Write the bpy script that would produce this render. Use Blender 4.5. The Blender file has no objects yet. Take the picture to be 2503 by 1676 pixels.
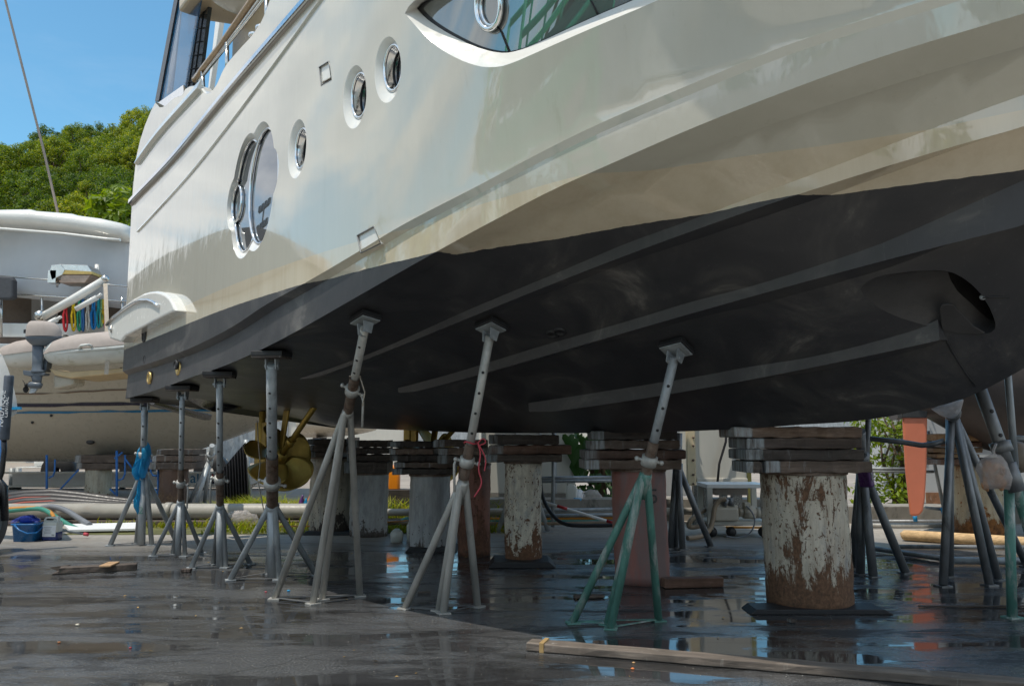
import bpy, bmesh, math, random
from mathutils import Vector, Matrix, geometry
R = math.radians
random.seed(7)
C = bpy.context.scene.collection
sc = bpy.context.scene

# ------------------------------------------------------------------ camera
# K: size of the 2342 px wide view I measured in, against the 2503 px photograph
K = 1.06874
FPX, CX, CY, HZ, EYE = 2000.0, 1251.5, 838.0, 1060.0, 1.6
TILT = math.atan((HZ - CY) / FPX)
cam = bpy.data.cameras.new('camera')
cam.sensor_width = 36.0
cam.lens = 36.0 * FPX / 2503.0
cam.clip_start, cam.clip_end = 0.05, 3000
camo = bpy.data.objects.new('camera', cam)
C.objects.link(camo)
camo.location = (0, 0, EYE)
camo.rotation_euler = (math.pi / 2 + TILT, 0, 0)
sc.camera = camo
CO = Vector((0, 0, EYE))

def ray(x, y):
    a = (x - CX) / FPX; b = (CY - y) / FPX
    return Vector((a, math.cos(TILT) - b * math.sin(TILT), math.sin(TILT) + b * math.cos(TILT)))
def sat(x, y, Y):            # photo pixel at depth Y
    r = ray(x, y); return CO + r * (Y / r.y)
def sgr(x, y, z=0.0):        # photo pixel on a level plane
    r = ray(x, y); return CO + r * ((z - EYE) / r.z)
def at(x, y, Y): return sat(x * K, y * K, Y)
def gr(x, y, z=0.0): return sgr(x * K, y * K, z)
def gY(y): return gr(1171, y).y
def mpp(Y): return Y * K / FPX     # metres per measured pixel at depth Y

# ------------------------------------------------------------------ mesh builder
class M:
    def __init__(self): self.v = []; self.f = []; self.s = []
    def add(self, vs, fs, smooth=False):
        o = len(self.v)
        self.v += [Vector(p) for p in vs]
        for q in fs: self.f.append([o + k for k in q]); self.s.append(smooth)
        return self
    def box(self, c, size, rz=0.0, rot=None, jit=0.0):
        c = Vector(c); hx, hy, hz = [k / 2 for k in size]
        m = rot if rot is not None else Matrix.Rotation(rz, 3, 'Z')
        vs = [c + m @ Vector((sx * hx + random.uniform(-jit, jit), sy * hy + random.uniform(-jit, jit), sz * hz + random.uniform(-jit, jit))) for sx in (-1, 1) for sy in (-1, 1) for sz in (-1, 1)]
        return self.add(vs, [(0, 1, 3, 2), (4, 6, 7, 5), (0, 4, 5, 1), (2, 3, 7, 6), (0, 2, 6, 4), (1, 5, 7, 3)])
    def tube(self, pts, r, n=10, caps=True, r2=None):
        pts = [Vector(p) for p in pts]; N = len(pts); vs = []; up = None
        for k, p in enumerate(pts):
            t = (pts[min(k + 1, N - 1)] - pts[max(k - 1, 0)]).normalized()
            if up is None:
                up = Vector((0, 0, 1)) if abs(t.z) < .9 else Vector((1, 0, 0))
            a = (up - t * up.dot(t)).normalized(); b = t.cross(a); up = a
            rr = r[k] if isinstance(r, (list, tuple)) else (r if r2 is None else r + (r2 - r) * k / max(1, N - 1))
            for j in range(n):
                g = 2 * math.pi * j / n
                vs.append(p + a * math.cos(g) * rr + b * math.sin(g) * rr)
        fs = [(k * n + j, k * n + (j + 1) % n, (k + 1) * n + (j + 1) % n, (k + 1) * n + j) for k in range(N - 1) for j in range(n)]
        self.add(vs, fs, True)
        if caps:
            o = len(self.v) - len(vs)
            self.f.append([o + j for j in range(n)][::-1]); self.s.append(False)
            self.f.append([o + (N - 1) * n + j for j in range(n)]); self.s.append(False)
        return self
    def strip(self, rows, closed=False, smooth=True):   # loft of equal-length point rows
        n = len(rows[0]); vs = [p for row in rows for p in row]; fs = []
        for k in range(len(rows) - 1):
            for j in range(n if closed else n - 1):
                j2 = (j + 1) % n
                fs.append((k * n + j, k * n + j2, (k + 1) * n + j2, (k + 1) * n + j))
        return self.add(vs, fs, smooth)
    def poly(self, pts, smooth=False): return self.add(pts, [tuple(range(len(pts)))], smooth)
    def prism(self, pts, off):        # polygon given thickness along off
        off = Vector(off); n = len(pts); pts = [Vector(p) for p in pts]
        vs = pts + [p + off for p in pts]
        return self.add(vs, [tuple(range(n))[::-1], tuple(range(n, 2 * n))] + [(k, (k + 1) % n, n + (k + 1) % n, n + k) for k in range(n)])
    def lathe(self, prof, c, axis=(0, 0, 1), n=24, xdir=None):
        ax = Vector(axis).normalized()
        a = Vector(xdir) if xdir else (Vector((1, 0, 0)) if abs(ax.x) < .9 else Vector((0, 1, 0)))
        a = (a - ax * a.dot(ax)).normalized(); b = ax.cross(a); c = Vector(c)
        rows = [[c + ax * h + (a * math.cos(2 * math.pi * j / n) + b * math.sin(2 * math.pi * j / n)) * r for j in range(n)] for r, h in prof]
        return self.strip(rows, closed=True)
    def ball(self, c, rad, n=12, m=8, sq=1.0):
        c = Vector(c); rx, ry, rz = rad if isinstance(rad, (tuple, list)) else (rad,) * 3
        rows = []
        for k in range(m + 1):
            t = math.pi * k / m
            rows.append([c + Vector((rx * math.sin(t) * math.cos(2 * math.pi * j / n), ry * math.sin(t) * math.sin(2 * math.pi * j / n), -rz * math.cos(t))) for j in range(n)])
        return self.strip(rows, closed=True)
    def build(self, name, mat, parent=None, bevel=0.0, seg=2, attr=None, normals=None, recalc=True, sub=0):
        base = parent
        while base is not None and base.parent is not None: base = base.parent
        off = base.location if base is not None else Vector((0, 0, 0))
        org = Vector((0, 0, 0))
        if parent is None and self.v:      # origin at the thing's own base
            org = Vector((sum(p.x for p in self.v) / len(self.v), sum(p.y for p in self.v) / len(self.v), min(p.z for p in self.v)))
        me = bpy.data.meshes.new(name)
        me.from_pydata([tuple(p - off - org) for p in self.v], [], self.f)
        for k, p in enumerate(me.polygons): p.use_smooth = self.s[k] if k < len(self.s) else False
        if recalc and normals is None:
            bm = bmesh.new(); bm.from_mesh(me)
            bmesh.ops.remove_doubles(bm, verts=bm.verts, dist=1e-5)
            bmesh.ops.recalc_face_normals(bm, faces=bm.faces)
            bm.to_mesh(me); bm.free()
        if attr:
            for k, vals in attr.items():
                a = me.attributes.new(k, 'FLOAT', 'POINT'); a.data.foreach_set('value', vals)
        if normals is not None: me.normals_split_custom_set_from_vertices([tuple(q) for q in normals])
        me.materials.append(mat)
        o = bpy.data.objects.new(name, me); C.objects.link(o)
        o.location = org
        if parent is not None: o.parent = parent
        if bevel:
            b = o.modifiers.new('bevel', 'BEVEL'); b.width = bevel; b.segments = seg; b.limit_method = 'ANGLE'; b.angle_limit = R(40)
        if sub:
            b = o.modifiers.new('sub', 'SUBSURF'); b.levels = b.render_levels = sub
        return o

def tag(o, label=None, cat=None, group=None, kind=None):
    if label: o['label'] = label
    if cat: o['category'] = cat
    if group: o['group'] = group
    if kind: o['kind'] = kind
    return o
def thing(name, loc, label, cat, group=None):
    o = bpy.data.objects.new(name, None); C.objects.link(o); o.location = Vector(loc); o.empty_display_size = .2
    bpy.context.view_layer.update()
    return tag(o, label, cat, group)
def dup(o, loc, rz=0.0, sc_=1.0, label=None):
    c = o.copy(); C.objects.link(c); c.location = loc; c.rotation_euler = (0, 0, rz); c.scale = (sc_,) * 3
    if label: c['label'] = label
    for ch in list(o.children):
        d = ch.copy(); C.objects.link(d); d.parent = c
    return c

# ------------------------------------------------------------------ materials
def newmat(name):
    m = bpy.data.materials.new(name); m.use_nodes = True
    nt = m.node_tree; return m, nt, nt.nodes['Principled BSDF']
def N(nt, t, **kw):
    n = nt.nodes.new(t)
    for k, v in kw.items(): setattr(n, k, v)
    return n
def L(nt, a, b): nt.links.new(a, b)
def coords(nt, scale=(1, 1, 1), rnd=True):
    tc = N(nt, 'ShaderNodeTexCoord'); mp = N(nt, 'ShaderNodeMapping'); mp.inputs['Scale'].default_value = scale
    L(nt, tc.outputs['Object'], mp.inputs['Vector'])
    if rnd:
        oi = N(nt, 'ShaderNodeObjectInfo'); ml = N(nt, 'ShaderNodeMath', operation='MULTIPLY'); ml.inputs[1].default_value = 37.0
        L(nt, oi.outputs['Random'], ml.inputs[0]); L(nt, ml.outputs[0], mp.inputs['Location'])
    return mp.outputs['Vector']
def noise(nt, vec, scale, detail=5, rough=.6, dist=0.0):
    n = N(nt, 'ShaderNodeTexNoise'); n.inputs['Scale'].default_value = scale; n.inputs['Detail'].default_value = detail
    n.inputs['Roughness'].default_value = rough; n.inputs['Distortion'].default_value = dist
    L(nt, vec, n.inputs['Vector']); return n.outputs['Fac']
def ramp(nt, fac, stops, interp='LINEAR'):
    r = N(nt, 'ShaderNodeValToRGB'); r.color_ramp.interpolation = interp
    e = r.color_ramp.elements
    while len(e) < len(stops): e.new(.5)
    for k, (p, c) in enumerate(stops):
        e[k].position = p; e[k].color = (c, c, c, 1) if not isinstance(c, (tuple, list)) else (*c, 1)
    L(nt, fac, r.inputs['Fac']); return r.outputs['Color']
def mix(nt, fac, a, b, blend='MIX'):
    m = N(nt, 'ShaderNodeMix', data_type='RGBA', blend_type=blend)
    for s, v in ((0, fac), (6, a), (7, b)):
        if isinstance(v, (int, float)): m.inputs[s].default_value = v if s == 0 else (v, v, v, 1)
        elif isinstance(v, (tuple, list)): m.inputs[s].default_value = (*v, 1)
        else: L(nt, v, m.inputs[s])
    return m.outputs[2]
def bump(nt, b, h, strength=.3, dist=.02):
    n = N(nt, 'ShaderNodeBump'); n.inputs['Strength'].default_value = strength; n.inputs['Distance'].default_value = dist
    L(nt, h, n.inputs['Height']); L(nt, n.outputs[0], b.inputs['Normal']); return n

def plain(name, col, rough=.5, metal=0.0, var=.25, scale=6.0, dirt=None, dirt_amt=.5, stretch=(1, 1, 1), bmp=.1, spec=.5, coat=0.0):
    m, nt, b = newmat(name); v = coords(nt, stretch)
    n1 = noise(nt, v, scale, 6, .62); n2 = noise(nt, v, scale * 5.3, 4)
    lo = tuple(c * (1 - var) for c in col); hi = tuple(min(1, c * (1 + var)) for c in col)
    c = ramp(nt, n1, [(.3, lo), (.7, hi)])
    if dirt:
        f = ramp(nt, noise(nt, v, scale * .8, 8, .7, .4), [(dirt_amt, 0.0), (dirt_amt + .12, 1.0)])
        c = mix(nt, f, c, dirt)
    L(nt, c, b.inputs['Base Color'])
    L(nt, ramp(nt, n2, [(.3, max(.02, rough - .1)), (.7, min(1, rough + .12))]), b.inputs['Roughness'])
    b.inputs['Metallic'].default_value = metal
    b.inputs['Specular IOR Level'].default_value = spec
    b.inputs['Coat Weight'].default_value = coat
    if bmp: bump(nt, b, n2, bmp, .01)
    return m

def rusty(name, paint, rust, amt, scale=3.0, paint2=None, streak=.28, deep=(.05, .03, .02)):
    m, nt, b = newmat(name); v = coords(nt, (1, 1, streak)); v1 = coords(nt, (1, 1, .8)); vf = coords(nt, (1, 1, .10))
    def add(a_, c_):
        n_ = N(nt, 'ShaderNodeMath', operation='ADD'); L(nt, a_, n_.inputs[0]); L(nt, c_, n_.inputs[1]); return n_.outputs[0]
    big = noise(nt, v, scale, 12, .74, .5); spots = noise(nt, v1, scale * 4.5, 6, .66); tiny = noise(nt, v1, scale * 11, 4, .6)
    f = add(big, ramp(nt, spots, [(.56, 0.0), (.68, .22)])); f = add(f, ramp(nt, tiny, [(.62, 0.0), (.72, .12)]))
    tc = N(nt, 'ShaderNodeTexCoord'); sx = N(nt, 'ShaderNodeSeparateXYZ'); L(nt, tc.outputs['Object'], sx.inputs[0])   # the foot of a steel pile rusts first
    f = add(f, ramp(nt, sx.outputs['Z'], [(.02, .30), (.15, .17), (.45, .02), (1.0, 0.0), (1.12, .03)]))
    fac = ramp(nt, f, [(amt, 0.0), (amt + .03, 1.0)])
    hi = paint2 or tuple(min(1, c * 1.15) for c in paint)
    pc = ramp(nt, noise(nt, v, scale * 2.2, 8, .72), [(.28, tuple(c * .6 for c in paint)), (.5, paint), (.75, hi)])
    pc = mix(nt, ramp(nt, noise(nt, vf, scale * 2.2, 7, .72), [(.46, 0.0), (.66, .8)]), pc, tuple(a_ * .5 + r_ * .5 for a_, r_ in zip(paint, rust)))
    pc = mix(nt, ramp(nt, noise(nt, v, scale * .9, 7, .7), [(.54, 0.0), (.66, .55)]), pc, tuple(sum(paint) / 3 * k for k in (.42, .45, .50)))
    rc = ramp(nt, noise(nt, v1, scale * 5, 7, .72), [(.28, deep), (.5, rust), (.72, tuple(c * 1.7 for c in rust))])
    L(nt, mix(nt, fac, pc, rc), b.inputs['Base Color'])
    L(nt, ramp(nt, fac, [(0, .5), (1, .9)]), b.inputs['Roughness'])
    h = mix(nt, .4, ramp(nt, fac, [(0, 1.0), (1, 0.0)]), noise(nt, v1, 30, 4))
    bump(nt, b, h, .6, .014)
    return m

def woody(name, c1, c2, end=None, axis=0, scale=5.0, rough=.75, paint=None):
    m, nt, b = newmat(name)
    st = [9, 9, 9]; st[axis] = .7
    v = coords(nt, tuple(st))
    n1 = noise(nt, v, scale * .5, 8, .7, .3); v0 = coords(nt); n2 = noise(nt, v0, 4, 5)
    c = ramp(nt, n1, [(.25, tuple(k * .5 for k in c1)), (.5, c1), (.8, c2)])
    c = mix(nt, ramp(nt, n2, [(.45, 0.0), (.75, .75)]), c, tuple(k * .45 for k in c1))
    if paint:
        pv = coords(nt, (5, 5, .5)); f = ramp(nt, noise(nt, pv, 2.5, 6, .7), [(.58, 0.0), (.68, .7)])
        f2 = ramp(nt, noise(nt, v0, 1.3, 2), [(.5, 0.0), (.6, 1.0)])
        mm = N(nt, 'ShaderNodeMath', operation='MULTIPLY'); L(nt, f, mm.inputs[0]); L(nt, f2, mm.inputs[1])
        c = mix(nt, mm.outputs[0], c, paint)
    oi_ = N(nt, 'ShaderNodeObjectInfo'); c = mix(nt, 1.0, c, ramp(nt, oi_.outputs['Random'], [(0, (.55, .55, .57)), (.5, (1, .97, .93)), (1, (1.35, 1.25, 1.15))]), 'MULTIPLY')
    if paint:
        en = N(nt, 'ShaderNodeAttribute', attribute_name='endp').outputs['Fac']
        pe = ramp(nt, noise(nt, coords(nt, (14, 14, 1.2)), 1.6, 5, .7), [(.35, 0.0), (.6, .85)])
        m3 = N(nt, 'ShaderNodeMath', operation='MULTIPLY'); L(nt, en, m3.inputs[0]); L(nt, pe, m3.inputs[1])
        c = mix(nt, m3.outputs[0], c, paint)
    L(nt, c, b.inputs['Base Color']); b.inputs['Roughness'].default_value = rough
    bump(nt, b, n1, .6, .012)
    return m

def leafy(name, cols, trans=.35, rough=.5):
    m, nt, b = newmat(name)
    at_ = N(nt, 'ShaderNodeAttribute', attribute_name='tint'); oi = N(nt, 'ShaderNodeObjectInfo')
    ad = N(nt, 'ShaderNodeMath', operation='MULTIPLY_ADD'); L(nt, oi.outputs['Random'], ad.inputs[0]); ad.inputs[1].default_value = .45
    L(nt, at_.outputs['Fac'], ad.inputs[2])
    c = ramp(nt, ad.outputs[0], [(k / (len(cols) - 1) * 1.1 + .05 if len(cols) > 1 else 0, q) for k, q in enumerate(cols)])
    L(nt, c, b.inputs['Base Color']); b.inputs['Roughness'].default_value = rough
    tr = N(nt, 'ShaderNodeBsdfTranslucent'); L(nt, mix(nt, 1.0, c, (1.6, 1.5, .5), 'MULTIPLY'), tr.inputs['Color'])
    ms = N(nt, 'ShaderNodeMixShader'); ms.inputs[0].default_value = trans
    out = nt.nodes['Material Output']
    L(nt, b.outputs[0], ms.inputs[1]); L(nt, tr.outputs[0], ms.inputs[2]); L(nt, ms.outputs[0], out.inputs['Surface'])
    return m

def filmy(name, col, alpha=.6, rough=.25):      # thin plastic bag film
    m, nt, b = newmat(name); v = coords(nt)
    n1 = noise(nt, v, 9, 6, .65, .5)
    L(nt, ramp(nt, n1, [(.3, tuple(k * .55 for k in col)), (.65, col)]), b.inputs['Base Color'])
    b.inputs['Roughness'].default_value = rough
    bump(nt, b, n1, .9, .05)
    tr = N(nt, 'ShaderNodeBsdfTransparent'); tr.inputs[0].default_value = (*[min(1, k * 1.3 + .3) for k in col], 1)
    tl = N(nt, 'ShaderNodeBsdfTranslucent'); tl.inputs[0].default_value = (*col, 1)
    m1 = N(nt, 'ShaderNodeMixShader'); m1.inputs[0].default_value = .35; L(nt, b.outputs[0], m1.inputs[1]); L(nt, tl.outputs[0], m1.inputs[2])
    m2 = N(nt, 'ShaderNodeMixShader'); m2.inputs[0].default_value = alpha; L(nt, tr.outputs[0], m2.inputs[1]); L(nt, m1.outputs[0], m2.inputs[2])
    L(nt, m2.outputs[0], nt.nodes['Material Output'].inputs['Surface'])
    return m

def glassy(name, col, rough=.02, alpha=None):
    m, nt, b = newmat(name)
    b.inputs['Base Color'].default_value = (*col, 1); b.inputs['Roughness'].default_value = rough
    b.inputs['Specular IOR Level'].default_value = .9; b.inputs['Coat Weight'].default_value = .6; b.inputs['Coat Roughness'].default_value = .01
    if alpha is not None: b.inputs['Alpha'].default_value = alpha
    return m

def hullmat(name, paint_by_wl=True):
    """gelcoat over a cream boot stripe over charcoal antifouling; 'wl' is the height over the painted waterline"""
    m, nt, b = newmat(name)
    v = coords(nt, (1, 1, 1), False)
    a = N(nt, 'ShaderNodeAttribute', attribute_name='wl').outputs['Fac']
    wob = noise(nt, v, 9, 3); w2 = N(nt, 'ShaderNodeMath', operation='MULTIPLY_ADD'); L(nt, wob, w2.inputs[0]); w2.inputs[1].default_value = .012; L(nt, a, w2.inputs[2])
    wl = w2.outputs[0]
    gt = N(nt, 'ShaderNodeMath', operation='GREATER_THAN'); gt.inputs[1].default_value = .006; L(nt, wl, gt.inputs[0])
    gs = N(nt, 'ShaderNodeMath', operation='GREATER_THAN'); gs.inputs[1].default_value = .23; L(nt, a, gs.inputs[0])
    vs = coords(nt, (2.2, 2.2, .10), False)
    streak = noise(nt, vs, 3.2, 7, .7)
    gel = ramp(nt, streak, [(.25, (.49, .478, .41)), (.7, (.515, .503, .437))])
    drip = noise(nt, coords(nt, (5.5, 5.5, .16), False), 2.4, 5, .75)
    gel = mix(nt, ramp(nt, drip, [(.60, 0.0), (.74, .30)]), gel, (.36, .33, .25))
    cream = ramp(nt, streak, [(.3, (.55, .475, .35)), (.6, (.61, .54, .415))])
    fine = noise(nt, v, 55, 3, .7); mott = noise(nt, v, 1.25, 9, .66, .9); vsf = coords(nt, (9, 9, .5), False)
    scr = noise(nt, vsf, 4.0, 4, .7)
    af = ramp(nt, mott, [(.3, (.028, .029, .033)), (.50, (.040, .040, .044)), (.60, (.060, .059, .060)), (.70, (.145, .138, .13))])  # random mottling; its palest tone imitates sunlight thrown up from the puddles
    af = mix(nt, ramp(nt, scr, [(.62, 0.0), (.78, .28)]), af, (.19, .185, .18))
    af = mix(nt, ramp(nt, fine, [(.66, 0.0), (.70, .55)]), af, (.02, .019, .019))
    col = mix(nt, gs.outputs[0], cream, gel); col = mix(nt, gt.outputs[0], af, col)
    L(nt, col, b.inputs['Base Color'])
    rgh = mix(nt, gt.outputs[0], ramp(nt, mott, [(.35, .34), (.7, .5)]), ramp(nt, streak, [(.25, .075), (.62, .05)]))
    L(nt, rgh, b.inputs['Roughness'])
    b.inputs['Specular IOR Level'].default_value = .55
    ct = N(nt, 'ShaderNodeMath', operation='MULTIPLY'); ct.inputs[1].default_value = 1.0; L(nt, gt.outputs[0], ct.inputs[0]); L(nt, ct.outputs[0], b.inputs['Coat Weight'])
    b.inputs['Coat Roughness'].default_value = .02; b.inputs['Coat IOR'].default_value = 1.6
    wav = noise(nt, coords(nt, (1.2, 1.2, .5), False), 2.2, 4, .55)
    bump(nt, b, wav, .22, .035)
    return m

MT = {}
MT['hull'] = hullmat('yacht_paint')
MT['white'] = plain('white_gelcoat', (.74, .73, .69), .18, 0, .04, 2, bmp=.02, coat=.4)
MT['beige'] = plain('beige_headliner', (.52, .42, .29), .35, 0, .06, 2, bmp=.02)
MT['chrome'] = plain('polished_steel', (.78, .78, .78), .09, 1.0, .05, 8, bmp=.02)
MT['steel'] = plain('stainless_tube', (.62, .61, .58), .2, 1.0, .1, 8, bmp=.03)
MT['teak'] = plain('varnished_rail', (.36, .24, .13), .25, 0, .2, 14, stretch=(1, 1, 1), coat=.5)
MT['tint'] = glassy('tinted_window', (.012, .013, .016))
MT['blueglass'] = glassy('blue_tinted_glass', (.0, .10, .24), .02, .5)
_b = MT['blueglass'].node_tree.nodes['Principled BSDF']; _b.inputs['Coat Weight'].default_value = 0; _b.inputs['Specular IOR Level'].default_value = .3
MT['navyglass'] = glassy('dark_window', (.01, .02, .04))
MT['black'] = plain('black_rubber', (.018, .018, .02), .55, 0, .3, 12)
MT['blackpaint'] = plain('black_paint', (.02, .02, .022), .3, 0, .25, 9)
MT['afdark'] = plain('antifouling_black', (.035, .034, .035), .5, 0, .25, 5)
MT['bronze'] = plain('propeller_bronze', (.40, .27, .06), .42, .62, .18, 4, dirt=(.30, .19, .05), dirt_amt=.6, bmp=.03)
MT['brass'] = plain('brass_fitting', (.6, .42, .16), .35, .9, .15, 20)
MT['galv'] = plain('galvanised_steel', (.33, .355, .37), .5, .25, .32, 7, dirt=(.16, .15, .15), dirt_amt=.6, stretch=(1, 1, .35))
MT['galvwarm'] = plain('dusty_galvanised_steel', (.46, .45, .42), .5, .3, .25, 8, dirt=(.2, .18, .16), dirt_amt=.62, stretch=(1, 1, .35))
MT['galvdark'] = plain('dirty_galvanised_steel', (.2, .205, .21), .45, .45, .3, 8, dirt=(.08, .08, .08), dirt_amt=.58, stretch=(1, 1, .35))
MT['rustpipe'] = plain('rusty_thread', (.19, .14, .11), .7, .35, .4, 14, dirt=(.1, .05, .03), dirt_amt=.55)
MT['greenpaint'] = plain('chipped_green_paint', (.095, .235, .195), .45, 0, .35, 7, dirt=(.42, .44, .42), dirt_amt=.50, stretch=(1, 1, .4))
MT['bluepaint'] = plain('blue_scaffold_paint', (.015, .12, .38), .4, 0, .2, 9)
MT['pA'] = rusty('peeling_white_pile', (.60, .53, .42), (.15, .08, .045), .553, 6.5, (.66, .61, .52))
MT['pB'] = plain('red_oxide_paint', (.37, .155, .125), .6, 0, .25, 2.4, dirt=(.23, .16, .15), dirt_amt=.5, stretch=(1, 1, .3))
MT['pC'] = rusty('blistered_cream_pile', (.68, .62, .50), (.15, .075, .04), .60, 8, streak=.6)
MT['pD'] = rusty('rust_red_pile', (.22, .085, .055), (.13, .06, .035), .58, 4)
MT['pE'] = rusty('grey_painted_pile', (.42, .42, .41), (.10, .085, .075), .72, 4)
MT['pG'] = rusty('stained_beige_pile', (.50, .43, .33), (.06, .045, .035), .64, 6)
MT['pH'] = rusty('pale_olive_pile', (.42, .41, .33), (.12, .07, .04), .68, 3)
MT['pI'] = rusty('dark_brown_pile', (.12, .07, .05), (.16, .10, .06), .62, 5)
MT['pJ'] = rusty('flaking_yellow_white_pile', (.62, .54, .38), (.28, .12, .04), .58, 3.2)
MT['timber'] = woody('weathered_timber', (.15, .11, .088), (.30, .25, .215), paint=(.42, .46, .48))
MT['timberdark'] = woody('oily_timber', (.085, .068, .058), (.19, .16, .14), paint=(.34, .37, .38))
MT['timberred'] = woody('red_brown_timber', (.15, .085, .06), (.27, .18, .14), paint=(.3, .31, .31))
MT['timberpale'] = woody('pale_timber', (.42, .27, .15), (.58, .42, .27))
MT['plank'] = woody('grey_plank', (.135, .118, .105), (.27, .245, .22), paint=(.42, .44, .44), scale=4)
MT['log'] = woody('peeled_log', (.50, .36, .20), (.66, .52, .33))
MT['concrete'] = plain('stained_concrete', (.27, .25, .22), .85, 0, .3, 3, dirt=(.09, .085, .075), dirt_amt=.55, stretch=(1, 1, .5), bmp=.4)
MT['boatwhite'] = plain('cream_boat_paint', (.45, .42, .35), .3, 0, .05, 1.2, bmp=.02)
MT['canvas'] = plain('white_canvas', (.56, .58, .60), .7, 0, .05, 1.5, bmp=.05)
MT['taupe'] = plain('taupe_cover_fabric', (.38, .33, .30), .8, 0, .1, 4, bmp=.1)
MT['tubegrey'] = plain('pale_grey_rubber', (.60, .61, .58), .45, 0, .08, 3, dirt=(.42, .41, .34), dirt_amt=.55)
MT['engine'] = plain('slate_engine_paint', (.095, .115, .14), .35, 0, .12, 5)
MT['cushion'] = plain('charcoal_cushion', (.07, .075, .085), .85, 0, .15, 14)
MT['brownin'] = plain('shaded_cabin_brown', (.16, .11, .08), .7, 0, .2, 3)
MT['bluestripe'] = plain('blue_stripe', (.01, .16, .34), .3, 0, .1, 6)
MT['navystripe'] = plain('navy_stripe', (.008, .012, .04), .3, 0, .1, 6)
MT['pipewhite'] = plain('white_pvc_pipe', (.34, .32, .28), .45, 0, .15, 3, dirt=(.3, .25, .2), dirt_amt=.62)
MT['pipeblack'] = plain('black_poly_pipe', (.03, .027, .027), .42, 0, .2, 6)
MT['redline'] = plain('red_pipe_stripe', (.38, .07, .04), .4, 0, .1, 6)
MT['bucket'] = plain('blue_bucket_plastic', (.01, .12, .33), .3, 0, .08, 4)
MT['bristle'] = plain('blue_bristle', (.008, .04, .36), .6, 0, .3, 30)
MT['hdpe'] = plain('milky_plastic', (.56, .57, .52), .35, 0, .06, 5)
MT['bluefluid'] = plain('dark_blue_fluid', (.012, .03, .14), .2, 0, .1, 5)
MT['paper'] = plain('paper_label', (.70, .72, .74), .6, 0, .06, 20)
MT['board'] = plain('white_board', (.76, .76, .76), .5, 0, .05, 5)
MT['orangehose'] = plain('orange_hose', (.52, .22, .03), .4, 0, .1, 6)
MT['greenhose'] = plain('green_hose', (.045, .23, .175), .4, 0, .1, 6)
MT['greyhose'] = plain('grey_hose', (.16, .17, .19), .45, 0, .1, 6)
MT['cordred'] = plain('red_cord', (.5, .06, .08), .6, 0, .1, 20)
MT['rope'] = plain('hemp_cord', (.42, .36, .29), .8, 0, .2, 30)
MT['orange'] = plain('orange_plastic', (.85, .26, .01), .35, 0, .06, 4)
MT['rudder'] = plain('salmon_primer', (.74, .215, .115), .5, 0, .07, 2, bmp=.05)
MT['purple'] = plain('purple_bottle', (.09, .025, .14), .3, 0, .1, 6)
MT['blackfabric'] = plain('black_shade_cloth', (.045, .042, .048), .8, 0, .25, 6, stretch=(3, 3, .3))
MT['boxwhite'] = plain('pale_steel_cabinet', (.56, .54, .48), .55, 0, .07, 2, dirt=(.40, .36, .30), dirt_amt=.66, stretch=(1, 1, .3))
MT['boxgrey'] = plain('light_grey_container', (.50, .52, .54), .5, 0, .06, 2, dirt=(.30, .14, .06), dirt_amt=.76)
MT['boxrust'] = plain('rusted_container_edge', (.22, .11, .06), .8, 0, .5, 8, dirt=(.45, .44, .42), dirt_amt=.55)
MT['ivorybeam'] = plain('ivory_painted_beam', (.66, .55, .36), .5, 0, .1, 4)
MT['mesh'] = plain('perforated_steel', (.18, .18, .17), .4, .7, .9, 60)
MT['pump'] = plain('cream_pump_paint', (.50, .45, .37), .45, 0, .1, 5, dirt=(.25, .21, .16), dirt_amt=.62)
MT['hosetan'] = plain('tan_suction_hose', (.28, .21, .14), .5, 0, .2, 8)
MT['redpaint'] = plain('red_paint', (.5, .03, .03), .4, 0, .1, 6)
MT['whitepaint'] = plain('white_paint', (.78, .78, .76), .4, 0, .06, 6)
MT['bluebag'] = filmy('blue_plastic_film', (.02, .42, .78), .82)
MT['clearbag'] = filmy('cloudy_plastic_film', (.9, .82, .78), .45)
MT['silverbag'] = plain('silver_black_plastic', (.09, .09, .11), .22, .3, .9, 9, bmp=.8)
MT['leaf'] = leafy('hill_leaves', [(.013, .045, .010), (.07, .14, .012), (.21, .27, .015), (.40, .40, .03)], .45)
MT['leafbright'] = leafy('bright_leaves', [(.08, .14, .006), (.17, .25, .008), (.30, .33, .015)], .45)
MT['ivy'] = leafy('broad_leaves', [(.02, .06, .015), (.05, .12, .03), (.09, .18, .04)], .3, .35)
MT['grassy'] = leafy('grass_blades', [(.09, .14, .01), (.22, .27, .015), (.38, .32, .04)], .45)
MT['bark'] = plain('bark', (.12, .085, .06), .9, 0, .3, 6, stretch=(1, 1, .2), bmp=.6)
# ------------------------------------------------------------------ light
SUN_EL, SUN_AZ = R(69), Vector((-.84, -.54, 0)).normalized()
SUN = SUN_AZ * math.cos(SUN_EL) + Vector((0, 0, math.sin(SUN_EL)))
sl = bpy.data.lights.new('sun', 'SUN'); sl.energy = 2.45; sl.angle = R(.5); sl.color = (1.0, .93, .82)
so = bpy.data.objects.new('sun', sl); C.objects.link(so); so.rotation_euler = SUN.to_track_quat('Z', 'Y').to_euler()
w = bpy.data.worlds.new('World'); sc.world = w; w.use_nodes = True
nt = w.node_tree; bg = nt.nodes['Background']
sky = N(nt, 'ShaderNodeTexSky', sky_type='NISHITA'); sky.sun_disc = False
sky.sun_elevation = SUN_EL; sky.sun_rotation = math.atan2(SUN.x, SUN.y); sky.air_density = 1.0; sky.dust_density = .6; sky.ozone_density = 1.6
bg.inputs['Strength'].default_value = .15
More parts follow.
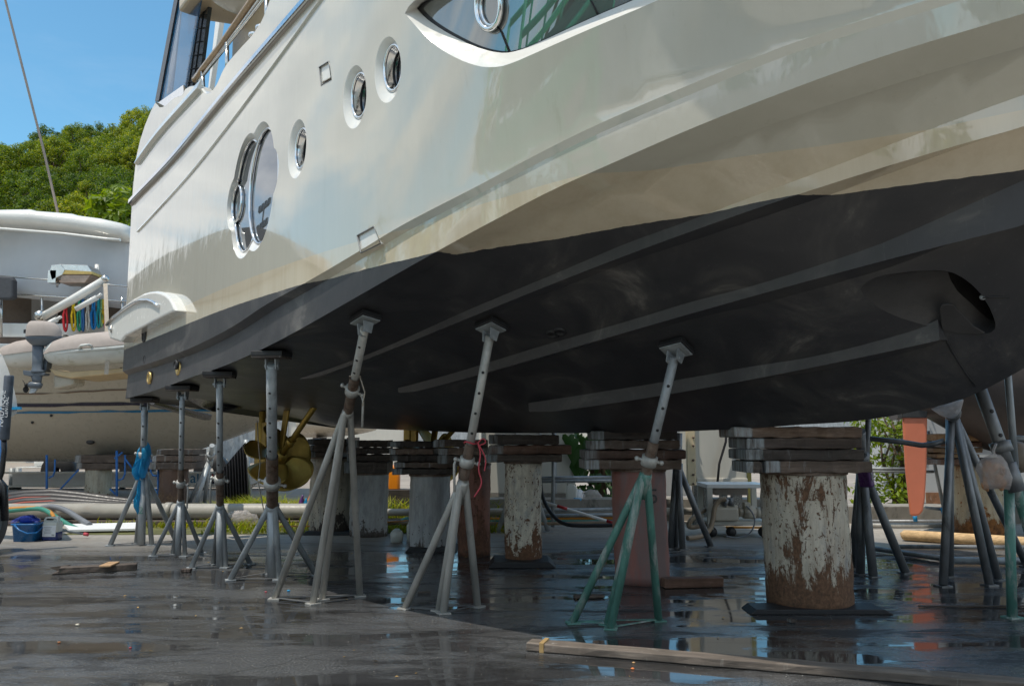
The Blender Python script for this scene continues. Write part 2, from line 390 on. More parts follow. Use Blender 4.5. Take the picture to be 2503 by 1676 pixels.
tc = N(nt, 'ShaderNodeTexCoord'); sx = N(nt, 'ShaderNodeSeparateXYZ'); L(nt, tc.outputs['Generated'], sx.inputs[0])
mp = N(nt, 'ShaderNodeMapping'); mp.inputs['Scale'].default_value = (1, 1, 2.6); mp.inputs['Location'].default_value = (1.1, 5.2, 2.0); L(nt, tc.outputs['Generated'], mp.inputs[0])
cl = ramp(nt, noise(nt, mp.outputs[0], 2.3, 9, .58, .3), [(.42, 0.0), (.56, 1.0)])
side = ramp(nt, sx.outputs['X'], [(0.0, 1.0), (.001, 1.0)])   # replaced below: clouds stand to the west; those behind and overhead added to whiten ambient
mr = N(nt, 'ShaderNodeMapRange'); mr.inputs['From Min'].default_value = -.56; mr.inputs['From Max'].default_value = -.74; L(nt, sx.outputs['X'], mr.inputs['Value'])
mr2 = N(nt, 'ShaderNodeMapRange'); mr2.inputs['From Min'].default_value = .35; mr2.inputs['From Max'].default_value = .05; L(nt, sx.outputs['Y'], mr2.inputs['Value'])
mx = N(nt, 'ShaderNodeMath', operation='MAXIMUM'); L(nt, mr.outputs[0], mx.inputs[0]); L(nt, mr2.outputs[0], mx.inputs[1])
wisp = ramp(nt, noise(nt, mp.outputs[0], 3.1, 6, .6, .6), [(.5, 0.0), (.8, .12)])
mm = N(nt, 'ShaderNodeMath', operation='MULTIPLY'); L(nt, cl, mm.inputs[0]); L(nt, mx.outputs[0], mm.inputs[1])
ma = N(nt, 'ShaderNodeMath', operation='MAXIMUM'); L(nt, mm.outputs[0], ma.inputs[0]); L(nt, wisp, ma.inputs[1])
cc = ramp(nt, noise(nt, mp.outputs[0], 4.5, 5), [(.3, (3.0, 3.2, 3.6)), (.65, (6.0, 6.0, 5.9))])
skyc = mix(nt, 1.0, sky.outputs[0], (.53, .83, .83), 'MULTIPLY')
hzm = ramp(nt, sx.outputs['Z'], [(0.0, .75), (.16, 0.0)])
L(nt, mix(nt, hzm, mix(nt, ma.outputs[0], skyc, cc), (3.4, 3.5, 3.5)), bg.inputs['Color'])
nt.nodes.remove(side.node)
vs = sc.view_settings; sc.display_settings.display_device = 'sRGB'
vs.view_transform = 'Standard'; vs.look = 'None'; vs.exposure = 0.58; vs.gamma = 1.0
sc.cycles.max_bounces = 8; sc.cycles.transparent_max_bounces = 12; sc.cycles.caustics_reflective = False; sc.cycles.caustics_refractive = False
sc.cycles.sample_clamp_indirect = 6.0; sc.cycles.use_denoising = True

# ------------------------------------------------------------------ ground
m, nt, b = newmat('wet_asphalt')
tc = N(nt, 'ShaderNodeTexCoord'); P = tc.outputs['Object']
mpa = N(nt, 'ShaderNodeMapping'); mpa.inputs['Scale'].default_value = (.42, 1.5, 1); mpa.inputs['Rotation'].default_value = (0, 0, .12); L(nt, P, mpa.inputs[0]); PA = mpa.outputs[0]
n1 = noise(nt, PA, .9, 8, .64, .5); n2 = noise(nt, PA, 2.6, 8, .7, .3); n3 = noise(nt, P, 60, 3, .7); n4 = noise(nt, P, 9, 5, .7)
sx = N(nt, 'ShaderNodeSeparateXYZ'); L(nt, P, sx.inputs[0])
# ground dries out toward the far side of the yard
far = N(nt, 'ShaderNodeMapRange'); far.inputs['From Min'].default_value = 11.6; far.inputs['From Max'].default_value = 14.4
wv = N(nt, 'ShaderNodeMath', operation='MULTIPLY_ADD'); L(nt, n2, wv.inputs[0]); wv.inputs[1].default_value = 1.6; L(nt, sx.outputs['Y'], wv.inputs[2]); L(nt, wv.outputs[0], far.inputs['Value'])
# unseen ground left and behind camera, made dry to bounce fill onto the hull
fx = N(nt, 'ShaderNodeMapRange'); fx.inputs['From Min'].default_value = -7.2; fx.inputs['From Max'].default_value = -8.4; L(nt, sx.outputs['X'], fx.inputs['Value'])
fy = N(nt, 'ShaderNodeMapRange'); fy.inputs['From Min'].default_value = 4.3; fy.inputs['From Max'].default_value = 3.2; L(nt, sx.outputs['Y'], fy.inputs['Value'])
f1 = N(nt, 'ShaderNodeMath', operation='MAXIMUM'); L(nt, fx.outputs[0], f1.inputs[0]); L(nt, fy.outputs[0], f1.inputs[1])
f2 = N(nt, 'ShaderNodeMath', operation='MAXIMUM'); L(nt, f1.outputs[0], f2.inputs[0]); L(nt, far.outputs[0], f2.inputs[1]); far = f2
pud = ramp(nt, mix(nt, .35, n1, n2), [(.475, 1.0), (.53, 0.0)])
asph = ramp(nt, n3, [(.3, (.048, .050, .055)), (.55, (.092, .095, .101)), (.74, (.27, .27, .265))])
asph = mix(nt, ramp(nt, n4, [(.35, 0.0), (.75, .5)]), asph, (.080, .080, .078))
n5 = noise(nt, PA, 1.5, 9, .72, .6); por = ramp(nt, n5, [(.50, 0.0), (.58, 1.0)]); asph = mix(nt, por, asph, mix(nt, .55, asph, (.012, .011, .010)))
dry = ramp(nt, n4, [(.3, (.30, .275, .24)), (.7, (.45, .41, .355))])
dry = mix(nt, ramp(nt, n2, [(.5, 0.0), (.7, .5)]), dry, (.12, .105, .09))
vo = N(nt, 'ShaderNodeTexVoronoi', feature='DISTANCE_TO_EDGE'); vo.inputs['Scale'].default_value = .42; wv2 = N(nt, 'ShaderNodeVectorMath', operation='ADD'); nv = N(nt, 'ShaderNodeTexNoise'); nv.inputs['Scale'].default_value = 1.3; L(nt, P, nv.inputs['Vector']); L(nt, P, wv2.inputs[0]); L(nt, nv.outputs['Color'], wv2.inputs[1]); L(nt, wv2.outputs[0], vo.inputs['Vector'])
crk = N(nt, 'ShaderNodeMath', operation='MULTIPLY'); L(nt, ramp(nt, vo.outputs['Distance'], [(.002, .5), (.006, 0.0)]), crk.inputs[0]); L(nt, ramp(nt, n1, [(.46, 0.0), (.52, 1.0)]), crk.inputs[1])
asph = mix(nt, crk.outputs[0], asph, (.010, .010, .010))
wetc = mix(nt, pud, asph, mix(nt, .55, asph, (.012, .012, .013)))
L(nt, mix(nt, far.outputs[0], wetc, dry), b.inputs['Base Color'])
damp = ramp(nt, por, [(0, .17), (1, .6)])
L(nt, mix(nt, far.outputs[0], mix(nt, pud, damp, .045), .8), b.inputs['Roughness'])
L(nt, mix(nt, far.outputs[0], ramp(nt, por, [(0, 1.0), (1, .3)]), .4), b.inputs['Specular IOR Level'])
hh = N(nt, 'ShaderNodeMath', operation='MULTIPLY_ADD'); L(nt, n3, hh.inputs[0]); hh.inputs[1].default_value = .3; L(nt, n4, hh.inputs[2])
hm = mix(nt, pud, hh.outputs[0], mix(nt, .02, .5, n4))
bump(nt, b, hm, .8, .008)
MT['asphalt'] = m
g = M(); g.poly([(-400, -200, 0), (400, -200, 0), (400, 600, 0), (-400, 600, 0)])
tag(g.build('ground', MT['asphalt'], None, recalc=False), 'wet dark asphalt of the boatyard with puddles', None, None, 'structure')
bpy.data.objects['ground'].location  # origin sits near the world origin in x only; shift mesh so object space equals world space
o = bpy.data.objects['ground']
for q in o.data.vertices: q.co += o.location
o.location = (0, 0, 0)
m, nt, b = newmat('dry_paving')
tc = N(nt, 'ShaderNodeTexCoord'); P = tc.outputs['Object']
n1 = noise(nt, P, 1.2, 7, .65); n2 = noise(nt, P, .25, 4)
c = ramp(nt, n1, [(.3, (.25, .21, .175)), (.7, (.36, .31, .26))]); c = mix(nt, ramp(nt, n2, [(.45, 0.0), (.65, .5)]), c, (.17, .15, .135))
L(nt, c, b.inputs['Base Color']); b.inputs['Roughness'].default_value = .85
MT['paving'] = m
g = M(); g.poly([(-120, 17.5, .004), (120, 17.5, .004), (120, 220, .004), (-120, 220, .004)])
tag(g.build('paving', MT['paving'], None, recalc=False), None, None, None, 'structure')

# ------------------------------------------------------------------ wooded hill
def hz(x, y):
    k = max(0.0, min(1.0, (y - 46) / 42.0))
    top = 29.8 + .27 * (x + 54) + .45 * math.sin(x * .53 + 1)
    side = max(0, min(1, (-14 - x) / 14.0))
    return max(-.2, top * (k ** .8) * side)
g = M(); NX, NY = 40, 26; rows = []
for j in range(NY + 1):
    y = 42 + j * 4
    rows.append([Vector((-150 + k * 5.5, y, hz(-150 + k * 5.5, y))) for k in range(NX + 1)])
g.strip(rows)
MT['soil'] = plain('hill_undergrowth', (.035, .055, .012), .9, 0, .4, .4, bmp=.5)
tag(g.build('hill', MT['soil'], None), None, None, None, 'structure')

def leaf_quads(mb, tints, c, n, rad, size, flat=.6):
    for _ in range(n):
        while True:
            p = Vector((random.uniform(-1, 1), random.uniform(-1, 1), random.uniform(-1, 1)))
            if p.length < 1: break
        p = c + Vector((p.x * rad, p.y * rad, p.z * rad * .75))
        nrm = (p - c).normalized() * .6 + Vector((random.gauss(0, .5), random.gauss(0, .5), random.gauss(.5, .4)))
        nrm.normalize()
        a = nrm.orthogonal().normalized(); a = Matrix.Rotation(random.uniform(0, 6.28), 3, nrm) @ a; b_ = nrm.cross(a)
        s = size * random.uniform(.6, 1.3)
        mb.add([p - a * s, p - b_ * s * flat * .7 + nrm * s * .1, p + a * s, p + b_ * s * flat * .7 + nrm * s * .1], [(0, 1, 2, 3)])
        t = random.random() * .65; tints += [t] * 4
def tree_proto(name, rx, rz, clumps, per, lsize, mat, trunk_h):
    root = thing(name, (0, 0, 0), 'x', 'tree')
    mb = M(); tints = []
    cz = trunk_h + rz * .55; ctr = []
    for k in range(clumps):
        t = random.uniform(0, 6.28); u = random.uniform(-.75, 1); q = math.sqrt(max(0, 1 - u * u)) * random.uniform(.75, 1.05)
        cpt = Vector((math.cos(t) * q * rx, math.sin(t) * q * rx, cz + u * rz * random.uniform(.8, 1.1)))
        ctr.append(cpt); leaf_quads(mb, tints, cpt, per, rx * random.uniform(.2, .36), lsize)
    mb.build('crown', mat, root, attr={'tint': tints}, recalc=False)
    tb = M(); tb.tube([(0, 0, -.6), (.1, .05, trunk_h * .6), (0, .1, cz)], [.22, .16, .08], 8)
    for k in range(5):
        e = ctr[k * 3 % len(ctr)]; tb.tube([(.05, .05, trunk_h * (.55 + .07 * k)), e * .6 + Vector((0, 0, cz * .35)), e], [.09, .06, .03], 6)
    tb.build('trunk', MT['bark'], root)
    return root
protos = [tree_proto('hill_tree', 2.6, 2.6, 64, 76, .15, MT['leaf'], 2.2), tree_proto('hill_tree', 2.2, 3.1, 64, 76, .145, MT['leaf'], 2.6), tree_proto('hill_tree', 3.1, 2.2, 70, 76, .155, MT['leaf'], 2.0)]
cnt = 0; used = [0, 0, 0]
HL = 'dense green broadleaf tree in the mass covering the hillside behind the boats'
for j in range(16):
    for k in range(26):
        y = 50 + j * 2.9 + random.uniform(-.9, .9); x = -72 + k * 2.5 + random.uniform(-.8, .8) + (j % 2) * 1.2
        if x / y < -.80 or x / y > -.32: continue
        q = random.randrange(3); p = protos[q]; s = random.uniform(.5, .78)
        loc = (x, y, hz(x, y) - .3)
        if used[q] == 0:
            t = p; t.location = loc; t.rotation_euler.z = random.uniform(0, 6.28); t.scale = (s, s, s * .95)
        else: t = dup(p, loc, random.uniform(0, 6.28), s)
        used[q] += 1; t['label'] = HL; t['group'] = 'trees on the wooded hill'
bt = tree_proto('bright_tree', 2.3, 2.4, 40, 40, .28, MT['leafbright'], 1.6)
pb = at(283, 500, 42); bt.location = (pb.x, pb.y, pb.z - 4.0)
tag(bt, 'vivid yellow-green tree, brightest of the hill trees, just above the left boat roof')

# ------------------------------------------------------------------ the yacht
def pch(tab):
    xs = [p[0] for p in tab]; ys = [p[1] for p in tab]; n = len(xs)
    h = [xs[k + 1] - xs[k] for k in range(n - 1)]; dl = [(ys[k + 1] - ys[k]) / h[k] for k in range(n - 1)]
    m = [dl[0]] + [0 if dl[k - 1] * dl[k] <= 0 else (dl[k - 1] * h[k] + dl[k] * h[k - 1]) / (h[k] + h[k - 1]) for k in range(1, n - 1)] + [dl[-1]]
    def f(x):
        x = max(xs[0], min(xs[-1], x)); k = 0
        while k < n - 2 and x >= xs[k + 1]: k += 1
        t = (x - xs[k]) / h[k]; t2 = t * t; t3 = t2 * t
        return (2 * t3 - 3 * t2 + 1) * ys[k] + (t3 - 2 * t2 + t) * h[k] * m[k] + (-2 * t3 + 3 * t2) * ys[k + 1] + (t3 - t2) * h[k] * m[k + 1]
    return f
BO = Vector((-5.4, 11.9, 0)); BD = Vector((.632, -.775, 0)).normalized(); BN = Vector((-BD.y, BD.x, 0))
KEEL = 3.1; SB = 17.0
def B(s, i, z): return BO + BD * s + BN * i + Vector((0, 0, z))
def toboat(p):
    q = p - BO; return q.dot(BD), q.dot(BN), p.z
chi = pch([(-1, -.18), (0, -.2), (2, -.23), (4, -.25), (5, -.24), (6, -.19), (7, -.07), (8, .12), (9, .40), (10, .75), (11, 1.16), (12, 1.66), (13, 2.3), (14, 3.1), (17, 3.1)])
ish = pch([(-1, -.25), (9, -.26), (10, -.21), (11, -.06), (12, .2), (13, .6), (14, 1.1), (15, 1.75), (16, 2.5), (17, 3.1)])
zk2 = pch([(-.5, 2.085), (0, 2.10), (1.35, 2.152), (3, 2.25), (4.26, 2.331), (4.92, 2.40), (5.82, 2.538), (6.6, 2.706), (7.32, 2.884), (8.18, 3.115), (8.64, 3.244), (9.06, 3.343), (9.6, 3.473), (10.1, 3.58), (10.51, 3.658), (11.2, 3.757), (12.5, 4.0), (14, 4.35)])
stem = pch([(10.46, 2.06), (11.6, 2.7), (12.8, 3.4), (14, 4.4), (15.4, 5.5), (17, 6.55)])
zk1a = pch([(-.5, 2.48), (0, 2.492), (2.1, 2.537), (3.5, 2.605), (4.51, 2.706), (5.2, 2.82), (5.9, 2.915), (6.78, 3.085), (7.2, 3.185), (8.04, 3.36), (8.9, 3.578), (9.63, 3.73), (10.1, 3.825), (10.83, 3.915), (12.5, 4.2), (14, 4.5)])
def zk1(s): return zk1a(s) if s < 14 else max(stem(s), 4.5)
zkl = pch([(-1, 1.70), (0, 1.70), (2, 1.66), (4.7, 1.61), (7.6, 1.63), (8.3, 1.655), (8.7, 1.68), (9.26, 1.71), (9.81, 1.80), (10.02, 1.85), (10.25, 1.95), (10.46, 2.06)])
def zkeel(s): return zkl(s) if s < 10.46 else stem(s)
zr = pch([(-1, 4.88), (0, 4.975), (2, 5.12), (4, 5.375), (6, 5.585), (9, 5.88), (13, 6.25), (17, 6.55)])
zbt = pch([(1.2, 6.05), (1.34, 6.01), (1.86, 5.97), (2.2, 5.9), (2.3, 5.94), (2.57, 5.88), (2.85, 5.78), (3.1, 5.61), (3.25, 5.575), (3.46, 5.595), (3.64, 5.69), (4.25, 5.77), (4.73, 5.83), (4.9, 5.93), (5.02, 6.05), (5.3, 6.5), (6, 6.62), (8, 6.6), (12, 6.75), (17, 7.0)])
zwl = pch([(-1, 2.78), (0, 2.80), (2.4, 2.858), (4, 2.898), (5.65, 2.915), (7.53, 2.951), (8.17, 3.013), (8.64, 3.058), (9.17, 3.092), (9.64, 3.118), (10.07, 3.136), (10.88, 3.171), (17, 3.4)])
def itop(s, z):
    a, t0 = chi(s) - .055, zk1(s); t = (z - t0) / max(.05, zr(s) - t0)
    if t < 0: return a
    if t > 1: return ish(s)
    return a + (ish(s) - a) * t ** 1.12
def wch(s): return .05 + .16 * max(0, min(1, (s - 5.0) / 3.5))
def ibin(s): return min(KEEL - .001, chi(s) + wch(s)) if s < 13.4 else KEEL - .001
def zci(s): return zk2(min(s, 14)) + .012 - .10 * max(0, min(1, (s - 7) / 3.5))
bulge = pch([(0, .08), (4, .085), (7, .125), (9.5, .085), (12, .08)])
def zbot(s, i):
    a = ibin(s); v = max(0, min(1, (i - a) / (KEEL - a))) if KEEL - a > .002 else 1
    z1 = zci(s)
    return z1 + (zkeel(s) - z1) * v + bulge(s) * math.sin(math.pi * v ** .82)
def hit_top(x, y, off=0.0):            # photo pixel -> (s, z) on the topsides
    r = ray(x, y); p0 = None
    for k in range(1200):
        t = 2.0 + k * .012; p = CO + r * t; s, i, z = toboat(p); v = i - itop(s, z) - off
        if p0 is not None and p0 < 0 <= v:
            lo, hi = t - .012, t
            for _ in range(24):
                md = (lo + hi) / 2; s, i, z = toboat(CO + r * md)
                if i - itop(s, z) - off < 0: lo = md
                else: hi = md
            return s, z
        p0 = v
    return None
def hit_bot(x, y):            # photo pixel -> (s, i) on the bottom
    r = ray(x, y); p0 = None
    for k in range(1400):
        t = 2.0 + k * .012; p = CO + r * t; s, i, z = toboat(p); v = z - zbot(s, i) if i > chi(s) else -1
        if p0 is not None and p0 < 0 <= v:
            lo, hi = t - .012, t
            for _ in range(24):
                md = (lo + hi) / 2; s, i, z = toboat(CO + r * md)
                if z - zbot(s, i) < 0: lo = md
                else: hi = md
            return s, i
        p0 = v
    return None
WLP = [(1054, 621), (1110, 620), (1216, 604), (1321, 590), (1496, 559), (1700, 527), (1900, 494), (2086, 470), (2296, 442), (2503, 416)]
_w = [(-1, 2.78), (0, 2.80), (2.4, 2.858), (4, 2.898), (5.65, 2.915), (7.0, 2.94)]
for q_ in WLP[1:]:
    h_ = hit_bot(*q_)
    if h_ and h_[0] > _w[-1][0] + .2: _w.append((h_[0], zbot(*h_)))
zwl = pch(_w + [(17, _w[-1][1] + .25)])
def top3(s, z, off=0.0): return B(s, itop(s, z) + off, z)
def bot3(s, i, off=0.0): return B(s, i, zbot(s, i) - off)
def ntop(s, z):
    e = .04; a = top3(s + e, z) - top3(s - e, z); c = top3(s, z + e) - top3(s, z - e)
    return c.cross(a).normalized() if c.cross(a).dot(BN) < 0 else -c.cross(a).normalized()
def nbot(s, i):
    e = .05; a = bot3(s + e, i) - bot3(s - e, i); c = bot3(s, min(KEEL, i + e)) - bot3(s, i - e)
    q = a.cross(c).normalized(); return q if q.z < 0 else -q

def inpoly(p, poly):
    c = False; j = len(poly) - 1
    for k in range(len(poly)):
        a, b_ = poly[k], poly[j]
        if (a[1] > p[1]) != (b_[1] > p[1]) and p[0] < (b_[0] - a[0]) * (p[1] - a[1]) / (b_[1] - a[1]) + a[0]: c = not c
        j = k
    return c
def cdt_sheet(name, outer, holes, grid, f3, fn, parent, mat, mindist=.05):
    vs = [Vector(p) for p in outer]; es = [(k, (k + 1) % len(outer)) for k in range(len(outer))]
    for h in holes:
        o = len(vs); vs += [Vector(p) for p in h]; es += [(o + k, o + (k + 1) % len(h)) for k in range(len(h))]
    bd = list(vs)
    import mathutils
    kd = mathutils.kdtree.KDTree(len(bd))
    for k, p in enumerate(bd): kd.insert((p.x, p.y, 0), k)
    kd.balance()
    for p in grid:
        if not inpoly(p, outer) or any(inpoly(p, h) for h in holes): continue
        if kd.find((p[0], p[1], 0))[2] < mindist: continue
        vs.append(Vector(p))
    V, E, F, *_ = geometry.delaunay_2d_cdt(vs, es, [], 0, 1e-6)
    mb = M(); vv = [f3(p.x, p.y) for p in V]
    ff = []
    for f in F:
        c = (sum(V[k].x for k in f) / len(f), sum(V[k].y for k in f) / len(f))
        if inpoly(c, outer) and not any(inpoly(c, h) for h in holes): ff.append(list(f))
    nn = [fn(p.x, p.y) for p in V]
    for f in ff:
        q = (vv[f[1]] - vv[f[0]]).cross(vv[f[2]] - vv[f[0]])
        if q.dot(nn[f[0]]) < 0: f.reverse()
    mb.add(vv, ff, True)
    return mb.build(name, mat, parent, attr={'wl': [q.z - zwl(toboat(q)[0]) for q in vv]}, normals=nn)

Y = thing('motor_yacht', (BO.x + BD.x * 8 + BN.x * 3, BO.y + BD.y * 8 + BN.y * 3, 1.6), 'large white motor yacht with charcoal bottom paint, propped on stands and steel piles', 'motor yacht')
def ell(cs, cz, rs, rz_, n=40): return [(cs + rs * math.cos(2 * math.pi * k / n), cz + rz_ * math.sin(2 * math.pi * k / n)) for k in range(n)]
def px_ell(x0, x1, y0, y1):   # bounding box in the photo -> ellipse on the topsides
    cx, cy = (x0 + x1) / 2, (y0 + y1) / 2
    c = hit_top(cx, cy); l = hit_top(x0, cy); r = hit_top(x1, cy); u = hit_top(cx, y0); d = hit_top(cx, y1)
    return c[0], c[1], (r[0] - l[0]) / 2, (u[1] - d[1]) / 2
c7 = lambda x, y: (700 + x / 3.733, 50 + y / 3.733)
holes = []
ports = []
for x0, x1, y0, y1, q in ((916, 978, 90, 252, .60), (840, 892.5, 161, 314, .60), (706.5, 745, 294, 434, .64)):
    cs, cz, rs, rz_ = px_ell(x0, x1, y0, y1); rs = rz_ * .66
    ports.append((cs, cz, rs, rz_, q)); holes.append(ell(cs, cz, rs, rz_, 44))
# clover window: four lobes, (centre px, half height outer, half height of the chrome ring)
ASP = (.60, .60, .68, .68)
lob = []
for (cx, cy, ro, ri) in ((630, 455, 152, 131), (600, 478, 147, 127), (571, 498, 62, 42), (662, 424, 60, 44)):
    c = hit_top(cx, cy); u = hit_top(cx, cy - ro); d = hit_top(cx, cy + ro); R_ = (u[1] - d[1]) / 2
    lob.append((c[0], c[1], R_, R_ * ri / ro))
CD = .06
lobi = []
for (x0, cy, ry), asp in zip(((613.7, 454, 131), (579, 477, 127), (570, 497, 41.5), (666, 434, 43.5)), ASP):
    l_ = (hit_top(x0, cy, CD)[0], hit_top(x0 + ry * asp * .43, cy, CD)[1]); r_ = hit_top(x0 + 5, cy - ry, CD)[1] / 2 - hit_top(x0 + 5, cy + ry, CD)[1] / 2; lobi.append((l_[0] + r_ * asp, l_[1], r_))
ccs, ccz = (lob[0][0] + lob[1][0]) / 2, (lob[0][1] + lob[1][1]) / 2
def clover(kk, n=160):
    out = []
    for k in range(n):
        t = 2 * math.pi * k / n; dx, dz = math.cos(t), math.sin(t); best = 0.05
        for (s, z, ro, ri), (s1, z1, r1), asp in zip(lob, lobi, ASP):
            r = ro if kk == 0 else r1; ax = r * asp
            if kk: s, z = s1, z1
            ox, oz = ccs - s, ccz - z
            a = dx * dx / ax ** 2 + dz * dz / r ** 2; b_ = 2 * (ox * dx / ax ** 2 + oz * dz / r ** 2); c = ox * ox / ax ** 2 + oz * oz / r ** 2 - 1
            D_ = b_ * b_ - 4 * a * c
            if D_ > 0: best = max(best, (-b_ + math.sqrt(D_)) / (2 * a))
        out.append((ccs + dx * best, ccz + dz * best))
    return out
clo, cli = clover(0), clover(1)
holes.append(clo)
def resample(pts, n, closed=True):
    pts = [Vector(p) for p in pts]; q = pts + ([pts[0]] if closed else []); d = [0]
    for k in range(len(q) - 1): d.append(d[-1] + (q[k + 1] - q[k]).length)
    out = []; k = 0
    for j in range(n):
        t = d[-1] * j / (n if closed else n - 1)
        while k < len(q) - 2 and d[k + 1] < t: k += 1
        f = (t - d[k]) / max(1e-9, d[k + 1] - d[k]); out.append(q[k].lerp(q[k + 1], f))
    return out
def smooth(pts, it=2):
    for _ in range(it):
        n = len(pts); pts = [q for k in range(n) for q in (pts[k].lerp(pts[(k + 1) % n], .25), pts[k].lerp(pts[(k + 1) % n], .75))]
    return pts
bwo_px = [(983, 26), (1010, 57), (1033, 83), (1060, 108), (1089, 129), (1144, 156), (1194, 167), (1241, 160), (1311, 129), (1422, 80), (1600, 6), (1740, -60), (1830, -120), (1800, -170), (1650, -180), (1400, -150), (1200, -100), (1060, -33)]
bwi_px = [(1015, 17), (1030, 34), (1047, 50), (1074, 69), (1103, 86), (1158, 114), (1214, 130), (1255, 129), (1311, 108), (1450, 42), (1552, 0), (1690, -66), (1780, -120), (1755, -150), (1640, -155), (1420, -130), (1220, -82), (1080, -22)]
bwo = [Vector(hit_top(*p)) for p in bwo_px]; bwi = [Vector(hit_top(*p, .11)) for p in bwi_px]
bwo = resample(smooth(bwo, 1), 90); bwi = resample(smooth(bwi, 1), 90)
holes.append([tuple(p) for p in bwo])
vent1 = [hit_top(*p) for p in ((780, 165), (804, 150), (810, 195), (785, 209))]
vent2 = [hit_top(*p) for p in ((873, 576), (914, 553), (930, 595), (882, 618))]
holes += [vent1, vent2]
outer = [(s, zk1(s)) for s in [k * .12 for k in range(0, 96)] + [11.6 + k * .3 for k in range(18)]]
outer += [(17.0, zr(17.0)), (17.0, 7.0)]
ups = sorted(set([k * .25 for k in range(6, 68)] + [1.34, 1.86, 2.1, 2.2, 2.3, 2.45, 2.57, 2.7, 2.85, 2.95, 3.05, 3.1, 3.18, 3.25, 3.35, 3.46, 3.55, 3.64, 3.8, 4.73, 4.82, 4.9, 4.96, 5.02, 5.12, 5.2, 5.3, 5.4]), reverse=True)
outer += [(s, zbt(s)) for s in ups]
outer += [(1.2, 6.05), (1.08, 6.13), (.97, 6.19), (.78, 6.14), (.5, 6.01), (.28, 5.85), (.12, 5.65), (.05, 5.35), (0, 5.0)] + [(0, 5.0 - .12 * k) for k in range(1, 21)]
grid = [(s * .11, 2.4 + z * .11) for s in range(1, 103) for z in range(44)] + [(11.4 + s * .3, 3.5 + z * .25) for s in range(19) for z in range(15)]
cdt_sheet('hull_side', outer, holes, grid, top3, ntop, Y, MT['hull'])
# lower panel between step and chine, chine flat: (starboard and, mirrored, port), plus the port side and transom
def wlattr(mb): return {'wl': [q.z - zwl(toboat(q)[0]) for q in mb.v]}
ss = [k * .15 for k in range(0, 76)] + [11.6 + .3 * k for k in range(9)]
def ptop(s): return chi(s) + .02 - .05 * max(0, min(1, (s - 5) / 3))
def pan(mir):
    mb = M(); g_ = lambda s, i, z: B(s, 2 * KEEL - i if mir else i, z)
    for a, c in ((lambda s: (chi(s) - .055, zk1(s)), lambda s: (min(KEEL, ptop(s)), zk1(s) - .05)),
                 (lambda s: (min(KEEL, ptop(s)), zk1(s) - .05), lambda s: (chi(s), zk2(s))),
                 (lambda s: (chi(s), zk2(s)), lambda s: (ibin(s), zci(s)))):
        rows = [[g_(s, *[p + (q - p) * t for p, q in zip(a(s), c(s))]) for t in (0, .33, .67, 1)] for s in ss]
        mb.strip(rows)
    return mb
for mir in (0, 1):
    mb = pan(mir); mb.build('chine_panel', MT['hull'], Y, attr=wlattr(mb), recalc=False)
mb = M(); rows = []
for s in [k * .4 for k in range(43)] + [17.0]:
    lo, hi = zk1(s), max(zr(s), zk1(s) + .02)
    rows.append([B(s, 2 * KEEL - itop(s, z), z) for z in [lo + (hi + .35 - lo) * t / 8 for t in range(9)]])
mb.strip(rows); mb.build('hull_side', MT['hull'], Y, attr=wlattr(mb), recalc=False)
mb = M()
tr = [(KEEL, zkeel(0)), (ibin(0), zk2(0)), (chi(0), zk2(0)), (chi(0) + .03, zk1(0) - .05), (chi(0) - .05, zk1(0)), (itop(0, 4), 4.0), (ish(0), 5.0), (ish(.3), 5.3)]
pts = [B(0.004, i, z) for i, z in tr] + [B(0.004, 2 * KEEL - i, z) for i, z in tr[::-1][:-1]]
mb.poly(pts); mb.build('transom', MT['hull'], Y, attr=wlattr(mb), recalc=False)
mb = M(); rows = [[B(s, ish(s) + .04 + (2 * KEEL - 2 * ish(s) - .08) * t / 4, zr(s) - .12) for t in range(5)] for s in [.1 + k * .5 for k in range(34)]]
mb.strip(rows); mb.build('deck', MT['white'], Y)
# bottom, with the bow thruster recess cut in
c8 = lambda x, y: (1950 + x / 3.136, 550 + y / 3.136)
th_o = [c8(*p) for p in ((480, 490), (520, 440), (600, 400), (700, 375), (880, 352), (1080, 345), (1180, 360), (1260, 400), (1340, 460), (1410, 535), (1470, 630), (1515, 740), (1515, 800), (1470, 830), (1380, 835), (1250, 820), (1110, 800), (950, 760), (800, 715), (690, 670), (600, 620), (520, 555))]
th_o = resample([Vector(hit_bot(*p)) for p in th_o], 60)
outer = [(s, ibin(s)) for s in [k * .15 for k in range(0, 88)]] + [(13.3, KEEL)] + [(s, KEEL) for s in [13.2 - k * .15 for k in range(88)]]
grid = [(s * .15, -.2 + i * .14) for s in range(1, 88) for i in range(25)]
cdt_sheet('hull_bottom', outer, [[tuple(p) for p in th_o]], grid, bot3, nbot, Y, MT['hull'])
mb = M(); rows = [[B(s, 2 * KEEL - (ibin(s) + (KEEL - ibin(s)) * t / 6), zbot(s, ibin(s) + (KEEL - ibin(s)) * t / 6)) for t in range(7)] for s in [k * .3 for k in range(45)]]
mb.strip(rows); mb.build('hull_bottom', MT['hull'], Y, attr=wlattr(mb), recalc=False)
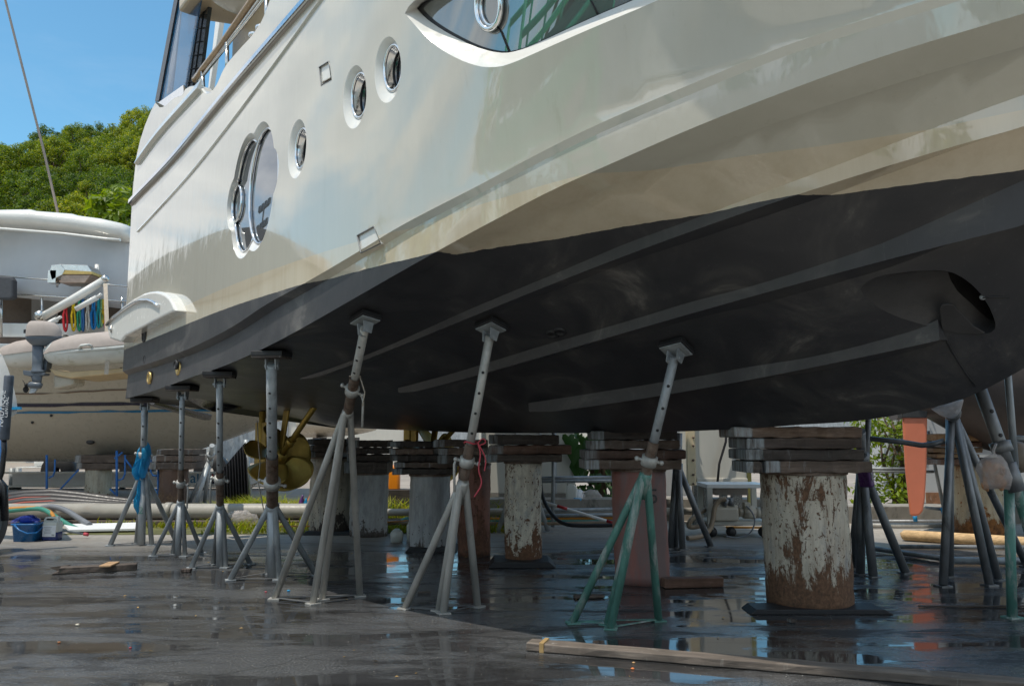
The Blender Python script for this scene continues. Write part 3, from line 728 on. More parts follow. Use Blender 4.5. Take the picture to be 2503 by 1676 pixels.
# thruster: scooped fairing narrowing to the dark tunnel mouth
th_i_px = [c8(*p) for p in ((1070, 350), (1130, 352), (1190, 372), (1250, 402), (1340, 470), (1410, 545), (1465, 630), (1502, 720), (1505, 780), (1450, 800), (1390, 770), (1330, 715), (1260, 650), (1200, 598), (1160, 560), (1110, 480), (1085, 410))]
ti = resample([Vector(hit_bot(*p)) for p in th_i_px], 60)
def best_align(a, b_):
    n = len(a); bk = min(range(n), key=lambda k: sum((a[j] - b_[(j + k) % n]).length for j in range(0, n, 4)))
    return [b_[(j + bk) % n] for j in range(n)]
ti = best_align(th_o, ti)
mb = M(); rows = []
inn = BN * .45 + Vector((0, 0, .22))
for t, off in ((0, 0), (.35, .10), (.7, .2), (1, .30)):
    rows.append([bot3(*th_o[k].lerp(ti[k], t)) + inn * off for k in range(60)])
mb.strip([[rows[r][k] for r in range(4)] for k in list(range(60)) + [0]])
mb.build('thruster_scoop', MT['afdark'], Y)
mb = M(); mb.strip([[rows[3][k] for k in range(60)], [rows[3][k] + inn * 1.6 for k in range(60)]], closed=True); mb.poly([rows[3][k] + inn * 1.6 for k in range(60)])
mb.build('thruster_tunnel', MT['afdark'], Y)
p = hit_bot(*c8(1420, 575)); q = bot3(*p)
mb = M(); mb.ball(q + Vector((0, 0, .02)), (.022, .022, .02)); mb.build('thruster_anode', MT['galv'], Y)
# seam of the forefoot and the raised edge of the scoop
mb = M()
pts = [bot3(*hit_bot(*c8(*p)), .004) for p in ((1105, 800), (1130, 860), (1180, 960), (1240, 1060), (1300, 1150), (1360, 1230))]; mb.tube(pts, .007, 6); mb.build('hull_seam', MT['black'], Y); mb = M()
pts = [bot3(*hit_bot(*c8(*p)), .004) for p in ((1415, 552), (1500, 545), (1620, 547))]; mb.tube(pts, .006, 6)
mb.build('hull_seam', MT['black'], Y)
pts = [bot3(*hit_bot(*c8(*p)), .012) for p in ((1105, 795), (1095, 700), (1088, 625), (1110, 598), (1150, 592), (1190, 596), (1250, 660), (1350, 762), (1440, 815), (1390, 830), (1250, 818))]
mb = M(); mb.prism(pts, nbot(10.3, 2.6) * -.014); mb.build('scoop_lip', MT['afdark'], Y, bevel=.006)
# spray rails (strakes)
def rail(tab, h0, w0, s_end, tip):
    n_ = len(tab)      # least squares parabola through the corner points keeps the rail fair
    def fit(col):
        import numpy as np
        return np.poly1d(np.polyfit([t[0] for t in tab], [t[col] for t in tab], 3 if n_ > 7 else 2))
    pi_, pz_ = fit(1), fit(2); mb = M(); rows = []
    s0, s1 = tab[0][0], tab[-1][0]; N_ = 70; e = .05
    di, dz = (pi_(s1) - pi_(s1 - e)) / e, (pz_(s1) - pz_(s1 - e)) / e
    for k in range(N_ + 1):
        s = s0 + (s_end - s0) * k / N_
        if s <= s1: i, z = float(pi_(s)), float(pz_(s))
        else: i = min(KEEL - .06, float(pi_(s1) + di * (s - s1))); z = zbot(s, i) - (zbot(s1, float(pi_(s1))) - float(pz_(s1)))
        g_ = min(1.0, .5 + (s - s0) * 1.5); hh_ = h0 * g_; z0 = z + h0 * (1 - g_)
        rows.append([B(s, i - .012, max(zbot(s, i - .012), z0 + .02) + .01), B(s, i, z0), B(s, i + w0 * g_, min(zbot(s, i + w0 * g_), z0 + .05) + .012), B(s, i + w0 * g_ + .05, zbot(s, i + w0 * g_ + .05) + .02)])
    for j in range(3): mb.strip([[r[j], r[j + 1]] for r in rows])
    mb.poly(rows[0]); mb.poly(rows[-1])
    mb.build('spray_rail', MT['hull'], Y, attr=wlattr(mb), recalc=False)
rail([(4.0, .62, 2.18), (5.2, .633, 2.3), (6.2, .68, 2.44), (7.14, .77, 2.6), (7.88, .874, 2.76), (8.74, 1.042, 2.9), (9.26, 1.163, 3.02), (9.68, 1.272, 3.1), (10.24, 1.43, 3.2), (11.02, 1.672, 3.3)], .065, .17, 13.0, 0)
rail([(4.8, 1.428, 2.02), (5.4, 1.437, 2.08), (6.2, 1.465, 2.18), (7, 1.513, 2.28), (7.8, 1.589, 2.38), (8.47, 1.671, 2.49), (9.03, 1.755, 2.58), (9.5, 1.832, 2.66), (10, 1.928, 2.74), (10.85, 2.096, 2.84)], .06, .17, 12.6, 0)
rail([(6.0, 2.31, 1.81), (6.8, 2.333, 1.86), (7.6, 2.363, 1.92), (8.5, 2.419, 2.02), (9.1, 2.458, 2.11), (9.6, 2.5, 2.17), (10.12, 2.55, 2.24)], .05, .14, 10.13, 0)
# ---- portholes, clover window, bow window, vents
def nin(s, z): return -ntop(s, z)
def ring(mb, pts, r): mb.tube(pts + [pts[0], pts[1]], r, 10, caps=False)
PD = .055
RING = ((942, 169, 55), (863, 235.5, 53), (726, 363.5, 47))
for (cs, cz, rs, rz_, q), (x0, ry0, ryp) in zip(ports, RING):
    dn = BN; l_ = (hit_top(x0, ry0, PD)[0], hit_top(x0 + ryp * .33, ry0, PD)[1]); rr_ = hit_top(x0 + 4, ry0 - ryp, PD)[1] / 2 - hit_top(x0 + 4, ry0 + ryp, PD)[1] / 2
    ics, icz, irs = l_[0] + rr_ * .66, l_[1], rr_ * .66
    o = ell(cs, cz, rs, rz_, 44); i_ = ell(ics, icz, irs, rr_, 44)
    mb = M(); rows = [[top3(*(Vector(a).lerp(Vector(b_), t)), PD * t ** 1.2) for t in (0, .06, .3, .65, 1)] for a, b_ in zip(o, i_)]
    mb.strip(rows + [rows[0]]); pr = mb.build('porthole', MT['white'], Y)
    base = [top3(*p, PD) for p in i_]
    mb = M(); ring(mb, [p - dn * .008 for p in base], .014); mb.build('rim', MT['chrome'], pr)
    e2 = ell(ics, icz, irs * .84, rr_ * .86, 44); b2 = [top3(*p, PD + .06) for p in e2]
    mb = M(); mb.strip([base, [a.lerp(c, .5) for a, c in zip(base, b2)], b2], closed=True); mb.build('inner_rim', MT['chrome'], pr)
    mb = M(); ring(mb, b2, .008); mb.build('gasket', MT['black'], pr)
    mb = M(); mb.poly([p + dn * .003 for p in b2]); mb.build('pane', MT['tint'], pr)
dn = BN
mb = M(); rows = [[top3(*(Vector(a).lerp(Vector(b_), t)), CD * t ** 1.2) for t in (0, .06, .3, .65, 1)] for a, b_ in zip(clo, cli)]
mb.strip(rows + [rows[0]]); cw = mb.build('clover_window', MT['white'], Y)
mw = glassy('mirror_window', (.25, .27, .29), .01); mw.node_tree.nodes['Principled BSDF'].inputs['Metallic'].default_value = .75
def sheet(poly, off, step, mat, par):
    ss_ = [p[0] for p in poly]; zz_ = [p[1] for p in poly]; g_ = [(min(ss_) + a * step, min(zz_) + b_ * step) for a in range(int((max(ss_) - min(ss_)) / step) + 1) for b_ in range(int((max(zz_) - min(zz_)) / step) + 1)]
    return cdt_sheet('pane', [tuple(p) for p in poly], [], g_, lambda s, z: top3(s, z, off), ntop, par, mat, step * .3)
sheet(cli, CD + .012, .08, mw, cw)
for k, (s, z, ri) in enumerate(lobi):
    pts = ell(s, z, ri * ASP[k], ri, 64); keep = []
    for p in pts:
        ins = False
        if k in (1, 3):
            for j in ((0, 2) if k == 1 else (0,)):
                s2, z2, r2 = lobi[j]
                if ((p[0] - s2) / (r2 * ASP[j])) ** 2 + ((p[1] - z2) / r2) ** 2 < 1: ins = True
        keep.append(not ins)
    P3 = [top3(*p, CD - .006) for p in pts]
    if all(keep): mb = M(); ring(mb, P3, .015); mb.build('rim', MT['chrome'], cw)
    else:
        st = next(j for j in range(64) if keep[j] and not keep[j - 1]); seg = []
        for j in range(65):
            a = (st + j) % 64
            if keep[a] and j < 64: seg.append(P3[a])
            else:
                if len(seg) > 2: mb = M(); mb.tube(seg, .015, 10); mb.build('rim', MT['chrome'], cw)
                seg = []
bd = BN; BDp = .11
bwi = best_align(bwo, bwi)
mb = M(); rows = [[top3(*(a.lerp(b_, t)), BDp * t ** 1.1) for t in (0, .06, .3, .65, 1)] for a, b_ in zip(bwo, bwi)]
mb.strip(rows + [rows[0]]); bw = mb.build('bow_window', MT['white'], Y)
gl = [top3(*p, BDp + .008) for p in bwi]
bg_ = glassy('bow_glass', (.27, .29, .29), .01); bg_.node_tree.nodes['Principled BSDF'].inputs['Metallic'].default_value = .6
sheet(bwi, BDp + .02, .1, bg_, bw)
mb = M(); cen = sum((Vector(p) for p in bwi), Vector((0, 0))) / len(bwi)
mb.strip([gl, [top3(*(p.lerp(cen, .035)), BDp + .01) for p in bwi]], closed=True); mb.build('gasket', MT['black'], bw)
def onbw(x, y, off):
    s, z = hit_top(x, y, BDp); return top3(s, z, BDp + off)
mb = M(); mb.tube([onbw(1214, 66, .012), onbw(1222, 78, .012), onbw(1242, 128, .012)], .006, 6); mb.tube([onbw(1440, 0, .012), onbw(1458, 34, .012)], .006, 6)
mb.build('mullion', MT['black'], bw)
c = hit_top(1197, 14, BDp); u = hit_top(1197, -48, BDp); r_ = (u[1] - c[1])
pts = [top3(*p) + bd * (BDp - .012) for p in ell(c[0], c[1], r_ * .66, r_, 44)]
mb = M(); ring(mb, pts, .022); op = mb.build('opening_port', MT['chrome'], bw)
mb = M(); p2 = [top3(*p) + bd * (BDp + .006) for p in ell(c[0], c[1], r_ * .52, r_ * .8, 44)]; ring(mb, p2, .012); mb.strip([pts, p2], closed=True); mb.build('inner_rim', MT['chrome'], bw)
for vt in (vent1, vent2):
    dn = nin(*vt[0]); pts = [top3(*p) for p in vt]
    mb = M(); mb.strip([pts + [pts[0]], [p + dn * .05 for p in pts] + [pts[0] + dn * .05]], smooth=False); vr = mb.build('hull_vent', MT['white'], Y)
    low = (pts[2] + pts[3]) / 2; up = (pts[0] + pts[1]) / 2
    flap = [pts[0].lerp(pts[1], .05) + dn * .012, pts[0].lerp(pts[1], .95) + dn * .012, pts[2].lerp(pts[1], .2) + dn * .012, pts[3].lerp(pts[0], .2) + dn * .012]
    mb = M(); mb.prism(flap, dn * .012); mb.build('vent_flap', MT['white'], vr, bevel=.003)
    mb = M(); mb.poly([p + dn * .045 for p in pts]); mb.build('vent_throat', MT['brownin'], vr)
    mb = M(); mb.tube(pts + [pts[0]], .006, 6); mb.build('vent_frame', MT['galvdark'], vr)
# ---- groove moulding, rub rail, coaming crease
def longstrip(fz, s0, s1, prof, name, mat, n=90, fi=None):
    rows = []
    for k in range(n + 1):
        s = s0 + (s1 - s0) * k / n; z = fz(s); rows.append([B(s, (itop(s, z + dz) if fi is None else fi(s)) - out, z + dz) for out, dz in prof])
    mb = M()
    for j in range(len(prof) - 1): mb.strip([[r[j], r[j + 1]] for r in rows])
    mb.poly(rows[0]); mb.poly(rows[-1])
    return mb.build(name, mat, Y, recalc=False)
zg = pch([(0, 4.41), (1.7, 4.60), (2.8, 4.745), (4, 4.97), (5.5, 5.31), (6.1, 5.46), (9, 5.72), (16, 6.3)])
longstrip(zg, .42, 15.5, [(-.002, .05), (.018, .008), (.020, 0), (-.002, -.006)], 'hull_knuckle', MT['white'])
longstrip(zr, 0, 16.9, [(-.01, -.05), (.018, -.044), (.024, -.027), (-.01, -.026)], 'rub_rail_base', MT['taupe'])
longstrip(zr, 0, 16.9, [(-.005, -.026), (.046, -.026), (.054, -.016), (.050, .040), (.040, .052), (-.005, .056)], 'rub_rail', MT['chrome'])
zc = pch([(.2, 5.51), (1.25, 5.645), (2.2, 5.70), (2.95, 5.735)])
longstrip(zc, .2, 2.92, [(-.002, .14), (.045, .02), (.05, 0), (-.002, -.02)], 'coaming_crease', MT['white'], 40)
# upper transom corner that closes the stern
mb = M(); rows = []
for s, z in ((0.004, 4.95), (.05, 5.35), (.12, 5.65), (.28, 5.85), (.5, 6.01), (.78, 6.14), (1.0, 6.2)):
    rows.append([B(s, ish(s), z), B(s - .10, ish(s) + .15, z), B(s - .22, ish(s) + .5, z), B(s - .28, ish(s) + 1.2, z), B(s - .3, KEEL, z + .03)])
mb.strip(rows); mb.build('stern_corner', MT['white'], Y)
mb = M(); rows = [[B(s, ish(s), zbt(s)), B(s, ish(s) + .02, zbt(s) + .018), B(s, ish(s) + .14, zbt(s) + .018), B(s, ish(s) + .16, zbt(s) - .5)] for s in [1.95 + k * .08 for k in range(187)]]
mb.strip(rows, smooth=False); mb.build('bulwark_cap', MT['white'], Y)
# ---- swim platform with its faired wing
sp = lambda x, y: (260 + x / 3.92, 680 + y / 3.92)
def at_i(x, y, ii):
    r = ray(x, y); den = r.dot(BN); t = (ii - (CO - BO).dot(BN)) / den; return CO + r * t
wing = [at_i(*sp(*p), -.42) for p in ((0, 440), (20, 415), (75, 350), (150, 272), (260, 195), (350, 145), (410, 128), (470, 122), (520, 132), (560, 150), (600, 185), (625, 225), (645, 270), (660, 315), (560, 360), (400, 440), (280, 500), (170, 558), (130, 610), (30, 578), (10, 500))]
mb = M(); mb.prism(wing, BN * .6); wg = mb.build('swim_platform', MT['white'], Y, bevel=.03, seg=3)
chp = [at_i(*sp(*p), -.435) for p in ((2, 445), (70, 372), (190, 280), (270, 232), (330, 212), (400, 212), (450, 232), (500, 268))]
mb = M(); mb.tube(chp, .022, 8); mb.build('trim_strip', MT['chrome'], wg)
p = at_i(*sp(45, 488), -.43); mb = M(); mb.ball(p, .03, 8, 6); mb.tube([p + Vector((0, 0, -.05)), p + Vector((0, 0, .05))], .012, 6); mb.build('fender_hook', MT['steel'], wg)
sw = toboat(wing[0])[0]
mb = M(); mb.box(B(sw / 2 - .1, KEEL, 3.08), (abs(sw) - .1, 5.6, .16), math.atan2(BD.y, BD.x)); mb.build('platform_deck', MT['white'], wg, bevel=.03)
# ---- fittings in the side and bottom
def disc(mb, p, nrm, r, r2, t=.012, n=18):
    mb.lathe([(0, t), (r2, t), (r2, t * 1.6), (r, t * .8), (r, -.01)], p, nrm, n)
crop = lambda x, y: (260 + x / 3.92, 680 + y / 3.92)
for (x, y), mat, r in (((365, 545), 'black', .10), ((375, 778), 'black', .065), ((668, 828), 'black', .06)):
    s, z = hit_top(*crop(x, y)) if y < 700 else (None, None)
    P_ = top3(s, z) if s is not None else at_i(*crop(x, y), chi(.5) - .05)
    mb = M(); disc(mb, P_, -BN, r, r * .7); mb.build('drain_outlet', MT[mat], Y)
for x, y in ((410, 952), (690, 865)):
    mb = M(); disc(mb, at_i(*crop(x, y), chi(.8) - .012), -BN, .085, .05); mb.build('brass_outlet', MT['brass'], Y)
cB = lambda x, y: (1100 + x / 3.346, 700 + y / 3.346)
for x, y in ((840, 388), (900, 367)):
    s, i = hit_bot(*cB(x, y)); mb = M(); disc(mb, bot3(s, i), nbot(s, i), .06, .035); mb.build('water_intake', MT['black'], Y)
# trim tab and exhaust fairing under the stern
a, c = bot3(*hit_bot(385, 985), .03), bot3(*hit_bot(500, 1012), .05)
pts = [sat(366, 981, a.y), sat(502, 1014, c.y), sat(499, 1027, c.y), sat(360, 990, a.y)]
mb = M(); mb.prism(pts, BD * .35); mb.build('trim_tab', MT['blackpaint'], Y, bevel=.01)
cA2 = lambda x, y: (260 + x / 3.92, 680 + y / 3.92)
pts = [bot3(*hit_bot(*cA2(*p)), .0) for p in ((815, 1145), (900, 1150), (1010, 1180), (1100, 1200), (1165, 1240))]
low = [sat(*cA2(*p), bot3(*hit_bot(*cA2(960, 1200))).y - .15) for p in ((830, 1160), (880, 1215), (940, 1255), (1040, 1282), (1150, 1278), (1174, 1245))]
mb = M(); up = resample(pts, 8, False); lo = resample(low, 8, False)
mb.strip([up, [u.lerp(l, .55) - BN * .12 for u, l in zip(up, lo)], lo, [l + BN * .25 + Vector((0, 0, .05)) for l in lo], [u + BN * .3 for u in up]])
mb.build('exhaust_fairing', MT['blackpaint'], Y)
# ---- propellers, shafts, brackets
def propeller(i0, s0=.9, zh=1.225):
    hub = B(s0, i0, zh); exit_ = B(s0 + 1.15, i0, zbot(s0 + 1.15, min(i0, 2 * KEEL - i0)) + .02)
    ax = (exit_ - hub).normalized()
    mb = M(); mb.lathe([(0, -.16), (.05, -.15), (.085, -.08), (.10, 0), (.10, .1), (.085, .16), (.05, .18)], hub, ax, 20)
    pr = mb.build('propeller', MT['bronze'], Y)
    u = (Vector((0, 0, 1)) - ax * ax.z).normalized(); v = ax.cross(u)
    for k in range(5):
        t = math.radians(k * 72 + 62); rd = u * math.cos(t) + v * math.sin(t); tg = ax.cross(rd)
        mb = M(); rows = []
        for q in range(11):
            f = q / 10; r = .08 + .46 * f; wd = .33 * (math.sin(math.pi * min(1, (f ** 1.15 * .84 + .11))) ** .62) * (1 if f < .97 else .6)
            pitch = R(44 - 22 * f); ch = tg * math.cos(pitch) + ax * math.sin(pitch)
            rows.append([hub + rd * r + ch * wd * e + ax * (.03 * f) + tg * .05 * f * f + ch.cross(rd) * (.018 * (1 - e * e)) for e in (-1, -.75, -.4, 0, .4, .75, 1)])
        mb.strip(rows)
        bl = mb.build('blade', MT['bronze'], pr, recalc=False); so_ = bl.modifiers.new('t', 'SOLIDIFY'); so_.thickness = .014
    mb = M(); mb.tube([hub + ax * .1, exit_ + ax * .2], .042, 14); mb.tube([hub + ax * .42, hub + ax * .53], .065, 14); mb.build('propeller_shaft', MT['bronze'], Y)
    top = B(s0 + .15, i0 + .02, 1.95)
    mb = M(); mb.prism([hub + ax * .02 + BD * .07 + Vector((0, 0, .08)), hub + ax * .02 - BD * .07 + Vector((0, 0, .08)), top - BD * .09, top + BD * .09], BN * .035); mb.build('shaft_bracket', MT['bronze'], Y, bevel=.012)
    a_ = B(s0 - .55, i0 - .05, 1.95); mb = M(); mb.tube([a_, a_ - Vector((0, 0, .95))], .05, 14); mb.box(a_ - Vector((0, 0, .55)), (.42, .05, .75), math.atan2(BD.y, BD.x)); mb.build('rudder_blade', MT['bronze'], Y, bevel=.01)
propeller(1.75); propeller(2 * KEEL - 1.75)
# ---- after deck: wind screen, hardtop, saloon side, rail, bitts
g6 = lambda x, y: (300 + x / 3.92, y / 3.92)
def scr(pts, off, name, mat, ii=0.0, parent=Y, bev=0):
    P_ = [at_i(*g6(*p), ii) for p in pts]; mb = M(); mb.prism(P_, BN * off); return mb.build(name, mat, parent, bevel=bev)
ws_ = scr([(345, 970), (535, -80), (760, -80), (585, 915)], .02, 'wind_screen', MT['blueglass'])
scr([(308, 972), (345, 965), (540, -80), (505, -80)], .06, 'screen_post', MT['blackpaint'], -.02, ws_)
scr([(340, 1082), (318, 1000), (580, 815), (585, 915), (500, 945)], .03, 'screen_sill', MT['chrome'], -.025, ws_)
scr([(418, 905), (470, 870), (575, -60), (535, -60)], .02, 'screen_divider', MT['white'], .12, ws_)
P_ = [at_i(*g6(*p), .14) for p in ((590, 850), (725, 830), (835, -60), (735, -60))]
mb = M(); mb.prism(P_, BN * .05); lv = mb.build('louvre_panel', plain('smoked_panel', (.035, .045, .05), .25, 0, .1, 4), Y)
mb = M()
for k in range(7):
    a = P_[0].lerp(P_[3], k / 7 + .06); c = P_[1].lerp(P_[2], k / 7 + .06); mb.tube([a - BN * .006, c - BN * .006], .008, 6)
for k in (.33, .66): mb.tube([P_[0].lerp(P_[1], k) - BN * .006, P_[3].lerp(P_[2], k) - BN * .006], .006, 6)
mb.build('slat', MT['black'], lv)
HZT = 7.38
mb = M()
def hp(s, i): return B(s, i, HZT)
e1, e2 = toboat(sgr(507, 52, HZT)), toboat(sgr(568, 59, HZT))
mb.prism([hp(e1[0], e1[1] - .4), hp(e1[0] - .02, e1[1]), hp(e2[0] - .05, e2[1]), hp(1.3, 3.1), hp(1.5, 5.9), hp(10, 5.6), hp(11, 3.1), hp(10, .5), hp(4, .2), hp(2.4, -.15)], Vector((0, 0, .32)))
ht = mb.build('hardtop', MT['beige'], Y, bevel=.04)
mb = M(); cpt = B(2.5, .55, HZT - .012); mb.lathe([(0, -.02), (.5, -.02), (.62, 0), (.66, .02)], cpt, (0, 0, 1), 32); mb.build('ceiling_panel', MT['white'], ht)
mb = M(); rows = [[B(s, .62, 5.1), B(s, .62, 6.95)] for s in (1.5, 10)]; mb.prism([B(1.52, .62, 5.0), B(10, .62, 5.0), B(10, .62, 6.9), B(1.52, .62, 6.9)], BN * .06)
sal = mb.build('saloon_side', MT['navyglass'], Y)
mb = M(); mb.prism([B(1.52, .60, 6.9), B(10, .60, 6.9), B(10, .60, 7.38), B(1.52, .60, 7.38)], BN * .1); mb.build('fascia', MT['beige'], sal)
mb = M()
for s in (1.9, 2.3, 2.75, 3.2, 3.7, 4.3, 5.0): mb.tube([B(s, .615, 5), B(s, .615, 6.9)], .012 if s != 3.2 else .035, 6)
mb.build('window_bar', MT['black'], sal)
mb = M(); mb.prism([at_i(*g6(*p), .9) for p in ((815, 850), (832, 850), (935, 170), (890, 170))], BN * .08); mb.build('hardtop_strut', MT['white'], Y, bevel=.015)
def rl(x, y, ii=-.05): return at_i(*g6(x, y), ii)
mb = M(); pts = [rl(690, 762), rl(760, 668), rl(940, 435), rl(1250, -15), rl(1330, -150)]
mb.tube(pts, .038, 12); mb.ball(pts[0], .04, 12, 8); hr = mb.build('hand_rail', MT['teak'], Y)
mb = M(); mb.tube([rl(735, 775), rl(990, 455), rl(1370, -30)], .016, 8)
for a, c, tpt in (((775, 870), (765, 690), 0), ((1003, 700), (998, 415), 0), ((1385, 230), (1375, -60), 0)): mb.tube([rl(*a) - Vector((0, 0, .03)), rl(*c)], .026, 10)
mb.tube([rl(755, 735), rl(985, 432), rl(1365, -80)], .012, 8)
mb.build('stanchion', MT['steel'], hr)
for (x, y) in ((1325, 285), (1258, 355)):
    p = rl(x, y, -.1); mb = M(); mb.lathe([(.035, -.16), (.03, -.02), (.06, 0), (.062, .03), (.04, .045), (0, .045)], p, (0, 0, 1), 16); mb.build('mooring_bitt', MT['chrome'], Y)
# ------------------------------------------------------------------ boat stands
def stand(label, feet, apex, pad, hull=True, cen=None, mat='galv', legr=.034, poler=.046, thread=None, padflat=False, collar=None, post=False, name='boat_stand', cat='boat stand', grp='boat stands under the yacht', padm='black', topz=None, bar=True, Yc=None, handle=0):
    F_ = [gr(*p) for p in feet]
    c = sum(F_, Vector()) / len(F_)
    if cen: c = gr(*cen)
    t = thing(name, (c.x, c.y, 0), label, cat, grp)
    # head: on the hull bottom where the photo shows the pad
    nrm = Vector((0, 0, -1))
    if hull:
        s, i = hit_bot(pad[0] * K, pad[1] * K); P_ = bot3(s, i); nrm = nbot(s, i) if not padflat else Vector((0, 0, -1))
    else: P_ = at(pad[0], pad[1], Yc or c.y)
    ap = at(apex[0], apex[1], c.y)
    d_ = (P_ - ap).normalized()
    top = P_ + nrm * .13
    d_ = (top - ap).normalized()
    for k, f in enumerate(F_):
        mb = M(); out = Vector((f.x - ap.x, f.y - ap.y, 0)).normalized()
        j = ap + Vector((0, 0, -.02)) + out * poler * .8
        mb.tube([f + Vector((0, 0, .012)), j, j + (ap - j) * .7 + d_ * .06], legr, 12)
        mb.box(f + Vector((0, 0, .008)), (.11, .11, .012), random.uniform(0, 1.5))
        mb.build('leg', MT[mat], t)
    if bar:
        mb = M(); o_ = sorted(range(len(F_)), key=lambda k: math.atan2(F_[k].y - c.y, F_[k].x - c.x))
        for k in range(len(o_)):
            a, b_ = F_[o_[k]], F_[o_[(k + 1) % len(o_)]]; e = (b_ - a)
            mb.box((a + b_) / 2 + Vector((0, 0, .018)), (e.length, .028, .006), math.atan2(e.y, e.x))
        mb.build('foot_bar', MT['galvdark'], t)
    mb = M(); Ln = (top - ap).length
    if post: mb.tube([Vector((c.x, c.y, .012)), ap], poler * 1.05, 14)
    mb.tube([ap - d_ * .18, ap + d_ * .02, ap + d_ * .05], [poler * 1.12, poler * 1.28, poler * 1.1], 14)
    mb.build('socket', MT[mat], t)
    th = thread or (.02, .30)
    mb = M(); n_ = int((th[1] - th[0]) * Ln / .014); pr = []
    for k in range(n_):
        h = th[0] * Ln + k * .014; pr += [(poler * .94, h), (poler * 1.06, h + .007)]
    mb.lathe(pr, ap, d_, 14); mb.build('screw_thread', MT['rustpipe'], t)
    mb = M(); mb.tube([ap, top - d_ * .0], poler * .86, 14); pole = mb.build('inner_pole', MT[mat], t)
    side = Vector((0, -1, 0)); side = (side - d_ * side.dot(d_)).normalized()
    h = th[1] * Ln + .1
    while h < Ln - .15: mb = M(); mb.lathe([(0, .0025), (.013, .0025), (.013, -.01)], ap + d_ * h + side * poler * .86, side, 10); mb.build('pin_hole', MT['black'], pole); h += .20
    ck = collar if collar is not None else (th[0] + th[1]) / 2
    pc = ap + d_ * Ln * ck
    mb = M(); mb.lathe([(poler * 1.05, -.045), (poler * 1.5, -.04), (poler * 1.5, .04), (poler * 1.05, .045)], pc, d_, 14)
    xr = d_.cross(side).normalized()
    mb.tube([pc - xr * poler * 2.3, pc + xr * poler * 2.3], .014, 8); mb.ball(pc + xr * poler * 2.3, .022, 8, 6); mb.ball(pc - xr * poler * 2.3, .022, 8, 6)
    if handle: mb.tube([pc + xr * poler * 2.2 * handle, pc + xr * poler * 2.6 * handle - Vector((0, 0, .05)), pc + xr * poler * 2.5 * handle - Vector((0, 0, .30))], .012, 8)
    mb.build('collar', MT['galvwarm' if mat != 'galvdark' else mat], t)
    if pad and hull:
        zq = -nrm; xq = (BD - zq * BD.dot(zq)).normalized(); yq = zq.cross(xq); rot = Matrix((xq, yq, zq)).transposed()
        if padflat:      # level pad seen side on
            rot = Matrix.Rotation(random.uniform(-.15, .15), 3, 'Z')
        mb = M(); mb.box(P_ + nrm * .035, (.24, .20, .05) if not padflat else (.32, .26, .05), rot=rot); mb.build('rubber_pad', MT[padm], t, bevel=.008)
        mb = M(); mb.box(P_ + nrm * .068, (.215, .175, .012) if not padflat else (.31, .25, .02), rot=rot)
        mb.build('pad_board', MT['galv' if not padflat else 'timberdark'], t, bevel=.003)
        mb = M(); xs = rot @ Vector((1, 0, 0))
        for e in (-1, 1):
            q = P_ + nrm * .085 + xs * .05 * e
            mb.prism([q - rot @ Vector((0, .05, 0)), q + rot @ Vector((0, .05, 0)), q + rot @ Vector((0, .035, 0)) + nrm * .10, q - rot @ Vector((0, .035, 0)) + nrm * .10], xs * .012)
        mb.tube([P_ + nrm * .15 - xs * .07, P_ + nrm * .15 + xs * .07], .016, 8)
        mb.build('pivot_bracket', MT['galv'], t)
    return t, ap, d_, Ln
st1 = stand('grey steel stand wrapped in a blue plastic bag, furthest left, under the stern corner', [(252, 1248), (312, 1243), (347, 1247), (402, 1238)], (328, 1085), (332, 908), post=True, padflat=True, cen=(323, 1247), poler=.052, thread=(.3, .44), collar=.30)
st2 = stand('slim grey stand with rusty upper pipe between the bagged stand and the hooked one', [(350, 1272), (395, 1268), (423, 1272), (462, 1265)], (413, 1150), (418, 880), post=True, padflat=True, cen=(406, 1272), poler=.038, legr=.028, thread=(.02, .34), collar=.19, handle=1)
st3 = stand('slim grey stand with a grey collar and hanging hook, just left of the bronze propeller', [(437, 1300), (488, 1291), (516, 1298), (572, 1290)], (503, 1160), (503, 848), post=True, padflat=True, cen=(503, 1298), poler=.042, legr=.03, thread=(.02, .32), collar=.24, handle=-1)
st4 = stand('thick-poled grey stand standing in front of the bronze propeller', [(527, 1327), (612, 1312), (639, 1326), (722, 1315)], (623, 1160), (622, 802), post=True, padflat=True, cen=(625, 1322), poler=.062, legr=.033, thread=(.02, .40), collar=.19)
st5 = stand('leaning pale grey stand to the right of the bronze propeller', [(628, 1370), (737, 1371), (716, 1381), (823, 1363)], (795, 945), (836, 720), mat='galvwarm', thread=(.03, .47), collar=.30, handle=1)
st6 = stand('leaning whitish stand with a red cord tied round its thread', [(927, 1392), (1004, 1397), (1014, 1403), (1092, 1388)], (1058, 1110), (1125, 738), mat='galvwarm', thread=(.05, .31), collar=.17, handle=-1)
st7 = stand('leaning stand with chipped green legs in front of the pink pile', [(1310, 1425), (1390, 1429), (1397, 1438), (1506, 1420)], (1475, 1093), (1549, 788), mat='galv', thread=(.03, .33), collar=.15)
for ch in st7[0].children:
    if ch.name.startswith(('leg', 'socket', 'foot_bar')): ch.data.materials[0] = MT['greenpaint']
    if ch.name.startswith('leg'): ch['label'] = 'leg in chipped green paint'
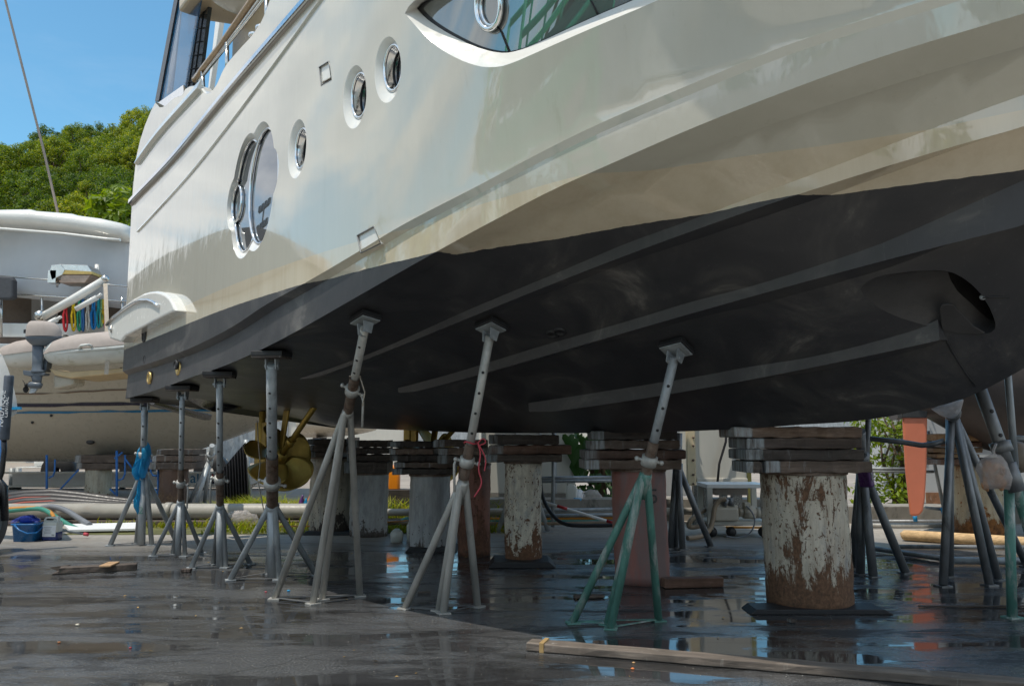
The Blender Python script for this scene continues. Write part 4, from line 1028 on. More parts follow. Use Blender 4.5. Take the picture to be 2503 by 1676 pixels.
# number painted on the first stand
def text(body, name, p, right, up, size, mat, parent, shear=0.0, extr=.001):
    cu = bpy.data.curves.new(name, 'FONT'); cu.body = body; cu.size = size; cu.shear = shear; cu.align_x = 'CENTER'; cu.align_y = 'CENTER'; cu.extrude = extr
    tmp = bpy.data.objects.new(name, cu); C.objects.link(tmp); bpy.context.view_layer.update()
    me = bpy.data.meshes.new_from_object(tmp.evaluated_get(bpy.context.evaluated_depsgraph_get())); bpy.data.objects.remove(tmp); me.materials.clear(); me.materials.append(mat)
    o = bpy.data.objects.new(name, me); C.objects.link(o)
    r_ = Vector(right).normalized(); u_ = Vector(up).normalized(); n_ = r_.cross(u_)
    mx_ = Matrix((r_, u_, n_)).transposed().to_4x4()
    base = parent
    while base is not None and base.parent is not None: base = base.parent
    q = Vector(p) - (base.location if base else Vector())
    if parent: o.parent = parent
    o.matrix_local = Matrix.Translation(q) @ mx_
    return o
text('2', 'painted_number', Vector((st1[0].location.x - .004, st1[0].location.y - .062, .50)), (1, 0, 0), (0, 0, 1), .15, MT['greenpaint'], st1[0])
# stands on the port side, seen between the piles
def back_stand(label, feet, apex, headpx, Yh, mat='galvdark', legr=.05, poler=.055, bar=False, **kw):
    F_ = [gr(*p) for p in feet]; c = sum(F_, Vector()) / len(F_); ap = at(apex[0], apex[1], kw.get('Ya', c.y))
    t = thing('boat_stand', (c.x, c.y, 0), label, 'boat stand', 'boat stands beyond the steel piles')
    for f in F_:
        mb = M(); out = Vector((f.x - ap.x, f.y - ap.y, 0)).normalized(); mb.tube([f + Vector((0, 0, .01)), ap + out * .03], legr, 12)
        mb.box(f + Vector((0, 0, .006)), (.14, .12, .012), .3); mb.build('leg', MT[mat], t)
    hd = at(headpx[0], headpx[1], Yh); d_ = (hd - ap).normalized(); Ln = (hd - ap).length
    mb = M(); mb.tube([ap - d_ * .15, ap + d_ * .1], poler * 1.3, 14); mb.build('socket', MT[mat], t)
    mb = M(); mb.tube([ap, hd], poler, 14); pole = mb.build('inner_pole', MT[mat], t)
    side = Vector((0, -1, 0)); side = (side - d_ * side.dot(d_)).normalized(); h = .35
    while h < Ln - .1: mb = M(); mb.lathe([(0, .003), (.018, .003), (.018, -.01)], ap + d_ * h + side * poler, side, 10); mb.build('pin_hole', MT['black'], pole); h += .22
    mb = M(); mb.lathe([(poler * 1.1, -.05), (poler * 1.6, -.045), (poler * 1.6, .045), (poler * 1.1, .05)], ap + d_ * min(.25, Ln * .5), d_, 14); mb.build('collar', MT[mat], t)
    return t
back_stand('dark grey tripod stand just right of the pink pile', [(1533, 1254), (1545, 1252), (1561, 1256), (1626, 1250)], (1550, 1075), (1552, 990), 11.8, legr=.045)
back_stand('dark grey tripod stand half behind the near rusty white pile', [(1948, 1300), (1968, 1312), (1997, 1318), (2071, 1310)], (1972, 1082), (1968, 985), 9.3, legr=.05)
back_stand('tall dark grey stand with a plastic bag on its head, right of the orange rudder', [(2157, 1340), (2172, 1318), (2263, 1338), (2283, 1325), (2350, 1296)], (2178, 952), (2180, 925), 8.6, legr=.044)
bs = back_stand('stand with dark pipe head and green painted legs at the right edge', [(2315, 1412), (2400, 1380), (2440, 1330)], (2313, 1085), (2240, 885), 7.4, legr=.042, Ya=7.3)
for ch in bs.children:
    if ch.name.startswith('leg'): ch.data.materials[0] = MT['greenpaint']; ch['label'] = 'green painted leg'
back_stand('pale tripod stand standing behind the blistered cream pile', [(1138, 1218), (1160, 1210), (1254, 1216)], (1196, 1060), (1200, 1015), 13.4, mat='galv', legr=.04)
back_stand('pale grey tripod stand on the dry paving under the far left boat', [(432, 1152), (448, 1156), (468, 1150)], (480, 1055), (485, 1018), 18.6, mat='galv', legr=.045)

# ------------------------------------------------------------------ steel piles with timber packing
def pile(label, x0, x1, ytop, ybot, mat, lean=(0, 0), name='steel_pile', dents=.012):
    Yf = gY(ybot); r = (x1 - x0) / 2 * mpp(Yf); 
    r = r * (1 + r / Yf * .5); Yc = Yf + r
    bx = at((x0 + x1) / 2, ybot, Yf); top = at((x0 + x1) / 2, ytop, Yf).z
    t = thing(name, (bx.x * Yc / Yf, Yc, 0), label, 'steel pile', 'steel piles holding up the boats')
    c = t.location; mb = M(); rows = []; n = 48
    for k in range(15):
        h = top * k / 14
        rows.append([Vector((c.x + lean[0] * h, c.y + lean[1] * h, h)) + Vector((math.cos(2 * math.pi * j / n), math.sin(2 * math.pi * j / n), 0)) * (r + dents * math.sin(j * .9 + k * 1.3) * math.sin(k * .8 + j * .25)) for j in range(n)])
    mb.strip(rows, closed=True); mb.poly(rows[-1]); mb.poly(rows[0][::-1])
    mb.build('pipe', MT[mat], t)
    mb = M(); mb.lathe([(r + .012, top - .03), (r + .016, top - .015), (r + .012, top), (r - .03, top)], Vector((c.x + lean[0] * top, c.y + lean[1] * top, 0)), (0, 0, 1), 48)
    mb.build('rim', MT['rustpipe'], t)
    return t, Yf, r, top
def base_beam(label, px, ybot, Yc, w_=.5, h=.09):
    a = at(px[0], ybot, Yc - w_ / 2); b_ = at(px[1], ybot, Yc - w_ / 2); Ln = (b_ - a).length
    mb = M(); c = (a + b_) / 2; c = Vector((c.x, Yc, 0)); e = Ln / 2
    prof = [(-e, 0), (e, 0), (e - .08, h), (-e + .06, h)]
    mb.prism([Vector((c.x + x, Yc - w_ / 2, z + .002)) for x, z in prof], (0, w_, 0))
    return tag(mb.build('base_skid', MT['black'], None, bevel=.006), label, 'skid', 'flat steel skids under the piles')
pA = pile('large near pile with peeling white paint and rust, at the right', 1758, 1948, 1080, 1405, 'pA', lean=(-.018, 0))
pB = pile('dull pink pile behind the green legged stand', 1408, 1530, 1073, 1340, 'pB', lean=(-.02, 0))
pC = pile('blistered cream pile covered in rust spots, in the middle', 1155, 1238, 1055, 1294, 'pC')
pD = pile('rust red pile left of the blistered cream pile', 1047, 1120, 1060, 1274, 'pD')
pE = pile('plain grey pile left of the rust red pile', 936, 1027, 1085, 1262, 'pE')
pF = pile('dull grey pile behind the leaning stand, right of the stained beige pile', 800, 885, 1082, 1229, 'pE')
pG = pile('stained beige pile with black drips, nearest the propeller', 707, 806, 1045, 1224, 'pG')
pH = pile('pale olive pile under the cream boat, beside the black pipes', 195, 250, 1072, 1143, 'pH')
pI = pile('dark brown rusty pile behind the two slim stands', 364, 426, 1072, 1156, 'pI')
pJ = pile('far right pile with flaking cream paint and orange rust', 2192, 2312, 1062, 1228, 'pJ')
text('5', 'painted_number', Vector((pB[0].location.x + .09, pB[0].location.y - pB[2] - .004, .93)), (1, .12, 0), (0, 0, 1), .22, MT['blackpaint'], pB[0])
base_beam('black flat skid under the large near rusty white pile', (1716, 2046), 1418, pA[0].location.y - .25, .30, .045)
base_beam('dark skid under the blistered cream pile', (1117, 1272), 1306, pC[0].location.y - .1, .6, .07)
base_beam('dark skid under the plain grey pile', (925, 1045), 1272, pE[0].location.y, .7, .06)
base_beam('dark skid under the stained beige pile', (690, 815), 1234, pG[0].location.y, .7, .06)
def timber(label, X0, X1, Y0, Y1, pl, k, n, mat='timber', dep=.62, skew=None, rot=None, back=0):
    Yf = pl[0].location.y - pl[2] - .03 + back; a = sat(X0, (Y0 + Y1) / 2, Yf); b_ = sat(X1, (Y0 + Y1) / 2, Yf)
    z0, z1 = sat((X0 + X1) / 2, Y1, Yf).z, sat((X0 + X1) / 2, Y0, Yf).z
    c = Vector(((a.x + b_.x) / 2, Yf + dep / 2, (z0 + z1) / 2)); ln = b_.x - a.x
    mb = M(); nx = 14; rows = []; ends = []; e0 = random.uniform(.07, .16)
    jf = lambda: random.uniform(-.011, .011)
    for q in range(nx + 1):
        x = -ln / 2 + ln * q / nx + (jf() * 2 if q in (0, nx) else 0); hh_ = (z1 - z0) / 2 - .003
        if q == 1: x = -ln / 2 + e0
        if q == 2: x = max(x, -ln / 2 + e0 + .015)
        rows.append([c + Vector((x, sy * dep / 2 + jf(), sz * hh_ + jf() * .6)) for sy, sz in ((-1, -1), (-1, 1), (1, 1), (1, -1))]); ends += [1.0 if q < 2 else 0.0] * 4
    fs = [(k_ * 4 + j_, k_ * 4 + (j_ + 1) % 4, k_ * 4 + 4 + (j_ + 1) % 4, k_ * 4 + 4 + j_) for k_ in range(nx) for j_ in range(4)] + [(3, 2, 1, 0), (nx * 4, nx * 4 + 1, nx * 4 + 2, nx * 4 + 3)]
    mb.add([p for r_ in rows for p in r_], fs)
    o = mb.build('timber_block', MT[mat], None, bevel=.014, seg=2, attr={'endp': ends}, recalc=False)
    if rot is not None or True:
        o.rotation_euler.z = rot if rot is not None else random.uniform(-.045, .045)
    return tag(o, label, 'timber block', 'timber packing on top of the piles')
ORD = ['topmost', 'second', 'third', 'lowest']
def stack(pl, rows_, where, mats, dep=.62, ords=None):
    for k, r_ in enumerate(rows_):
        timber((ords or ORD)[k] % () + ' dark timber in the stack on the ' + where if False else f'{(ords or ORD)[k]} dark timber in the stack on the {where}', *r_, pl, k, len(rows_), mats[k % len(mats)], dep)
stack(pA, [(1800, 2111, 1042, 1070), (1825, 2112, 1069, 1097), (1827, 2118, 1097, 1126), (1866, 2129, 1126, 1156)], 'large near pile', ['timber', 'timber', 'timberdark', 'timber'], .66)
timber('short dark timber end poking out left of the lowest block on the large near pile', 1820, 1865, 1127, 1156, pA, 3, 4, 'timberdark', .5)
stack(pB, [(1447, 1654, 1052, 1075), (1446, 1657, 1075, 1098), (1430, 1677, 1099, 1123), (1430, 1664, 1123, 1148)], 'pink pile', ['timberdark', 'timber', 'timberred', 'timber'])
stack(pC, [(1194, 1365, 1062, 1087), (1199, 1393, 1088, 1110), (1192, 1376, 1110, 1130)], 'blistered cream pile', ['timberdark', 'timberred', 'timberdark'], ords=['topmost', 'middle', 'lowest'])
stack(pD, [(1054, 1190, 1074, 1093), (1071, 1188, 1094, 1112), (1070, 1185, 1112, 1133)], 'rust red pile', ['timber', 'timber', 'timberdark'], ords=['topmost', 'middle', 'lowest'])
stack(pE, [(950, 1058, 1078, 1094), (950, 1066, 1095, 1111), (955, 1066, 1111, 1128), (960, 1112, 1129, 1144), (957, 1113, 1145, 1160)], 'plain grey pile', ['timberdark', 'timber'], ords=['topmost', 'second', 'third', 'fourth', 'lowest'])
stack(pF, [(860, 946, 1076, 1093), (850, 947, 1094, 1110), (847, 952, 1111, 1127), (838, 950, 1128, 1157)], 'dull grey pile', ['timberdark'])
stack(pG, [(749, 845, 1072, 1088), (749, 846, 1088, 1103), (749, 838, 1103, 1118)], 'stained beige pile', ['timberdark'], ords=['topmost', 'middle', 'lowest'])
stack(pH, [(182, 308, 1112, 1131), (188, 292, 1131, 1147)], 'pale olive pile', ['timberdark'], dep=1.1, ords=['upper', 'lower'])
stack(pI, [(382, 470, 1098, 1112), (370, 470, 1113, 1128), (366, 466, 1129, 1147)], 'dark brown pile', ['timberdark', 'timber'], dep=.8, ords=['topmost', 'middle', 'lowest'])
stack(pJ, [(2285, 2440, 1060, 1078), (2280, 2400, 1079, 1092), (2282, 2402, 1094, 1107), (2290, 2395, 1109, 1119), (2270, 2500, 1121, 1136)], 'far right flaking pile', ['timberpale', 'timberred', 'timberpale'], dep=.8, ords=['topmost', 'second', 'third', 'fourth', 'lowest'])
a = sat(1870, 1036, pA[1] - .02); b_ = sat(1916, 1033, pA[1] - .02)
mb = M(); mb.tube([a, b_], .022, 12); tag(mb.build('steel_bar', MT['steel'], None), 'short bright steel bar lying on the timber of the large near pile', 'bar')
# loose planks on the ground
def plank(label, p0, p1, wd, h, mat, name='plank', skew=0, bev=.008, cuts=12):
    a, b_ = gr(*p0), gr(*p1); d_ = (b_ - a); Ln = d_.length; d_.normalize(); s_ = Vector((-d_.y, d_.x, 0))
    if s_.y < 0: s_ = -s_
    mb = M(); rows = []
    for k in range(cuts + 1):
        j = lambda: random.uniform(-.006, .006); q = a + d_ * Ln * k / cuts
        rows.append([q + Vector((0, 0, .004)) + s_ * j(), q + Vector((0, 0, h + j() * .5)) + s_ * j(), q + s_ * (wd + j()) + Vector((0, 0, h + j() * .5)), q + s_ * (wd + j()) + Vector((0, 0, .004))])
    if skew: rows[0][1] += d_ * skew; rows[0][2] += d_ * skew
    mb.strip(rows, closed=True, smooth=False); mb.poly(rows[0]); mb.poly(rows[-1][::-1])
    org = sum(mb.v, Vector()) / len(mb.v); rz = math.atan2(d_.y, d_.x)
    R_ = Matrix.Rotation(-rz, 3, 'Z'); org.z = 0
    mb.v = [R_ @ (p - org) for p in mb.v]
    o = mb.build(name, MT[mat], None, bevel=bev); l0 = o.location.copy(); o.rotation_euler.z = rz; o.location = org + Matrix.Rotation(rz, 3, 'Z') @ l0
    return tag(o, label, 'plank')
plank('long weathered grey plank lying across the near right foreground', (1203, 1489), (2480, 1597), .15, .062, 'plank', cuts=26)
a, b_ = gr(1238, 1490), gr(1243, 1478)
mb = M(); dd = (gr(2480, 1597) - gr(1203, 1489)).normalized(); sd = Vector((-dd.y, dd.x, 0)); c0 = gr(1203, 1489) + dd * .12
mb.box(c0 + sd * .075 + Vector((0, 0, .036)), (.035, .162, .074), math.atan2(dd.y, dd.x)); tag(mb.build('tape_band', plain('brown_tape', (.42, .28, .12), .4, 0, .1, 10), None, bevel=.004), 'brown tape wrapped round the left end of the long plank', 'tape')
plank('dark wet plank with a pale wood chip on it, left foreground', (117, 1314), (312, 1304), .12, .075, 'timberdark', skew=.15)
a = gr(240, 1306); mb = M(); mb.box(a + Vector((.06, -.02, .085)), (.13, .30, .02), .12); tag(mb.build('wood_chip', MT['timberpale'], None, bevel=.004), 'pale split wood chip laid across the dark wet plank at left', 'wood chip')
plank('brown squared timber lying beside the foot of the pink pile', (1520, 1346), (1656, 1343), .14, .10, 'timberred')
plank('thin dark board lying left of the pink pile', (1315, 1370), (1384, 1368), .10, .03, 'timberdark')
plank('small grey brick-like block at the foot of the second slim stand', (413, 1309), (434, 1309), .08, .04, 'timber')
plank('thin dark rod lying on the wet ground, lower right', (2103, 1389), (2480, 1389), .03, .02, 'timberdark')
plank('thin dark wooden batten in front of the brown timber', (1810, 1425), (1822, 1424), .06, .03, 'timberdark')
plank('flat dark board lying between two leaning stands', (955, 1358), (985, 1357), .05, .02, 'timberdark')
lg = M(); a, b_ = gr(2062, 1236), gr(2480, 1262); lg.tube([a + Vector((0, 0, .07)), a.lerp(b_, .02) + Vector((0, 0, .085)), a.lerp(b_, .5) + Vector((0, 0, .08)), b_ + Vector((0, 0, .08))], [.05, .08, .085, .075], 16)
tag(lg.build('peeled_log', MT['log'], None), 'pale peeled log lying on the ground at the far right', 'log')
# ------------------------------------------------------------------ far left: cream yacht with canvas enclosure
LY = 19.0
def q(x, y, Yd=LY): return at(x, y, Yd)
LB = thing('cruising_boat', (q(150, 1000).x, LY + 1.5, .9), 'cream cruising boat with canvas enclosed cockpit and coloured ropes, at the left', 'boat')
# hull: body curving under, sections along x
mb = M(); rows = []
prof_top = pch([(-260, 700), (0, 742), (300, 742), (700, 800)])
bot = pch([(-300, 1030), (-100, 1052), (100, 1056), (300, 1053), (380, 1046), (450, 1028), (520, 1003), (570, 985), (640, 960), (700, 950)])
for k in range(46):
    x = -260 + k * 20; yt = prof_top(x); yb = bot(x); row = []
    for t in range(15):
        f = t / 14; y = yt + (yb - yt) * (math.sin(f * math.pi / 2) ** .85)
        dep = 2.6 * f ** 1.15
        p = at(x, yt, LY); z0 = p.z; z1 = at(x, yb, LY + 2.2).z
        z = z0 + (z1 - z0) * (.35 * f + .65 * math.sin(f * math.pi / 2))
        pp = at(x, y, LY); row.append(Vector((pp.x * (1 + dep / LY * .9), LY + dep, z if True else pp.z)))
    rows.append(row)
mb.strip(rows)
# far side closes the body
rows2 = [[r[-1] for r in rows], [r[-1] + Vector((0, 1.6, .25)) for r in rows], [Vector((r[0].x, LY + 4.6, r[0].z)) for r in rows], [r[0] for r in rows]]
mb.strip(rows2); mb.build('hull', MT['boatwhite'], LB)
def on_lb(x, y, out=.02):      # point on that hull's face nearest this height
    p = at(x, y, LY); best = None
    k = max(0, min(44, int((x + 260) / 20))); f = (x + 260) / 20 - k
    for t in range(14):
        a = rows[k][t].lerp(rows[k + 1][t], f); c = rows[k][t + 1].lerp(rows[k + 1][t + 1], f)
        for u in range(10):
            s = a.lerp(c, u / 10); py = 0
            v = s - CO; fy = v.y * math.cos(TILT) + v.z * math.sin(TILT); fz_ = -v.y * math.sin(TILT) + v.z * math.cos(TILT)
            yy = (CY - FPX * fz_ / fy) / K; d = abs(yy - y)
            if best is None or d < best[0]: best = (d, s)
    return best[1] + Vector((0, -out, -out * .3))
def lbstripe(pts, h, mat, name):
    mb = M(); rr = []
    for x, y in pts: rr.append([on_lb(x, y - h / 2), on_lb(x, y + h / 2)])
    mb.strip(rr); mb.build(name, MT[mat], LB, recalc=False)
lbstripe([(-60 + k * 30, 927 - (k * 30 - 60) * .012) for k in range(22)], 7, 'navystripe', 'boot_stripe')
lbstripe([(-60 + k * 30, 944 - (k * 30 - 60) * .014) for k in range(22)], 4.5, 'bluestripe', 'boot_stripe')
lbstripe([(-60 + k * 30, 900 - max(0, k * 30 - 150) * .05) for k in range(14)], 2.5, 'brownin', 'rubbing_line')
mb = M(); p = on_lb(198, 1010); mb.ball(p, (.11, .05, .06), 10, 6); mb.build('skin_fitting', MT['afdark'], LB)
mb = M()
for x, y in ((110, 950), (66, 965), (274, 842)): mb.ball(on_lb(x, y), (.035, .03, .035), 8, 6)
mb.build('drain', MT['black'], LB)
# rolled canvas cockpit enclosure
def panel(pts, Yd, th, name, mat, parent=LB, bev=.0):
    P_ = [at(x, y, Yd) for x, y in pts]; mb = M(); mb.prism(P_, (0, th, 0)); return mb.build(name, MT[mat], parent, bevel=bev)
mb = M(); cols = []
for k in range(31):
    f = k / 30; x0 = -160 + (300 + 160) * f; x1 = -160 + (302 + 160) * f
    yt = 505 + 42 * max(0, f - .3) ** 1.4 * 1.2; yb = 664 + (708 - 664) * max(0, (x1 + 160) / 460) ** 1.2
    cols.append([at(x0 + (x1 - x0) * t / 8, yt + (yb - yt) * t / 8, LY + .7 - .9 * math.sin(f * 2.2) + .05 * math.sin(f * 16 + t * .6)) for t in range(9)])
mb.strip(cols); cv = mb.build('canvas_enclosure', MT['canvas'], LB); so_ = cv.modifiers.new('t', 'SOLIDIFY'); so_.thickness = .02
# hard top with rounded end
mb = M(); rt = []
for (x, yt, yb, dy) in ((-200, 470, 505, 0), (0, 480, 511, 0), (70, 479, 517, 0), (75, 482, 517, 0), (165, 489, 528, 0), (170, 492, 529, 0), (230, 500, 538, 0), (275, 510, 547, .1), (298, 521, 551, .3), (306, 534, 552, .6), (307, 546, 552, .8)):
    a, c = at(x, yt, LY - .5 + dy), at(x, yb, LY - .5 + dy); md = (a + c) / 2
    rt.append([a + Vector((0, 3.6 - dy, .06)), a + Vector((0, .35, .04)), a, a.lerp(c, .45) + Vector((0, -.12, 0)), c.lerp(a, .18) + Vector((0, -.06, 0)), c + Vector((0, .12, 0)), c + Vector((0, 3.4 - dy, 0))])
mb.strip(rt); mb.poly([p for p in rt[-1]]); mb.build('hardtop', MT['white'], LB, recalc=True)
mb = M(); mb.tube([at(x, y, LY - .64) for x, y in ((-200, 520), (0, 523), (140, 534), (240, 546), (275, 549))], .035, 8); mb.build('grab_rail', MT['white'], LB)
mb = M()
for x, y in ((80, 551), (157, 558), (264, 571)): mb.box(at(x, y, LY + .1), (.06, .12, .06), 0)
mb.build('canvas_latch', MT['black'], LB)
# cockpit opening under the canvas, deck moulding and gunwale
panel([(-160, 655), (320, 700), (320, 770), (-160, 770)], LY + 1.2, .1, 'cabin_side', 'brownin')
for x0, x1 in ((72, 130), (290, 318)):
    panel([(x0, 676), (x1, 680), (x1, 750), (x0, 750)], LY + 1.05, .05, 'cabin_bulkhead', 'taupe')
panel([(-160, 737), (320, 741), (320, 775), (-160, 770)], LY - .05, .4, 'cockpit_coaming', 'white', bev=.03)
panel([(-160, 769), (320, 779), (320, 790), (-160, 781)], LY - .08, .05, 'teak_rail', 'brownin')
panel([(-160, 782), (320, 790), (320, 800), (-160, 794)], LY - .18, .4, 'gunwale', 'white', bev=.03)
mb = M(); mb.tube([at(-40, 668, LY - .3), at(120, 678, LY - .3), at(325, 692, LY - .3)], .022, 8)
mb.tube([at(-40, 628, LY - .45), at(120, 640, LY - .45), at(220, 648, LY - .45), at(325, 658, LY - .45)], .02, 8)
for x in (3, 96, 279): mb.tube([at(x, 672 + x * .03, LY - .28), at(x, 770, LY - .2)], .028, 8)
mb.build('guard_rail', MT['steel'], LB)
panel([(-60, 628), (24, 632), (29, 640), (29, 680), (22, 684), (-60, 682)], LY - .6, .2, 'seat_cushion', 'cushion', bev=.04)
mb = M(); mb.tube([at(222, 605, LY - .4), at(222, 650, LY - .4)], .05, 10); mb.build('antenna_tube', MT['white'], LB)
# grill hung on the guard rail
gp = at(150, 640, LY - .6)
G_ = thing('barbecue_grill', (gp.x, LY - .6, gp.z), 'stainless barbecue grill clamped to the guard rail of the cream boat', 'grill')
mb = M(); E_ = [at(x, y, LY - 1.0) for x, y in ((113, 622), (117, 606), (138, 604), (149, 616), (143, 628), (118, 641))]
mb.prism(E_, Vector((.0, .4, 0))); mb.build('end_cap', MT['steel'], G_, bevel=.01)
mb = M(); mb.prism([at(138, 604, LY - 1.0), at(149, 618, LY - 1.0), at(211, 622, LY - 1.0), at(200, 606, LY - 1.0)], (0, .5, 0)); mb.build('lid', MT['steel'], G_, bevel=.01)
mb = M(); mb.prism([at(149, 618, LY - 1.0), at(143, 627, LY - 1.0), at(210, 627, LY - 1.0), at(211, 621, LY - 1.0)], (0, .5, 0)); mb.build('lid_rim', MT['brass'], G_)
mb = M(); mb.prism([at(140, 628, LY - .98), at(208, 628, LY - .98), at(194, 647, LY - .98), at(137, 647, LY - .98)], (0, .45, 0)); mb.build('fire_box', plain('bronzed_steel', (.36, .27, .22), .35, .8, .2, 8), G_, bevel=.01)
for x in (131, 188): mb = M(); mb.tube([at(x, 646, LY - .7), at(x, 655, LY - .5)], .03, 8); mb.build('clamp', MT['steel'], G_)
mb = M(); mb.box(at(124, 634, LY - .9), (.18, .2, .28)); mb.build('side_box', MT['steel'], G_)
# davit arm
dv = thing('davit_crane', tuple(at(85, 745, LY - 1.2)), 'white davit arm with hydraulic rams, slanting up over the dinghy engine', 'davit')
a, c = at(83, 740, LY - 1.2), at(243, 640, LY - 1.2)
mb = M(); mb.tube([at(92, 727, LY - 1.2), at(170, 683, LY - 1.2), at(238, 640, LY - 1.2)], [.085, .095, .08], 14); mb.build('arm', MT['white'], dv)
mb = M(); mb.tube([at(88, 752, LY - 1.35), at(130, 730, LY - 1.35)], .06, 10); mb.tube([at(130, 730, LY - 1.35), at(140, 724, LY - 1.35)], .035, 10); mb.build('ram', MT['white'], dv)
mb = M(); mb.tube([at(174, 707, LY - 1.35), at(222, 680, LY - 1.35)], .06, 10); mb.tube([at(222, 680, LY - 1.35), at(232, 672, LY - 1.35)], .035, 10); mb.build('ram', MT['white'], dv)
mb = M(); 
for x, y, dy_, r in ((76, 752, 1.1, .12), (92, 722, 1.2, .13), (240, 638, 1.2, .09), (240, 652, 1.2, .06)): mb = M(); mb.ball(at(x, y, LY - dy_), r, 12, 8); mb.build('sheave', MT['steel'], dv)
mb = M(); mb.box(at(62, 758, LY - 1.0), (.10, .1, .08)); mb.box(at(82, 742, LY - 1.35), (.12, .1, .16)); mb.build('winch', MT['black'], dv)
mb = M(); mb.strip([[p - Vector((.045, 0, 0)), p + Vector((.045, 0, 0))] for p in [at(241, 648, LY - 1.3), at(244, 730, LY - 1.9), at(245, 830, LY - 2.1), at(243, 856, LY - 2.15)]]); mb.build('lifting_strap', MT['rope'], dv, recalc=False)
# dinghy
DY = LY - 1.9
DG = thing('inflatable_dinghy', tuple(at(200, 830, DY)), 'grey inflatable dinghy with taupe covers hanging at the stern of the cream boat', 'dinghy')
def tub(cx, pts, r0, name, label=None):
    mb = M(); mb.tube([at(x, y, Yd) for x, y, Yd in pts], [a for a in r0], 20); o = mb.build(name, MT['tubegrey'], DG)
    return o
def half_cover(pts, r0, name):
    mb = M(); P_ = [at(x, y, Yd) for x, y, Yd in pts]; rr = []
    for p, r in zip(P_, r0): rr.append([p + Vector((0, -math.cos(t) * r * 1.03, math.sin(t) * r * 1.03 + (.0))) for t in [(-.02 + k / 10 * (math.pi + .04)) for k in range(11)]])
    mb.strip(rr); mb.poly(rr[0]); return mb.build(name, MT['taupe'], DG)
t1 = [(103, 816, DY), (110, 812, DY), (130, 807, DY), (180, 801, DY), (260, 795, DY), (330, 788, DY)]
tub(0, t1, [.04, .17, .27, .33, .34, .34], 'tube'); half_cover(t1, [.05, .175, .275, .335, .345, .345], 'tube_cover')
t2 = [(-2, 818, DY + 1.5), (10, 815, DY + 1.5), (40, 812, DY + 1.5), (90, 806, DY + 1.5), (150, 800, DY + 1.5)]
tub(0, t2, [.1, .22, .3, .33, .33], 'tube'); half_cover(t2, [.11, .23, .31, .34, .34], 'tube_cover')
mb = M(); mb.strip([[at(x, y, DY - r - .01) + Vector((0, 0, .03)), at(x, y, DY - r - .03), at(x, y, DY - r - .01) - Vector((0, 0, .03))] for (x, y, _), r in zip(t1, [.03, .17, .27, .33, .34, .34])]); mb.build('rubbing_strake', MT['tubegrey'], DG)
mb = M(); mb.prism([at(134, 785, DY + .2), at(330, 765, DY + .2), at(330, 800, DY + .2), at(134, 810, DY + .2)], (0, .9, 0)); mb.build('seat_cover', MT['taupe'], DG, bevel=.04)
mb = M(); mb.tube([at(181, 796, DY - .33), at(186, 790, DY - .42), at(204, 788, DY - .42), at(211, 793, DY - .33)], .03, 8); mb.build('grab_handle', MT['tubegrey'], DG)
mb = M(); mb.prism([at(110, 842, DY), at(150, 850, DY), at(330, 838, DY), at(330, 848, DY), at(160, 865, DY), at(125, 858, DY)], (0, 1.2, 0)); mb.build('dinghy_hull', plain('yellowed_gelcoat', (.55, .42, .24), .35, 0, .1, 3), DG, bevel=.03)
mb = M(); mb.prism([at(120, 857, DY + .1), at(168, 860, DY + .1), at(168, 880, DY + .1), at(122, 890, DY + .1)], (0, .5, 0)); mb.build('lifting_cradle', MT['boatwhite'], DG, bevel=.05)
# outboard engine clamped on the dinghy
mb = M(); EY = DY - .05
cw_ = []
for y, x0, x1 in ((735, 70, 112), (738, 66, 124), (746, 62, 134), (758, 61, 140), (770, 60, 140)):
    a, c = at(x0, y, EY), at(x1, y, EY); m_ = (a + c) / 2; rx = (c.x - a.x) / 2
    cw_.append([m_ + Vector((math.cos(t) * rx, math.sin(t) * rx * .55, 0)) for t in [2 * math.pi * k / 24 for k in range(24)]])
mb.strip(cw_, closed=True); mb.poly(cw_[0]); ob = mb.build('outboard_engine', MT['taupe'], DG)
ob['label'] = 'outboard engine under a taupe cowling cover'
def slab(name, secs, mat='engine', dyr=.5):
    mb = M(); rr = []
    for y, x0, x1 in secs:
        a, c = at(x0, y, EY), at(x1, y, EY); m_ = (a + c) / 2; rx = (c.x - a.x) / 2
        rr.append([m_ + Vector((math.cos(t) * rx, math.sin(t) * max(rx * dyr, .05), 0)) for t in [2 * math.pi * k / 20 for k in range(20)]])
    mb.strip(rr, closed=True); mb.poly(rr[0]); mb.poly(rr[-1][::-1]); return mb.build(name, MT[mat], ob)
slab('cowling', [(769, 59, 141), (776, 60, 138), (782, 65, 130), (788, 72, 116), (791, 76, 105)])
slab('midsection', [(790, 74, 101), (830, 74, 99), (845, 73, 98), (848, 70, 104), (852, 70, 104)])
slab('gearcase', [(850, 70, 102), (858, 68, 98), (866, 73, 96), (880, 75, 94)], dyr=.35)
mb = M(); mb.prism([at(52, 846, EY - .05), at(70, 848, EY - .05), at(104, 853, EY - .05), at(100, 858, EY - .05), at(66, 860, EY - .05), at(53, 857, EY - .05)], (0, .2, 0)); mb.build('cavitation_plate', MT['engine'], ob, bevel=.01)
mb = M(); mb.tube([at(66, 880, EY), at(72, 880, EY), at(92, 881, EY), at(97, 878, EY)], [.05, .075, .07, .02], 12); mb.build('torpedo', MT['engine'], ob)
mb = M(); mb.prism([at(70, 886, EY - .02), at(88, 886, EY - .02), at(78, 898, EY - .02), at(66, 899, EY - .02)], (0, .04, 0)); mb.build('skeg', MT['galv'], ob)
mb = M(); pc = at(60, 880, EY)
